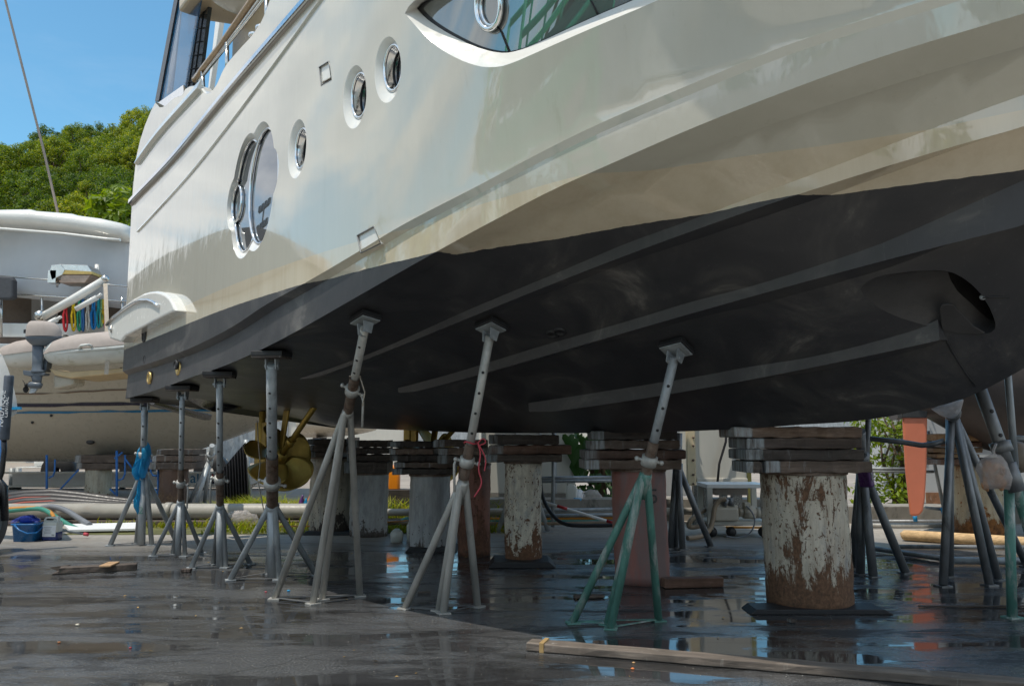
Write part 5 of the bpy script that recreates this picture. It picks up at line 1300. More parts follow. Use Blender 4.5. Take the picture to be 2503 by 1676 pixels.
for k in range(3):
    t = k * 2.094 + .5; rd = Vector((0, math.cos(t), math.sin(t))); tg = Vector((0, -math.sin(t), math.cos(t)))
    mb.strip([[pc + rd * r + (tg * .8 + Vector((.6, 0, 0))) * w_ * e for e in (-1, 0, 1)] for r, w_ in ((.03, .03), (.08, .06), (.13, .05), (.16, .02))])
mb.ball(pc, .04, 8, 6); mb.build('engine_propeller', MT['black'], ob, recalc=False)
mb = M(); mb.prism([at(104, 790, EY + .05), at(116, 786, EY + .05), at(104, 850, EY + .05), at(96, 850, EY + .05)], (0, .2, 0)); mb.build('clamp_bracket', MT['engine'], ob, bevel=.01)
# rope hanks hung along the rail
HY = LY - .35
for (x, col, yb, wd, lab) in ((150, (.52, .02, .03), 758, 11, 'red rope hank, first in the row on the cream boat rail'), (168, (.72, .50, .01), 757, 11, 'yellow rope hank beside the red one on the cream boat rail'), (182, (.03, .36, .20), 757, 13, 'green rope hank right of the yellow one on the rail'), (190, (.04, .17, .42), 758, 7, 'thin blue and white rope hank right of the green one'), (201, (.58, .56, .50), 757, 9, 'white rope hank in the middle of the hanging row'), (214, (.01, .20, .50), 753, 14, 'bright blue rope hank right of the white one'), (226, (.01, .30, .34), 750, 11, 'teal rope hank right of the bright blue one'), (232, (.22, .40, .18), 748, 6, 'pale green rope hank beside the teal one'), (237, (.62, .42, .01), 740, 7, 'yellow looped rope hank at the right end of the row'), (240, (.45, .02, .05), 752, 5, 'dark red rope hank last at the right end of the row')):
    mat = plain('rope_' + lab.split()[0] + str(x), col, .75, 0, .3, 26, bmp=.8)
    mb = M(); yt = 684
    for k in range(6):
        ph = random.uniform(-1, 1); w_ = wd * random.uniform(.5, 1)
        pts = []
        for j in range(17):
            t = 2 * math.pi * j / 16; px = x + math.sin(t) * w_ * .5 * (1.0 if math.cos(t) < 0 else .55) + ph; py = (yt + yb) / 2 - math.cos(t) * (yb - yt) / 2 * random.uniform(.97, 1.0)
            pinch = math.exp(-((py - 704) / 9) ** 2); px = x + (px - x) * (1 - .55 * pinch)
            pts.append(at(px, py, HY - .02 * k))
        mb.tube(pts, .019, 6)
    mb.tube([at(x - wd * .32, 704, HY - .1), at(x + wd * .32, 706, HY - .12), at(x - wd * .3, 709, HY - .1)], .022, 6)
    tag(mb.build('rope_hank', mat, None), lab, 'rope', 'coloured rope hanks on the boat rail')
# VHF whip / stay rising from the hardtop
mb = M(); mb.tube([at(132, 486, LY + 1.0), at(100, 345, LY + .6), at(12, 0, LY + .2), at(-8, -80, LY + .1)], [.034, .032, .03, .03], 6); tag(mb.build('rigging_wire', plain('grey_wire', (.32, .27, .24), .5, .3, .1, 5), None), 'thin grey stay slanting across the blue sky at top left', 'wire')
# ---- small cream boat cut by the left edge
SY = 12.2
mb = M(); out = []
for k in range(20):
    f = k / 19; out.append(f)
W = thing('ski_boat', tuple(at(-60, 960, SY)), 'pale ski boat with a blue stripe, cut off by the left edge', 'boat')
prof_ = [(-10, 795), (5, 812), (18, 842), (30, 880), (38, 915), (40, 935), (37, 946), (28, 953), (10, 958), (-20, 962)]
mb = M(); rr = []
for dx, dy in ((0, 0), (-150, .5), (-330, 1.2)):
    rr.append([at(x + dx, y - (30 if dx < -200 else 0), SY + dy) for x, y in prof_])
mb.strip(rr); mb.strip([rr[0], [at(x - 14, y, SY + 1.1) for x, y in prof_]])
mb.build('hull', MT['whitepaint'], W, recalc=True)
mb = M(); mb.prism([at(-60, 932, SY - .02), at(46, 930, SY - .02), at(47, 936, SY - .02), at(-60, 938, SY - .02)], (0, .04, 0)); mb.build('stripe', plain('sky_blue_tape', (.01, .26, .52), .35, 0, .1, 6), W)
# trailer with padded guide post and wheel
TR = thing('boat_trailer', (at(0, 1250, 11.6).x - .3, 11.6, 0), 'dark trailer with a padded guide post and black wheel at the left edge', 'trailer')
TY = 11.4
mb = M(); mb.tube([at(9, 1005, TY), at(10, 1030, TY), at(4, 1080, TY), at(-14, 1130, TY), at(-30, 1180, TY)], .035, 12); mb.build('guide_post', MT['blackpaint'], TR)
mb = M(); a, c = at(10, 1006, TY), at(21, 858, TY); mb.tube([a, a + (c - a) * .02, a + (c - a) * .98, c], [.05, .062, .062, .055], 18); pd = mb.build('post_pad', plain('worn_navy_pad', (.075, .09, .115), .6, 0, .25, 8, dirt=(.02, .02, .02), dirt_amt=.6), TR)
ax_ = (c - a).normalized(); fr = Vector((0, -1, 0)); fr = (fr - ax_ * fr.dot(ax_)).normalized(); rg = ax_.cross(fr)
sgn = rg if rg.x > 0 else -rg
text('NAUTIQUE', 'lettering', a + (c - a) * .48 + fr * .064 - sgn * .024, ax_, -sgn, .10, MT['paper'], pd, .25)
text('CENTRAL', 'lettering', a + (c - a) * .50 + fr * .058 + sgn * .034, ax_, -sgn, .066, MT['paper'], pd, .25)
mb = M(); wc = at(-26, 1180, 11.3); mb.lathe([(.18, -.1), (.34, -.11), (.40, -.07), (.41, 0), (.40, .07), (.34, .11), (.18, .1)], Vector((wc.x, 11.3, .41)), (1, .15, 0), 32); whl = mb.build('wheel', MT['black'], TR)
mb = M(); mb.lathe([(0, .06), (.17, .08), (.19, .1)], Vector((wc.x, 11.3, .41)), (1, .15, 0), 24); mb.build('rim', MT['galv'], whl)
mb = M(); mb.tube([at(-40, 1110, TY), at(2, 1102, TY), at(9, 1112, TY), at(11, 1190, TY)], .05, 10); mb.build('mudguard', MT['blackpaint'], TR)

# ------------------------------------------------------------------ yard behind the stern
def frame_scaffold(label, posts, y0, y1, Yd, extra, name='scaffold_frame', mat='bluepaint', r=.028, grp='blue scaffold frames under the cream boat'):
    c = at(sum(posts) / len(posts), y1, Yd); t = thing(name, (c.x, Yd, 0), label, 'scaffold frame', grp)
    for x in posts:
        a = at(x, y1, Yd); a.z = 0; mb = M(); mb.tube([a, at(x, y0, Yd)], r, 8); mb.build('upright', MT[mat], t)
    mb = M()
    for e in extra: mb.tube([at(x, y, Yd) for x, y in e], r * .75, 8)
    mb.build('brace', MT[mat], t); return t
frame_scaffold('blue scaffold upright with bent step and diagonal brace, left of the olive pile', [107], 1040, 1142, 19.8, [[(112, 1092), (121, 1088), (125, 1078), (126, 1050)], [(118, 1140), (180, 1073)]])
frame_scaffold('blue scaffold frame between the olive pile and the bagged stand', [267], 1030, 1160, 18.6, [[(271, 1098), (281, 1094), (286, 1083), (286, 1040)], [(252, 1118), (264, 1130)], [(286, 1048), (302, 1070)], [(262, 1048), (280, 1034)]])
frame_scaffold('blue scaffold frame just left of the dark brown pile', [362], 1050, 1160, 18.9, [[(345, 1050), (345, 1078), (350, 1087), (362, 1088)], [(352, 1116), (364, 1140)]])
frame_scaffold('blue scaffold upright beside the padded guide post at the left edge', [4], 960, 1110, 13.5, [[(-20, 985), (12, 988)]])
# white trailer beam with lettering, further back
TBY = 24.0
tb = thing('flatbed_trailer', (at(300, 1110, TBY).x, TBY, 0), 'long white flatbed trailer with a lettered side board behind the piles', 'trailer')
mb = M(); mb.prism([at(28, 1083, TBY), at(640, 1078, TBY), at(640, 1108, TBY), at(28, 1110, TBY)], (0, .3, 0)); mb.build('side_beam', MT['board'], tb, bevel=.01)
mb = M(); mb.box((at(300, 1111, TBY).x, TBY - .04, at(300, 1111, TBY).z), (9.0, .22, .05)); mb.box((at(300, 1080, TBY).x, TBY - .04, at(300, 1080, TBY).z), (9.0, .22, .05)); mb.build('flange', MT['white'], tb)
for x in (28, 42, 280, 470, 560):
    a = at(x, 1110, TBY + .2); a.z = 0; mb = M(); mb.tube([a, at(x, 1070 if x < 50 else 1110, TBY + .2)], .09, 8); mb.build('leg', MT['galv'], tb)
for x in (130, 310, 480): 
    a = at(x, 1120, TBY + .8); mb = M(); mb.lathe([(.1, -.15), (.5, -.15), (.5, .15), (.1, .15)], Vector((a.x, TBY + .9, .5)), (0, 1, 0), 20); mb.build('wheel', MT['black'], tb)
def tbt(s, x, y, size, mat): text(s, 'lettering', at(x, y, TBY - .03), (1, 0, 0), (0, 0, 1), size, MT[mat], tb)
tbt('al Gol', 475, 1093, .42, 'bluestripe'); tbt('TOP', 508, 1092, .42, 'redpaint'); tbt('P', 526, 1090, .42, 'redpaint'); tbt('rt', 550, 1090, .42, 'redpaint')
mb = M()
for k in range(16): mb.box(at(484 + k * 3.4, 1103, TBY - .01), (.05 * random.uniform(.6, 1.3), .01, .07))
mb.build('small_lettering', MT['navystripe'], tb)
# far clutter boats on the paving
def far_boat(label, x0, x1, y0, y1, Yd, mat):
    t = thing('parked_boat', tuple(Vector((at((x0 + x1) / 2, y1, Yd).x, Yd, .3))), label, 'boat', 'boats parked at the far end of the yard')
    mb = M(); a, c = at(x0, y0, Yd), at(x1, y0, Yd); zb_ = at(x0, y1, Yd).z; rr = []
    for k in range(13):
        f = k / 12; p = a.lerp(c, f); w_ = 1.3 * math.sin(math.pi * min(1, .15 + f * .85)) ** .5 + .05
        rr.append([p + Vector((0, -w_, 0)), Vector((p.x, p.y - w_ * .8, (p.z + zb_) / 2)), Vector((p.x, p.y, zb_ + .3 * f ** 3)), Vector((p.x, p.y + w_ * .8, (p.z + zb_) / 2)), p + Vector((0, w_, 0))])
    mb.strip(rr); mb.strip([[r[0], r[-1]] for r in rr]); mb.poly(rr[0]); mb.poly(rr[-1]); mb.build('hull', MT[mat], t)
    mb = M(); m_ = a.lerp(c, .45); mb.box(m_ + Vector((0, 0, .35)), ((c.x - a.x) * .35, 1.3, .7)); mb.build('cabin', MT['white'], t, bevel=.15)
    mb = M()
    for f in (.25, .7):
        p = a.lerp(c, f); mb.box(Vector((p.x, p.y, zb_ / 2)), (.3, 1.2, max(.1, zb_)))
    mb.build('cradle', MT['timberdark'], t)
far_boat('small white boat on the far paving, seen under the cream hull at left', 60, 175, 1066, 1082, 40, 'white')
far_boat('small pale boat on the far paving behind the dark brown pile', 395, 520, 1050, 1076, 42, 'boatwhite')
far_boat('white hull on the far paving seen beyond the propeller', 690, 860, 962, 1000, 34, 'boatwhite')
# pale yard building closing the view beyond
bd_ = thing('yard_shed', (-10, 47, 0), 'long pale shed across the far end of the paving', 'shed')
mb = M(); mb.box((-4, 48, 2.2), (100, 4, 4.4)); mb.build('wall', MT['boxwhite'], bd_)
mb = M(); mb.prism([(-55, 45.5, 4.4), (-55, 50.5, 4.4), (-55, 48, 5.2)], (102, 0, 0)); mb.build('roof', MT['boxgrey'], bd_)
for k in range(9):
    mb = M(); mb.box((-46 + k * 10.5, 45.95, 1.5), (4, .1, 3)); mb.build('shutter', MT['galv'], bd_)
# bundle of black pipes
for k, (pts, lab) in enumerate((([(8, 1137), (60, 1130), (120, 1127), (180, 1133), (260, 1144), (330, 1152)], 'topmost black pipe with a red line in the bundle on the ground'),
                           ([(8, 1146), (60, 1137), (120, 1136), (180, 1141), (260, 1150), (330, 1157)], 'second black pipe from the top of the bundle on the ground'),
                           ([(8, 1156), (60, 1148), (120, 1145), (180, 1149), (260, 1155), (330, 1161)], 'third black pipe from the top of the bundle on the ground'),
                           ([(8, 1165), (60, 1160), (130, 1155), (200, 1156), (260, 1159), (330, 1163)], 'lowest black pipe of the bundle on the ground'))):
    P_ = [at(x, y, 15.6 - .12 * k) for x, y in pts]; P_ = [Vector((-12, 16.2, .12))] + P_ + [Vector((P_[-1].x + .8, 15.7, .06))]
    for p in P_: p.z = max(.06, p.z)
    t = thing('black_pipe', (P_[3].x, 15.6 - .12 * k, 0), lab, 'pipe', 'black pipes bundled on the ground')
    mb = M(); mb.tube(P_, .085, 12); mb.build('pipe_body', MT['pipeblack'], t)
    mb = M(); mb.tube([p + Vector((0, -.078, .0)) for p in P_], .020, 6); mb.build('red_stripe', MT['redline'], t)
mb = M(); a = gr(-60, 1186); c = gr(283, 1181); mb.tube([Vector((-10.5, 14.8, .23)), Vector((-3.6, 14.8, .23)), Vector((-3.55, 14.8, .23))], .14, 20)
for x in (-6.1, -4.2): mb.tube([Vector((x - .06, 14.8, .23)), Vector((x + .06, 14.8, .23))], .16, 20)
pw = mb.build('white_pipe', MT['pipewhite'], None); tag(pw, 'thick dirty white pipe lying behind the blue bucket and bottle', 'pipe')
mb = M(); mb.tube([Vector((-3.4, 14.9, .2)), Vector((6, 15.3, .2))], .065, 14); tag(mb.build('white_pipe', MT['pipewhite'], None), 'thinner white pipe running along the grass behind the propeller', 'pipe')
mb = M(); mb.box((-6, 14.8, .045), (9.5, .5, .09)); tag(mb.build('pipe_bearer', MT['timberdark'], None, bevel=.01), 'dark timber bearer under the thick white pipe', 'timber')
# hoses over the pipe
def hose(label, pts, r, mat, Yd=None, name='hose'):
    P_ = [at(x, y, Yv) for x, y, Yv in pts]
    for p in P_: p.z = max(r, p.z)
    for _ in range(2):
        q_ = [P_[0]]
        for k in range(len(P_) - 1): q_ += [P_[k].lerp(P_[k + 1], .25), P_[k].lerp(P_[k + 1], .75)]
        P_ = q_ + [P_[-1]]
    mb = M(); mb.tube(P_, r, 8); return tag(mb.build(name, MT[mat], None), label, 'hose')
hose('yellow-orange hose looping over the white pipe to the bottle', [(8, 1164, 14.6), (60, 1160, 14.6), (95, 1161, 14.55), (118, 1170, 14.4), (127, 1190, 13.6)], .03, 'orangehose')
hose('green hose looping over the white pipe beside the orange one', [(14, 1168, 14.6), (70, 1162, 14.6), (100, 1163, 14.5), (122, 1178, 14.2), (160, 1202, 13.9), (180, 1210, 13.7)], .04, 'greenhose')
hose('grey hose pair arching over the white pipe to the grass', [(95, 1162, 14.7), (118, 1157, 14.6), (150, 1165, 14.5), (180, 1185, 14.2), (205, 1200, 13.9)], .05, 'greyhose')
# bucket, brush, bottle
bk = gr(45, 1240); BKT = thing('blue_bucket', (bk.x, bk.y + .2, 0), 'square blue plastic bucket on the wet ground at far left', 'bucket')
mb = M(); rr = []
def rsq(cx, cy, hx, hy, z, n=6, r=.06):
    out = []
    for sx_, sy_, t0 in ((1, 1, 0), (-1, 1, .5), (-1, -1, 1), (1, -1, 1.5)):
        for k in range(n):
            t = math.pi * (t0 + .5 * k / (n - 1)); out.append(Vector((cx + sx_ * (hx - r) + math.cos(t) * r, cy + sy_ * (hy - r) + math.sin(t) * r, z)))
    return out
bx_, by_ = BKT.location.x, BKT.location.y
mb.strip([rsq(bx_, by_, .165, .13, .004), rsq(bx_, by_, .185, .15, .24), rsq(bx_, by_, .20, .165, .245), rsq(bx_, by_, .20, .165, .265), rsq(bx_, by_, .18, .145, .265), rsq(bx_, by_, .16, .12, .02)], closed=True); mb.poly(rsq(bx_, by_, .165, .13, .004)); mb.build('tub', MT['bucket'], BKT)
mb = M(); mb.tube([Vector((bx_ - .12, by_ - .16, .25)), Vector((bx_ - .03, by_ - .19, .18)), Vector((bx_ + .1, by_ - .2, .13)), Vector((bx_ + .2, by_ - .14, .13)), Vector((bx_ + .21, by_, .2))], .014, 8); mb.build('carry_handle', MT['bucket'], BKT)
BR = thing('deck_brush', (bx_, by_, .27), 'deck brush with blue bristles resting on the blue bucket', 'brush')
mb = M()
for k in range(700):
    x = bx_ + random.uniform(-.15, .14); y = by_ + random.uniform(-.10, .05); h = .25 + .1 * (1 - ((x - bx_) / .17) ** 2)
    p = Vector((x, y, h + .03)); e = p + Vector(((x - bx_) * .5 + random.gauss(0, .012), -.06 + random.gauss(0, .02), random.uniform(-.06, .02))); d_ = Vector((.004, 0, 0)); mb.add([p - d_, p + d_, e], [(0, 1, 2)])
mb.ball((bx_ - .01, by_ - .02, .31), (.14, .08, .05), 14, 8); mb.build('bristles', MT['bristle'], BR, recalc=False)
mb = M(); mb.prism([Vector((bx_ - .08, by_ + .02, .38)), Vector((bx_ + .12, by_ + .02, .33)), Vector((bx_ + .15, by_ + .02, .28)), Vector((bx_ + .12, by_ + .02, .30)), Vector((bx_ - .09, by_ + .02, .35))], (0, .07, 0)); mb.build('brush_head', MT['timberpale'], BR, bevel=.01)
mb = M(); mb.tube([Vector((bx_ + .13, by_ + .05, .30)), at(100, 1206, 12.75), at(195, 1221, 12.9)], .016, 10); mb.build('handle', MT['galv'], BR)
mb = M(); mb.tube([at(192, 1220.5, 12.9), at(202, 1222, 12.9)], .026, 10); mb.build('handle_end', MT['cordred'], BR)
bp = gr(111, 1236); BT = thing('jerry_bottle', (bp.x, bp.y + .09, 0), 'clear white bottle of dark blue liquid on the wet ground beside the bucket', 'bottle')
x_, y_ = BT.location.x, BT.location.y
mb = M(); mb.strip([rsq(x_, y_, .118, .09, .12, r=.03), rsq(x_, y_, .118, .09, .24, r=.03), rsq(x_, y_, .112, .085, .275, r=.03)], closed=True)
mb.prism([Vector((x_ - .115, y_ - .04, .27)), Vector((x_ - .115, y_ - .04, .31)), Vector((x_ - .09, y_ - .04, .345)), Vector((x_ + .02, y_ - .04, .345)), Vector((x_ + .06, y_ - .04, .325)), Vector((x_ + .06, y_ - .04, .31)), Vector((x_ - .0, y_ - .04, .325)), Vector((x_ - .075, y_ - .04, .325)), Vector((x_ - .08, y_ - .04, .3)), Vector((x_ + .02, y_ - .04, .3)), Vector((x_ + .06, y_ - .04, .31)), Vector((x_ + .11, y_ - .04, .27))], (0, .08, 0))
mb.lathe([(.032, .27), (.032, .355), (0, .355)], Vector((x_ + .075, y_, 0)), (0, 0, 1), 14)
mb.build('bottle_body', MT['hdpe'], BT)
mb = M(); mb.strip([rsq(x_, y_, .117, .09, .004, r=.03), rsq(x_, y_, .119, .091, .02, r=.03), rsq(x_, y_, .119, .091, .125, r=.03)], closed=True); mb.poly(rsq(x_, y_, .117, .09, .004, r=.03)); mb.build('blue_liquid', MT['bluefluid'], BT)
mb = M(); mb.prism([Vector((x_ - .098, y_ - .094, .06)), Vector((x_ + .1, y_ - .094, .06)), Vector((x_ + .1, y_ - .094, .225)), Vector((x_ - .098, y_ - .094, .225))], (0, .002, 0)); lb_ = mb.build('paper_label', MT['paper'], BT)
mb = M()
for k in range(5): mb.box((x_ - .02 + .0 * k, y_ - .096, .20 - k * .022), (.12 - .02 * (k % 3), .001, .006))
mb.box((x_ + .065, y_ - .096, .085), (.04, .001, .022)); mb.build('label_print', MT['galv'], lb_)
bl_ = gr(165, 1214, .05); mb = M(); mb.prism([gr(158, 1216, .03), gr(320, 1213, .03), gr(322, 1199, .06), gr(145, 1203, .06)], (0, 0, .04)); tag(mb.build('white_board', MT['board'], None, bevel=.006), 'flat white board lying at the edge of the grass at left', 'board')
# blue bag knotted on the first stand
ap, d_ = st1[1], st1[2]
BG = thing('blue_plastic_bag', tuple(ap), 'blue plastic bag knotted round the furthest left stand', 'plastic bag')
def sheet_blob(pts, Yd, th, name, mat, parent, puff=.12):
    c = sum((Vector(p) for p in pts), Vector((0, 0))) / len(pts); mb = M(); n = len(pts); rr = []
    for lv, inset in ((-1, .0), (-.5, .0), (0, 0), (1, .0)): pass
    for sgn_ in (-1, 1):
        for t in range(6):
            f = 1 - t / 5; row = []
            for p in pts:
                v = c + (Vector(p) - c) * f; w3 = at(v.x, v.y, Yd); row.append(w3 + Vector((0, sgn_ * puff * math.sqrt(max(0, 1 - f * f)) + random.uniform(-.018, .018) * (f < .99), random.uniform(-.012, .012) * (f < .99))))
            rr.append(row)
        mb.strip(rr[-6:], closed=True)
    return mb.build(name, MT[mat], parent)
sheet_blob([(327, 1012), (338, 1010), (344, 1020), (346, 1035), (342, 1055), (336, 1078), (332, 1092), (323, 1096), (316, 1088), (322, 1060), (328, 1035)], ap.y - .12, 0, 'bag_lobe', 'bluebag', BG, .09)
sheet_blob([(326, 1014), (320, 1022), (314, 1040), (312, 1055), (303, 1075), (302, 1085), (310, 1098), (318, 1096), (322, 1075), (326, 1050), (330, 1030)], ap.y - .10, 0, 'bag_lobe', 'bluebag', BG, .08)
sheet_blob([(318, 1090), (326, 1092), (325, 1130), (324, 1160), (322, 1182), (314, 1175), (305, 1158), (307, 1140), (314, 1120)], ap.y - .02, 0, 'bag_tail', 'bluebag', BG, .05)
# grass along the pipes
MT['grassbed'] = plain('grass_soil', (.11, .11, .035), .95, 0, .4, 4, bmp=.5)
mb = M(); tints = []
gb = M(); e0 = [(-7.2, 13.3), (-4.5, 13.35), (-2, 13.45), (0.2, 13.6)]; e1_ = [(0.4, 16.2), (-2, 16.3), (-3.5, 16.7), (-6.2, 16.7), (-7.2, 15.0)]
gb.poly([Vector((x, y, .006)) for x, y in e0 + e1_]); tag(gb.build('grass_bed', MT['grassbed'], None, recalc=False), None, None, None, 'structure')
def blade(p, h, lean):
    d_ = Vector((random.gauss(0, 1), random.gauss(0, .5), 0)).normalized(); w_ = Vector((d_.y, -d_.x, 0)) * random.uniform(.008, .018)
    m_ = p + Vector((0, 0, h * .6)) + d_ * lean * h * .3; e = p + Vector((0, 0, h * .9)) + d_ * lean * h
    mb.add([p - w_, p + w_, m_ + w_ * .8, m_ - w_ * .8], [(0, 1, 2, 3)]); mb.add([m_ - w_ * .8, m_ + w_ * .8, e], [(0, 1, 2)])
    t = random.random() * .7; tints.extend([t] * 7)
for k in range(6500):
    x = random.uniform(-7.2, .3); y = random.uniform(13.4, 16.1)
    if 14.55 < y < 15.05 and x < -3.5: continue
    if y < 14.15 and x < -5.0: continue
    if x < -3.5 and y > 15: continue
    n_ = math.sin(x * 2.3) * math.sin(y * 3.1 + x) + random.uniform(-.6, .6)
    h = random.uniform(.05, .13) if n_ < .3 else random.uniform(.10, .22)
    if y > 15.2 and -3.6 < x < 0: h = random.uniform(.2, .5)
    blade(Vector((x, y, .005)), h, random.uniform(.3, 1.0))
for k in range(2600):
    x = random.uniform(-6.1, -3.6); blade(Vector((x, random.uniform(15.4, 16.5), .005)), random.uniform(.2, .55) * (1 - .5 * abs((x + 4.8) / 1.3)), random.uniform(.6, 1.2))
tag(mb.build('grass', MT['grassy'], None, attr={'tint': tints}, recalc=False), 'ragged yellow-green grass along the pipes', None, None, 'stuff')
# draped black cloth, bags, tub of bottles
BKc = thing('shade_cloth', tuple(Vector((at(545, 1180, 16.4).x, 16.4, 0))), 'black cloth draped from a prop beside the long grass', 'cloth')
mb = M(); rr = []
for k in range(33):
    f = k / 32; xt = 496 + (562 - 496) * f; yt = 1092 - (1092 - 1010) * f ** .9; xb = 497 + (570 - 497) * f; yb = 1186 - 12 * f
    rr.append([at(xt + (xb - xt) * t / 8, yt + (yb - yt) * t / 8, 16.4 + .10 * math.sin(k * 2.1) * (.3 + t / 8)) for t in range(9)])
mb.strip(rr); mb.build('cloth_sheet', MT['blackfabric'], BKc, recalc=False)
mb = M(); a = at(572, 1180, 16.5); a.z = 0; mb.tube([a, at(563, 1005, 16.5)], .05, 10); mb.build('prop_pole', MT['galv'], BKc)
BS = M(); p = at(470, 1188, 15.2)
for k in range(3): BS.ball(Vector((p.x + .3 * k - .35, 15.0, .12 + .02 * k)), (.26, .2, .14), 12, 8)
for v in BS.v: v += Vector((random.uniform(-.03, .03), 0, random.uniform(-.02, .03)))
tag(BS.build('rubbish_bag', MT['silverbag'], None), 'crumpled black and silver rubbish bag on the grass', 'bag')
BS = M(); p = at(550, 1195, 14.3); BS.ball(Vector((p.x, 14.3, .13)), (.3, .2, .15), 14, 10)
for v in BS.v: v += Vector((random.uniform(-.03, .03), random.uniform(-.03, .03), random.uniform(-.03, .03)))
tag(BS.build('white_bag', MT['clearbag'], None), 'cloudy white plastic bag on the grass beside the silver one', 'bag')
tp = gr(692, 1199); TB_ = thing('black_tub', (tp.x, tp.y + .15, 0), 'black plastic tub holding bottles beside the stained beige pile', 'tub')
mb = M(); mb.lathe([(.0, .004), (.13, .004), (.16, .30), (.175, .30), (.175, .33), (.15, .33), (.13, .05)], (TB_.location.x, TB_.location.y, 0), (0, 0, 1), 24); mb.build('tub_body', MT['black'], TB_)
for dx, mat, lab, h in ((-.08, 'purple', 'purple bottle with orange label standing in the black tub', .26), (.02, 'bluebag', 'small blue bottle standing in the black tub', .2), (.1, 'orange', 'orange bottle standing in the black tub', .30)):
    mb = M(); mb.lathe([(0, .0), (.045, .0), (.05, .02), (.05, h * .6), (.02, h * .85), (.018, h), (0, h)], (TB_.location.x + dx, TB_.location.y - .03, .25), (.15 if dx < 0 else 0, 0, 1), 16)
    tag(mb.build('bottle', MT[mat], None), lab, 'bottle', 'bottles in the black tub')
jp = at(893, 1115, 16.5); mb = M(); mb.strip([rsq(jp.x, 16.5, .19, .1, .52), rsq(jp.x, 16.5, .19, .1, .9), rsq(jp.x, 16.5, .12, .08, .98)], closed=True); mb.poly(rsq(jp.x, 16.5, .12, .08, .98)); tag(mb.build('orange_can', MT['orange'], None), 'orange jerry can between the two grey piles', 'can')
cr = M(); cr.box((jp.x, 16.5, .26), (.8, .4, .5)); tag(cr.build('crate', MT['timberdark'], None, bevel=.01), 'dark crate under the orange jerry can', 'crate')
for dx, h, lab in ((0, .2, 'white plastic tub on the wet ground between the grey piles'), (.24, .34, 'pale grey bottle on the wet ground between the grey piles')):
    p = gr(907, 1240); mb = M(); mb.lathe([(0, .004), (.09, .004), (.095, h * .7), (.07, h * .85), (.035, h), (0, h)], (p.x + dx, p.y, 0), (0, 0, 1), 18); tag(mb.build('plastic_bottle', MT['hdpe'], None), lab, 'bottle')
hose('coil of pale hose on the ground between the grey piles', [(915, 1192, 14), (930, 1184, 14.2), (945, 1188, 14.2), (935, 1196, 13.9), (918, 1196, 13.9), (922, 1188, 14.2), (940, 1190, 14.1)], .03, 'greenhose')
# hanging frayed cord near the propeller
mb = M(); mb.tube([at(588, 962, 11.6), at(590, 1000, 11.6), at(595, 1060, 11.6), at(590, 1100, 11.6), at(602, 1160, 11.6), at(610, 1185, 11.6)], .008, 6)
for k in range(9): mb.tube([at(588, 1104, 11.6), at(575 - random.uniform(0, 5), 1112 + random.uniform(-4, 6), 11.6)], .005, 5)
tag(mb.build('frayed_cord', MT['rope'], None), 'thin frayed cord hanging in front of the bronze propeller', 'cord')
# cords on the leaning stands
ap, d_, Ln = st6[1:]
mb = M(); c = ap + d_ * Ln * .30; 
mb.tube([c + Vector((math.cos(t) * .055, math.sin(t) * .055, .01 * math.sin(2 * t))) for t in [k * .42 for k in range(16)]], .008, 6)
e = c + Vector((.07, -.06, 0))
def soft(P_):
    for _ in range(3): P_ = [P_[0]] + [q_ for k in range(len(P_) - 1) for q_ in (P_[k].lerp(P_[k + 1], .25), P_[k].lerp(P_[k + 1], .75))] + [P_[-1]]
    return P_
mb.tube(soft([e, e + Vector((.05, 0, .05)), e + Vector((.08, 0, 0)), e + Vector((.02, 0, -.02))]), .006, 6)
mb.tube(soft([e, e + Vector((.03, 0, -.1)), e + Vector((.0, 0, -.24)), e + Vector((.05, 0, -.36)), e + Vector((-.03, 0, -.48))]), .007, 6); mb.tube(soft([e, e + Vector((.08, 0, -.14)), e + Vector((.06, 0, -.25))]), .006, 6)
tag(mb.build('red_cord', MT['cordred'], None), 'red cord tied in a bow on the whitish leaning stand', 'cord')
ap, d_, Ln = st5[1:]; c = ap + d_ * Ln * .47; mb = M(); mb.tube([c + Vector((math.cos(t) * .052, math.sin(t) * .052, 0)) for t in [k * .42 for k in range(16)]], .006, 6)
mb.tube([c + Vector((.05, -.03, 0)), c + Vector((.10, -.03, -.15)), c + Vector((.08, -.03, -.28))], .006, 6); tag(mb.build('tie_wire', MT['rope'], None), 'grey wire looped round the pale leaning stand beside the propeller', 'wire')
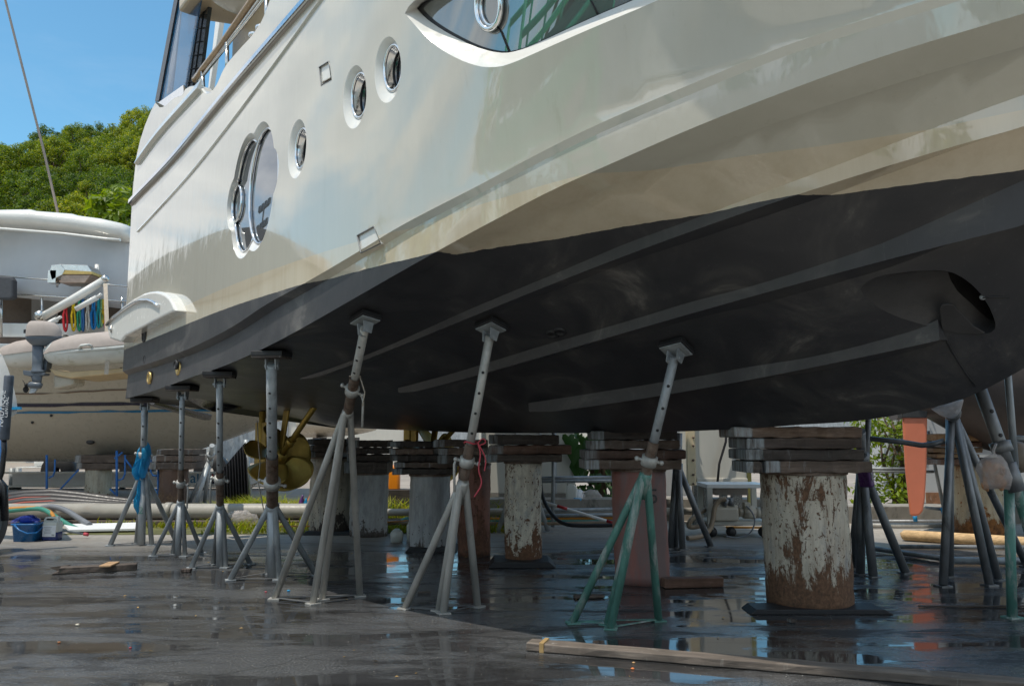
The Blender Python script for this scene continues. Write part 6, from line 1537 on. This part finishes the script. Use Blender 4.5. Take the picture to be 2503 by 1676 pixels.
# ------------------------------------------------------------------ middle and right background
def wall_block(label, pts_x, ybot, Yd, h, th, mat, name='low_wall'):
    a, c = at(pts_x[0], ybot, Yd), at(pts_x[1], ybot, Yd); mb = M(); n = 24; rr = []
    for k in range(n + 1):
        x = a.x + (c.x - a.x) * k / n; j = lambda: random.uniform(-.008, .008)
        rr.append([Vector((x, Yd + j(), .0)), Vector((x, Yd + j(), h + j())), Vector((x, Yd + th, h + j())), Vector((x, Yd + th, 0))])
    mb.strip(rr, smooth=False); mb.poly(rr[0]); mb.poly(rr[-1]); return tag(mb.build(name, MT[mat], None, bevel=.01), label, 'wall')
wall_block('stained low concrete kerb wall behind the scaffold and the pump', (1090, 1760), 1190, 15.4, .40, .5, 'concrete')
wall_block('stained low concrete wall behind the orange rudder', (1900, 2380), 1194, 15.0, .30, .6, 'concrete')
def cabinet(label, x0, x1, y0, y1, Yd, dep, mat, name, cat, extra=None):
    a, c = at(x0, y1, Yd), at(x1, y0, Yd); t = thing(name, ((a.x + c.x) / 2, Yd + dep / 2, a.z), label, cat)
    mb = M(); mb.box(((a.x + c.x) / 2, Yd + dep / 2, (a.z + c.z) / 2), (c.x - a.x, dep, c.z - a.z)); mb.build('shell', MT[mat], t, bevel=.012); return t, a, c
t, a, c = cabinet('pale steel cabinet with panel seams behind the blistered cream pile', 1100, 1312, 930, 1128, 16.0, 1.2, 'boxwhite', 'steel_cabinet', 'cabinet')
mb = M()
for x in (1182, 1236, 1272): p = at(x, 1060, 15.99); mb.box((p.x, 15.985, (a.z + c.z) / 2), (.03, .03, c.z - a.z))
mb.build('seam', MT['boxgrey'], t)
mb = M(); mb.box(((a.x + c.x) / 2, 16.4, a.z / 2), (c.x - a.x, .8, a.z)); mb.build('plinth', MT['concrete'], t)
# tubular rack with rails
def rack(label, uprights, rails, Yd, mat='galv', r=.035, name='pipe_rack', grp=None):
    c = at(uprights[0][0], 1190, Yd); t = thing(name, (c.x, Yd, 0), label, 'pipe frame', grp)
    for e in uprights: mb = M(); mb.tube([at(x, y, Yd + (z if len(e_) > 2 else 0)) for e_ in [e] for x, y, z in [(e[0], e[1], 0), (e[2], e[3], 0)]], r, 8); mb.build('upright', MT[mat], t)
    for e in rails: mb = M(); mb.tube([at(x, y, Yd + z) for x, y, z in e], r * .85, 8); mb.build('rail', MT[mat], t)
    return t
rack('galvanised pipe frame standing between the cream pile and the pink pile', [(1267, 985, 1264, 1204), (1394, 985, 1412, 1200)], [[(1160, 1094, 0), (1410, 1091, 0)], [(1160, 1101, .3), (1440, 1098, .3)], [(1170, 1170, 0), (1420, 1163, 0)], [(1170, 1180, .3), (1440, 1176, .3)]], 14.1)
mb = M(); pts = [(1238, 1146), (1404, 1196)]; a, c = at(1180, 1128, 13.9), at(1412, 1198, 13.3); c.z = max(.04, c.z)
t = thing('marker_pole', tuple((a + c) / 2), 'white pole with red bands leaning through the pipe frame', 'pole')
mb.tube([a, c], .024, 10); mb.build('pole_shaft', MT['whitepaint'], t)
for f0, f1 in ((.42, .52), (.90, .99)): mb = M(); mb.tube([a.lerp(c, f0), a.lerp(c, f1)], .026, 10); mb.build('red_band', MT['redpaint'], t)
hose('black hose curving down to the ground right of the blistered cream pile', [(1233, 1040, 13.6), (1236, 1110, 13.6), (1243, 1145, 13.5), (1262, 1178, 13.2), (1290, 1200, 12.9), (1340, 1202, 12.9), (1430, 1200, 12.9)], .03, 'black')
hose('orange hose lying along the kerb behind the piles', [(1080, 1186, 14.4), (1250, 1187, 14.4), (1420, 1184, 14.4)], .028, 'orangehose')
hose('green hose lying along the kerb behind the piles', [(1080, 1192, 14.1), (1250, 1192, 14.1), (1420, 1191, 14.1)], .025, 'greenhose')
hose('brown hose lying in front of the kerb behind the piles', [(880, 1196, 13.8), (1060, 1196, 13.7), (1250, 1197, 13.7), (1420, 1194, 13.7)], .03, 'hosetan')
hose('orange hose line on the wet ground right of the beige pile', [(640, 1203, 13.4), (760, 1202, 13.4), (960, 1188, 13.9)], .012, 'orangehose')
# jug, crumpled sheets on the kerb
p = at(1307, 1143, 15.5); mb = M(); mb.strip([rsq(p.x, 15.55, .10, .08, p.z, r=.03), rsq(p.x, 15.55, .10, .08, p.z + .24, r=.03), rsq(p.x - .03, 15.55, .05, .05, p.z + .30, r=.03)], closed=True)
mb.tube([Vector((p.x - .07, 15.5, p.z + .27)), Vector((p.x - .06, 15.5, p.z + .35)), Vector((p.x + .05, 15.5, p.z + .35)), Vector((p.x + .08, 15.5, p.z + .26))], .014, 8); tag(mb.build('plastic_jug', MT['hdpe'], None), 'white plastic jug standing on the concrete kerb beside the ivy', 'jug')
for x, lab, mt, sx_ in ((1322, 'white cardboard sheet propped beside the jug', 'board', .12), (1352, 'crumpled clear plastic heap on the kerb', 'clearbag', .22)):
    p = at(x, 1143, 15.6); mb = M(); mb.ball(Vector((p.x, 15.6, p.z + .05)), (sx_, .12, .13), 12, 7)
    for v in mb.v: v += Vector((random.uniform(-.03, .03), 0, random.uniform(-.03, .03)))
    tag(mb.build('plastic_scrap', MT[mt], None), lab, 'scrap')
mb = M(); mb.tube([at(1312, 1141, 15.45), at(1330, 1143, 15.42)], .03, 10); tag(mb.build('blue_bottle', plain('light_blue_plastic', (.05, .35, .62), .3, 0, .1, 6), None), 'small blue bottle lying on the kerb in front of the jug', 'bottle')
# climbing plant with big leaves on a dark trunk
IV = thing('climbing_plant', tuple(Vector((at(1360, 1140, 16.2).x, 16.2, .4))), 'climbing plant with large heart shaped leaves right of the pale cabinet', 'plant')
mb = M(); tints = []
def heart(p, s, nrm):
    a_ = Vector((1, 0, 0)); a_ = (a_ - nrm * a_.dot(nrm)).normalized(); b_ = nrm.cross(a_); b_ = b_ if b_.z > 0 else -b_
    o_ = [(0, .1), (.25, .32), (.5, .25), (.55, -.1), (.3, -.55), (0, -1.1), (-.3, -.55), (-.55, -.1), (-.5, .25), (-.25, .32)]
    vs = [p + nrm * .06 * s] + [p + a_ * x * s + b_ * y * s - nrm * .15 * s * abs(x) for x, y in o_]
    mb.add(vs, [(0, k, k % 10 + 1) for k in range(1, 11)], True); t_ = random.random() * .7; tints.extend([t_] * 11)
for x, y, s in ((1308, 1010, .30), (1322, 1022, .34), (1338, 1005, .3), (1350, 1016, .32), (1312, 1035, .30), (1330, 1050, .34), (1316, 1062, .3), (1345, 1040, .26), (1360, 1000, .3), (1300, 1000, .28)):
    heart(at(x, y, 15.7 + random.uniform(0, .3)), s * .8, Vector((random.uniform(-.3, .3), -1, random.uniform(-.1, .4))).normalized())
for k in range(330):
    x = random.uniform(1318, 1425); y = random.uniform(960, 1150); heart(at(x, y, 16.3 + random.uniform(-.3, .8)), random.uniform(.07, .16), Vector((random.gauss(0, .5), -1, random.gauss(.2, .4))).normalized())
mb.build('foliage', MT['ivy'], IV, attr={'tint': tints}, recalc=False)
mb = M()
for k in range(9): 
    a = at(random.uniform(1340, 1420), 1146, 16.6); a.z = .3; mb.tube([a, a + Vector((random.uniform(-.2, .2), .1, 1.0)), a + Vector((random.uniform(-.3, .3), .2, 2.4))], random.uniform(.03, .08), 7)
mb.build('stem', MT['bark'], IV)
# cream tank cabinet on perforated legs
TK = thing('tank_unit', tuple(Vector((at(1640, 1170, 14.6).x, 14.9, .0))), 'cream tank unit with a bolted edge strip, right of the pink pile', 'tank')
a, c = at(1588, 1106, 14.5), at(1703, 900, 14.5); mb = M(); mb.box(((a.x + c.x) / 2, 15.1, (a.z + c.z) / 2), (c.x - a.x, 1.2, c.z - a.z)); mb.build('tank_body', MT['boxwhite'], TK, bevel=.04)
mb = M(); mb.box(((a.x + c.x) / 2 + .02, 14.49, a.z + .05), (c.x - a.x - .04, .03, .09)); mb.build('base_lip', MT['boxwhite'], TK, bevel=.008)
a2, c2 = at(1574, 1110, 14.42), at(1588, 900, 14.42); mb = M(); mb.box(((a2.x + c2.x) / 2, 14.5, (a2.z + c2.z) / 2), (c2.x - a2.x, .12, c2.z - a2.z)); eb = mb.build('edge_strip', MT['ivorybeam'], TK, bevel=.01)
mb = M()
for y in (1000, 1019, 1052, 1085, 1106): mb.ball(at(1586, y, 14.42), .022, 8, 6)
mb.build('bolt', MT['rustpipe'], eb)
mb = M()
for x in (1600, 1622, 1660, 1690): q_ = at(x, 1110, 14.6); mb.box((q_.x, 14.8, q_.z / 2), (.16 if x != 1660 else .1, .2, q_.z))
mb.build('perforated_leg', MT['mesh'], TK)
mb = M(); mb.tube([at(1662, 960, 14.4), at(1660, 1010, 14.4), at(1645, 1060, 14.4), at(1640, 1115, 14.4)], .022, 8); mb.build('cable', MT['black'], TK)
mb = M(); q_ = at(1710, 1000, 14.9); mb.box((q_.x, 14.9, 1.2), (.07, .07, 2.6)); mb.build('olive_post', plain('olive_post_paint', (.30, .27, .08), .6, 0, .2, 5), TK)
t, a, c = cabinet('plain pale grey box standing behind the cream tank unit', 1500, 1576, 920, 1134, 16.2, 1.0, 'boxgrey', 'steel_cabinet', 'cabinet')
# white bench with pump
WY = 12.9
WB = thing('work_bench', tuple(Vector((at(1690, 1220, WY).x, WY + .3, 0))), 'white painted steel bench on castors holding a cream pump', 'bench')
a, c = at(1616, 1107, WY), at(1757, 1107, WY)
mb = M(); mb.box(((a.x + c.x) / 2, WY + .35, a.z - .03), (c.x - a.x, .7, .06)); mb.build('top', MT['whitepaint'], WB, bevel=.006)
for x in (1620, 1748):
    for dy in (.03, .66): 
        q_ = at(x, 1107, WY); mb = M(); mb.box((q_.x + .02, WY + dy, q_.z / 2 + .06), (.085, .06, q_.z - .14)); mb.build('leg', MT['boxwhite'], WB, bevel=.004)
q_ = at(1650, 1196, WY); mb = M(); mb.box(((a.x + c.x) / 2, WY + .35, q_.z), (c.x - a.x, .66, .05)); mb.build('lower_shelf', MT['boxwhite'], WB, bevel=.004)
mb = M(); q2 = at(1690, 1124, WY); mb.box(((a.x + c.x) / 2, WY + .5, q2.z), ((c.x - a.x) * .55, .3, .16)); mb.build('under_box', MT['taupe'], WB, bevel=.01)
for x in (1632, 1676, 1750):
    q_ = at(x, 1216, WY); mb = M(); mb.lathe([(0, -.03), (.075, -.03), (.08, 0), (.075, .03), (0, .03)], Vector((q_.x, WY + .1, .085)), (0, 1, 0), 18); mb.build('castor', MT['black'], WB)
PU = thing('water_pump', tuple(at(1680, 1192, WY)), 'cream electric pump on the lower shelf of the white bench', 'pump')
def boxpx(x0, x1, y0, y1, Yd, dep, name, mat, par, bev=.02):
    a, c = at(x0, y1, Yd), at(x1, y0, Yd); mb = M(); mb.box(((a.x + c.x) / 2, Yd + dep / 2, (a.z + c.z) / 2), (c.x - a.x, dep, c.z - a.z)); return mb.build(name, MT[mat], par, bevel=bev)
boxpx(1634, 1690, 1160, 1192, WY - .05, .3, 'pump_housing', 'pump', PU, .03); boxpx(1637, 1688, 1155, 1162, WY - .02, .25, 'pump_cap', 'pump', PU, .015)
a = at(1690, 1170, WY + .1); mb = M(); mb.tube([a, at(1700, 1170, WY + .1)], .07, 14); mb.tube([at(1700, 1170, WY + .1), at(1726, 1172, WY + .1)], .10, 20); mb.tube([at(1726, 1172, WY + .1), at(1742, 1172, WY + .1)], .085, 20); mt_ = mb.build('motor', MT['pump'], PU)
mb = M()
for k in range(10): 
    t_ = k * .63; o_ = Vector((0, math.cos(t_) * .1, math.sin(t_) * .1)); mb.tube([at(1701, 1170, WY + .1) + o_, at(1725, 1172, WY + .1) + o_], .008, 5)
mb.build('cooling_fin', MT['pump'], mt_)
boxpx(1703, 1717, 1149, 1159, WY, .14, 'terminal_box', 'pump', PU, .01)
mb = M(); mb.tube([at(1655, 1156, WY), at(1662, 1140, WY), at(1672, 1138, WY), at(1672, 1156, WY)], .05, 12); mb.build('elbow', MT['galvdark'], PU)
hose('tan suction hose looping from the pump across the ground', [(1660, 1140, WY - .1), (1645, 1142, WY - .1), (1634, 1158, WY - .1), (1630, 1190, WY - .15), (1622, 1215, WY - .2), (1600, 1228, WY - .3), (1572, 1230, WY - .4)], .04, 'hosetan')
hose('tan hose coil leaning beside the white bench', [(1632, 1160, WY + .2), (1610, 1166, WY + .1), (1582, 1185, WY), (1572, 1203, WY), (1585, 1206, WY), (1612, 1198, WY + .1), (1630, 1194, WY + .2)], .038, 'hosetan')
hose('thin grey cable hanging from the pump motor to the ground', [(1707, 1156, WY - .1), (1722, 1172, WY - .15), (1728, 1195, WY - .2), (1715, 1222, WY - .2), (1690, 1230, WY - .2), (1660, 1226, WY - .2)], .012, 'greyhose')
hose('orange hose on the ground behind the white bench', [(1660, 1205, 13.9), (1760, 1206, 13.9), (1800, 1206, 13.9)], .02, 'orangehose')
# hedge, container and frames at the right
HG = thing('hedge_bush', tuple(Vector((at(2040, 1170, 17.2).x, 17.2, 0))), 'sunlit yellow-green bush left of the orange rudder', 'bush')
mb = M(); tints = []
for k in range(75):
    x = random.uniform(1960, 2130); y = random.uniform(905, 1155)
    if 1995 < x < 2040 and 1020 < y < 1068 and random.random() < .8: continue
    leaf_quads(mb, tints, at(x, y, 17.2 + random.uniform(-.5, .8)), 34, .34, .075)
mb.build('foliage', MT['leafbright'], HG, attr={'tint': tints}, recalc=False)
mb = M()
for k in range(12):
    a = at(random.uniform(1980, 2100), 1170, 17.3); a.z = 0; mb.tube([a, a + Vector((random.uniform(-.3, .3), .1, 1.0)), a + Vector((random.uniform(-.7, .7), .2, 2.6))], [.035, .025, .012], 6)
mb.build('branch', MT['bark'], HG)
t, a, c = cabinet('light grey container with a rusty lower edge behind the orange rudder', 2118, 2330, 870, 1150, 16.6, 2.4, 'boxgrey', 'container', 'container')
mb = M(); mb.box(((a.x + c.x) / 2, 16.585, a.z + .10), (c.x - a.x, .03, .22)); mb.build('rusty_skirt', MT['boxrust'], t)
q_ = at(2150, 1043, 16.5); mb = M(); mb.box(((a.x + c.x) / 2, 16.58, q_.z + .28), (c.x - a.x, .03, .16)); mb.build('grey_band', MT['galv'], t)
rack('bent dark rail and posts of a scaffold right of the near pile', [(1987, 940, 1980, 1096)], [[(1985, 1002, 0), (2060, 1010, -.1), (2108, 1018, -.2), (2130, 1016, -.25), (2160, 1008, -.3)], [(1978, 1004, 0), (1990, 1003, 0)]], 9.6, 'galvdark', .036, 'scaffold_frame', None)
rack('light double rail behind the orange rudder', [(2122, 985, 2164, 1190)], [[(1985, 1071, 0), (2075, 1072, 0)], [(1985, 1077, 0), (2075, 1078, 0)], [(2072, 1078, 0), (2135, 1078, 0)], [(2116, 1160, 0), (2160, 1165, 0)]], 14.0, 'galv', .03, 'scaffold_frame', None)
mb = M(); mb.tube([at(2155, 1160, 13.95), at(2160, 1180, 13.95)], .035, 8); mb.tube([at(2092, 1178, 13.95), at(2094, 1192, 13.95)], .035, 8); tag(mb.build('blue_sleeve', plain('sky_blue_sleeve', (.01, .24, .5), .4, 0, .1, 6), None), 'blue pipe sleeves at the feet of the light rail', 'sleeve')
rack('thin grey scaffold post with a side rail at the far right edge', [(2302, 820, 2322, 1068)], [[(2318, 1002, 0), (2400, 1003, 0)]], 7.6, 'galv', .032, 'scaffold_frame', None)
def bar(label, p0, p1, r, mat):
    a, c = gr(*p0), gr(*p1); a.z = c.z = r + .01; mb = M(); mb.tube([a, c], r, 10); return tag(mb.build('ground_pipe', MT[mat], None), label, 'pipe')
bar('grey pipe lying on the ground just right of the dark tripod stand', (2003, 1262), (2152, 1284), .035, 'galvdark')
bar('pale grey pipe lying at the foot of the bagged stand', (2152, 1291), (2460, 1294), .045, 'galv')
bar('long dark pipe lying on the far wet ground at the right', (2052, 1256), (2460, 1258), .03, 'galvdark')
bar('light pipe lying along the foot of the low concrete wall', (1985, 1208), (2320, 1208), .04, 'galvwarm')
bar('dark pipe lying beside the light one along the low wall', (1985, 1199), (2320, 1199), .04, 'galvdark')
# neighbouring dark sailing boat and its orange rudder
SBt = thing('sailing_boat', (7.6, 12.6, 1.2), 'dark bottomed sailing boat with an orange rudder behind the yacht bow, at right', 'boat')
mb = M(); rr = []
keel_ = pch([(2040, 962), (2120, 950), (2200, 985), (2280, 1030), (2400, 1040), (2700, 1030), (3100, 960)])
shr = pch([(2040, 955), (2090, 930), (2160, 880), (2300, 820), (2500, 800), (3100, 780)])
for k in range(40):
    x = 2045 + k * 26; row = []
    for t in range(15):
        f = t / 14; yy = shr(x) + (keel_(x) - shr(x)) * f; g_ = math.sin(f * math.pi)
        row.append((x, yy, 0))
    wd = .15 + 2.0 * min(1, (x - 2040) / 420) ** .6 * (1 if x < 2900 else max(.1, (3100 - x) / 200))
    zt = at(x, shr(x), 11.4).z + .6; zb_ = at(x, keel_(x), 13.0).z; cx_ = at(x, 990, 13.0).x
    rr.append([Vector((cx_, 13.0 - wd * math.cos(u) , zb_ + (zt - zb_) * (1 - math.sin(u)) ** 1.4)) for u in [math.pi * j / 18 for j in range(19)]])
mb.strip(rr); mb.strip([[r[0], r[-1]] for r in rr]); mb.poly(rr[0]); mb.poly(rr[-1])
MT['sailbottom'] = plain('brown_grey_bottom_paint', (.115, .098, .095), .5, 0, .25, 2, dirt=(.15, .065, .05), dirt_amt=.66)
mb.build('hull', MT['sailbottom'], SBt)
RP = [(2064, 952), (2121, 952), (2120, 1060), (2116, 1140), (2111, 1168), (2104, 1177), (2094, 1180), (2083, 1180), (2079, 1150), (2071, 1075)]
mb = M(); f_ = [at(x, y, 12.6) for x, y in RP]; mb.prism(f_, (0.05, .13, 0)); mb.build('rudder', MT['rudder'], SBt, bevel=.03, seg=3)
mb = M(); mb.prism([at(x, y, 12.58) for x, y in ((2063, 938), (2122, 934), (2121, 955), (2064, 955))], (0, .16, 0)); mb.build('rudder_root', MT['afdark'], SBt, bevel=.01)
# bags and bottle
ap = at(2175, 955, 8.5); BG2 = thing('plastic_bag', tuple(ap), 'cloudy plastic bag pulled over the head of the tall dark stand at right', 'plastic bag')
sheet_blob([(2130, 935), (2160, 922), (2200, 912), (2196, 935), (2182, 955), (2172, 957), (2155, 950)], 8.45, 0, 'bag_film', 'clearbag', BG2, .12)
BG3 = thing('plastic_bag', tuple(at(2272, 1035, 7.2)), 'clear plastic bag of rusty scraps hanging at the right edge', 'plastic bag')
sheet_blob([(2268, 1036), (2288, 1040), (2296, 1055), (2307, 1078), (2311, 1095), (2309, 1120), (2290, 1117), (2272, 1118), (2250, 1119), (2244, 1095), (2232, 1068), (2236, 1058), (2250, 1046)], 7.15, 0, 'bag_film', 'clearbag', BG3, .11)
mb = M()
for k in range(26): mb.ball(at(random.uniform(2250, 2296), random.uniform(1062, 1114), 7.16), (random.uniform(.01, .04), .02, random.uniform(.01, .05)), 8, 5)
mb.build('rusty_scrap', plain('rusty_scrap_metal', (.42, .22, .11), .8, 0, .6, 12), BG3)
mb = M(); mb.tube([at(2278, 1015, 7.2), at(2272, 1030, 7.15), at(2274, 1042, 7.15)], .012, 8); mb.build('bag_neck', MT['clearbag'], BG3)
q_ = at(1980, 1090, 9.0); PB = thing('purple_bottle', tuple(q_), 'purple plastic bottle wedged under the timber right of the near pile', 'bottle')
mb = M(); u = Vector((-.15, -.1, 1)).normalized()
rot = u.to_track_quat('Z', 'Y').to_matrix(); mb.box(q_, (.15, .09, .22), rot=rot); mb.build('bottle_body', MT['purple'], PB, bevel=.025, seg=3)
mb = M(); mb.box(q_ + Vector((.01, -.048, .02)), (.09, .004, .13), rot=rot); lbp = mb.build('paper_label', MT['paper'], PB)
mb = M()
for k in range(8): mb.box(q_ + Vector((-.02 + .010 * k, -.052, -.025)), (.004, .002, .03))
mb.build('barcode', MT['black'], lbp)
p = at(2330, 1045, 7.9); mb = M(); mb.ball(p, (.12, .1, .15), 14, 10); tag(mb.build('float_ball', plain('brown_float', (.26, .2, .15), .5, 0, .3, 6), None), 'dull brown float hanging beside the thin post at the right edge', 'float')

# ------------------------------------------------------------------ the other side of the yard, seen mirrored in the gelcoat and windows
def shed(label, x, y, rz, w_, d_, h, mat, roofm, name='boat_shed'):
    t = thing(name, (x, y, 0), label, 'shed'); r_ = Matrix.Rotation(rz, 3, 'Z')
    mb = M(); mb.box((x, y, h / 2), (w_, d_, h), rz); mb.build('wall', MT[mat], t)
    mb = M(); rr = []
    for e in (-1, 1): rr.append([Vector((x, y, h)) + r_ @ Vector((e * (w_ / 2 + .3), -d_ / 2 * 1.06 + d_ * 1.06 * k / 16, 3.0 * math.sin(math.pi * k / 16))) for k in range(17)])
    mb.strip(rr); mb.poly(rr[0]); mb.poly(rr[1]); mb.build('roof', MT[roofm], t)
    mb = M()
    for k in range(5): mb.box(Vector((x, y, h * .4)) + r_ @ Vector((-w_ / 2 + w_ * (k + .5) / 5, -d_ / 2 - .02, 0)), (w_ / 9, .1, h * .75), rz)
    for k in range(5): mb.box(Vector((x, y, h * .4)) + r_ @ Vector((d_ * 0 + w_ / 2 + .02, -d_ / 2 + d_ * (k + .5) / 5, 0)), (.1, d_ / 9, h * .75), rz)
    mb.build('door', MT['galvdark'], t); return t
MT['roofbrown'] = plain('brown_roof_sheet', (.24, .19, .155), .7, 0, .15, .6, stretch=(6, .2, 1))
shed('arched brown roof shed to the left of the view, mirrored in the clover window', -32, 21, R(24), 12, 20, 7.6, 'boxwhite', 'roofbrown')
shed('grey walled workshop behind the viewer', -22, -22, R(-35), 22, 12, 5.0, 'boxgrey', 'roofbrown', 'workshop')
shed('pale workshop across the yard behind the viewer at right', 6, -30, R(5), 22, 10, 5.5, 'concrete', 'roofbrown', 'workshop')
for k, (x, y, rz, ln) in enumerate(((-19, 10.5, .5, 11), (-17, 1.5, .3, 10), (-13, -8, .9, 12))):
    t = thing('parked_yacht', (x, y, 0), ['white yacht on blocks left of the view, nearest the cream boat', 'white yacht on blocks left of the viewer', 'white yacht on blocks behind the viewer'][k], 'boat', 'yachts parked outside the view')
    r_ = Matrix.Rotation(rz, 3, 'Z'); mb = M(); rr = []
    for j in range(15):
        f = j / 14; wd = 1.9 * math.sin(math.pi * min(1, .2 + f * .8)) ** .55 + .03; xx = -ln / 2 + ln * f
        rr.append([Vector((x, y, 0)) + r_ @ Vector((xx, e * wd * g_, z + .5 * f * f)) for e, g_, z in ((-1, 1.0, 3.0), (-1, .95, 2.1), (-1, .8, 1.5), (0, 0, 1.0 + .8 * f ** 4), (1, .8, 1.5), (1, .95, 2.1), (1, 1.0, 3.0))])
    mb.strip(rr); mb.strip([[q_[0], q_[-1]] for q_ in rr]); mb.poly(rr[0]); mb.poly(rr[-1]); mb.build('hull', MT['white'], t)
    mb = M(); mb.box((x, y, 3.9), (ln * .45, 2.6, 1.4), rz); mb.build('cabin', MT['white'], t, bevel=.3)
    mb = M(); mb.box((x, y, 4.05), (ln * .46, 2.64, .5), rz); mb.build('cabin_window', MT['tint'], t)
    mb = M()
    for e in (-.25, .2): c_ = Vector((x, y, 0)) + r_ @ Vector((ln * e, 0, 0)); mb.box((c_.x, c_.y, .65), (.5, 1.4, 1.3), rz)
    mb.build('block', MT['timberdark'], t)
FM = thing('floodlight_mast', (-46, 31, 0), 'tall floodlight mast mirrored in the clover window', 'floodlight mast')
mb = M(); mb.tube([(-46, 31, 0), (-46, 31, 17.6)], [.26, .14], 10); mb.build('mast', MT['galvdark'], FM)
mb = M()
for z in (16.2, 17.6): mb.box((-46, 31, z), (.15, 2.6, .12), .5); 
mb.build('cross_arm', MT['galvdark'], FM)
for z in (16.2, 17.6):
    for dy in (-1.2, -.4, .4, 1.2): mb = M(); mb.box((-46 - dy * .48, 31 + dy * .88, z + .25), (.25, .5, .42), .5); mb.build('floodlight', MT['galvdark'], FM)
# green staging beside the bow, mirrored in the bow window
GS = thing('green_staging', (-4.6, 3.1, 0), 'green tubular staging stair left of the view, mirrored in the bow window', 'staging')
MT['green'] = plain('staging_green', (.02, .60, .31), .35, 0, .12, 5)
def stg(name, fn): mb = M(); fn(mb); mb.build(name, MT['green'], GS)
gx, gy = -4.1, 2.1
for dx in (0, 1.1):
    for dy in (0, 2.0): stg('post', lambda mb: mb.tube([(gx - dx, gy + dy, 0), (gx - dx, gy + dy, 5.6)], .035, 8))
for z in (4.75, 5.15, 5.6): stg('guard_rail', lambda mb: [mb.tube([(gx - dx, gy, z), (gx - dx, gy + 2.0, z)], .045, 8) for dx in (0, 1.1)])
MT['greendark'] = plain('staging_panel_green', (.008, .15, .075), .5, 0, .12, 5)
mb = M(); mb.box((gx + .02, gy + 1.0, 4.66), (.02, 2.0, .5)); mb.build('toe_panel', MT['greendark'], GS)
for k in range(6): stg('baluster', lambda mb: mb.tube([(gx, gy + .15 + k * .34, 4.3), (gx, gy + .15 + k * .34, 5.6)], .022, 6))
stg('platform', lambda mb: mb.box((gx - .55, gy + 1.0, 4.25), (1.2, 2.1, .22)))
for k in range(9): stg('stair_tread', lambda mb: mb.box((gx - .55, gy - .2 - k * .28, 4.0 - k * .40), (1.0, .26, .05)))
stg('stringer', lambda mb: [mb.tube([(gx - dx, gy, 4.2), (gx - dx, gy - 2.9, .05)], .05, 8) for dx in (.02, 1.08)])
for z in (.8, 1.6, 2.4, 3.2): stg('ladder_rung', lambda mb: mb.tube([(gx, gy, z), (gx, gy + 2.0, z)], .03, 8))
wt = tree_proto('yard_tree', 3.4, 3.4, 34, 30, .4, MT['leaf'], 3.0); wt.location = (-48, 6, 0); wt.scale = (1.6,) * 3; tag(wt, 'big tree beyond the sheds to the left of the view', None, 'trees beyond the sheds')
for x, y, s in ((-52, -6, 1.7), (-50, 18, 1.5), (-44, -18, 1.6), (-30, -38, 1.8), (-10, -46, 1.7), (12, -48, 1.6), (-62, 40, 1.6), (-58, 52, 1.9)): dup(wt, (x, y, 0), random.uniform(0, 6), s)

# ------------------------------------------------------------------ litter
for k, (x, y, colr, lab, sz) in enumerate(((1447, 1530, (.75, .22, .06), 'orange pebble in front of the long grey plank', .010), (1449, 1516, (.5, .3, .14), 'brown pebble touching the long grey plank', .009), (135, 1470, (.4, .16, .06), 'reddish brown pebble on the wet ground at lower left', .011), (298, 1482, (.35, .04, .06), 'dark red pebble on the wet ground at lower left', .009), (177, 1430, (.6, .55, .45), 'pale pebble in the middle of the left wet ground', .014), (660, 1352, (.0, .25, .5), 'small blue plastic tube by the thick-poled stand', .014), (608, 1354, (.5, .1, .12), 'small pink plastic bit by the thick-poled stand', .010))):
    p = gr(x, y); mb = M(); mb.ball(p + Vector((0, 0, sz * .6)), (sz * 1.3, sz, sz * .7), 8, 6)
    for v in mb.v: v += Vector((random.uniform(-.2, .2) * sz, random.uniform(-.2, .2) * sz, 0))
    tag(mb.build('pebble' if k < 5 else 'plastic_bit', plain(f'litter_{k}', colr, .6, 0, .2, 20), None), lab, 'pebble' if k < 5 else 'plastic bit')
MT['deadleaf'] = plain('dead_leaf', (.36, .22, .06), .6, 0, .4, 20)
mb = M()
for k in range(90):
    x, y = random.uniform(-5, 4.5), random.uniform(3.9, 11.5); s = random.uniform(.005, .013) * (1 + y * .04); p = Vector((x, y, .006)); t = random.uniform(0, 6.28)
    a_ = Vector((math.cos(t), math.sin(t), 0)) * s * 1.6; b_ = Vector((-math.sin(t), math.cos(t), random.uniform(-.1, .5))) * s * .7
    mb.add([p - a_, p - b_ * .6 + Vector((0, 0, s * .3)), p + a_, p + b_ + Vector((0, 0, s * .3))], [(0, 1, 2), (0, 2, 3)])
tag(mb.build('leaf_litter', MT['deadleaf'], None, recalc=False), 'scattered tiny dead leaves and chips on the wet ground', None, None, 'stuff')
MT['grit'] = plain('pale_grit', (.34, .32, .29), .5, 0, .4, 40)
mb = M()
for k in range(1500):
    y = 3.9 + 8.5 * random.random() ** 1.3; x = random.uniform(-.72, .72) * y; s = random.uniform(.0012, .0034) * (1 + y * .04); p = Vector((x, y, s * .6))
    mb.add([p + Vector(o_) * s for o_ in ((1, 0, 0), (0, 1, 0), (-1, 0, 0), (0, -1, 0), (0, 0, .8))], [(0, 1, 4), (1, 2, 4), (2, 3, 4), (3, 0, 4)])
tag(mb.build('grit', MT['grit'], None, recalc=False), 'fine pale grit scattered over the wet asphalt', None, None, 'stuff')
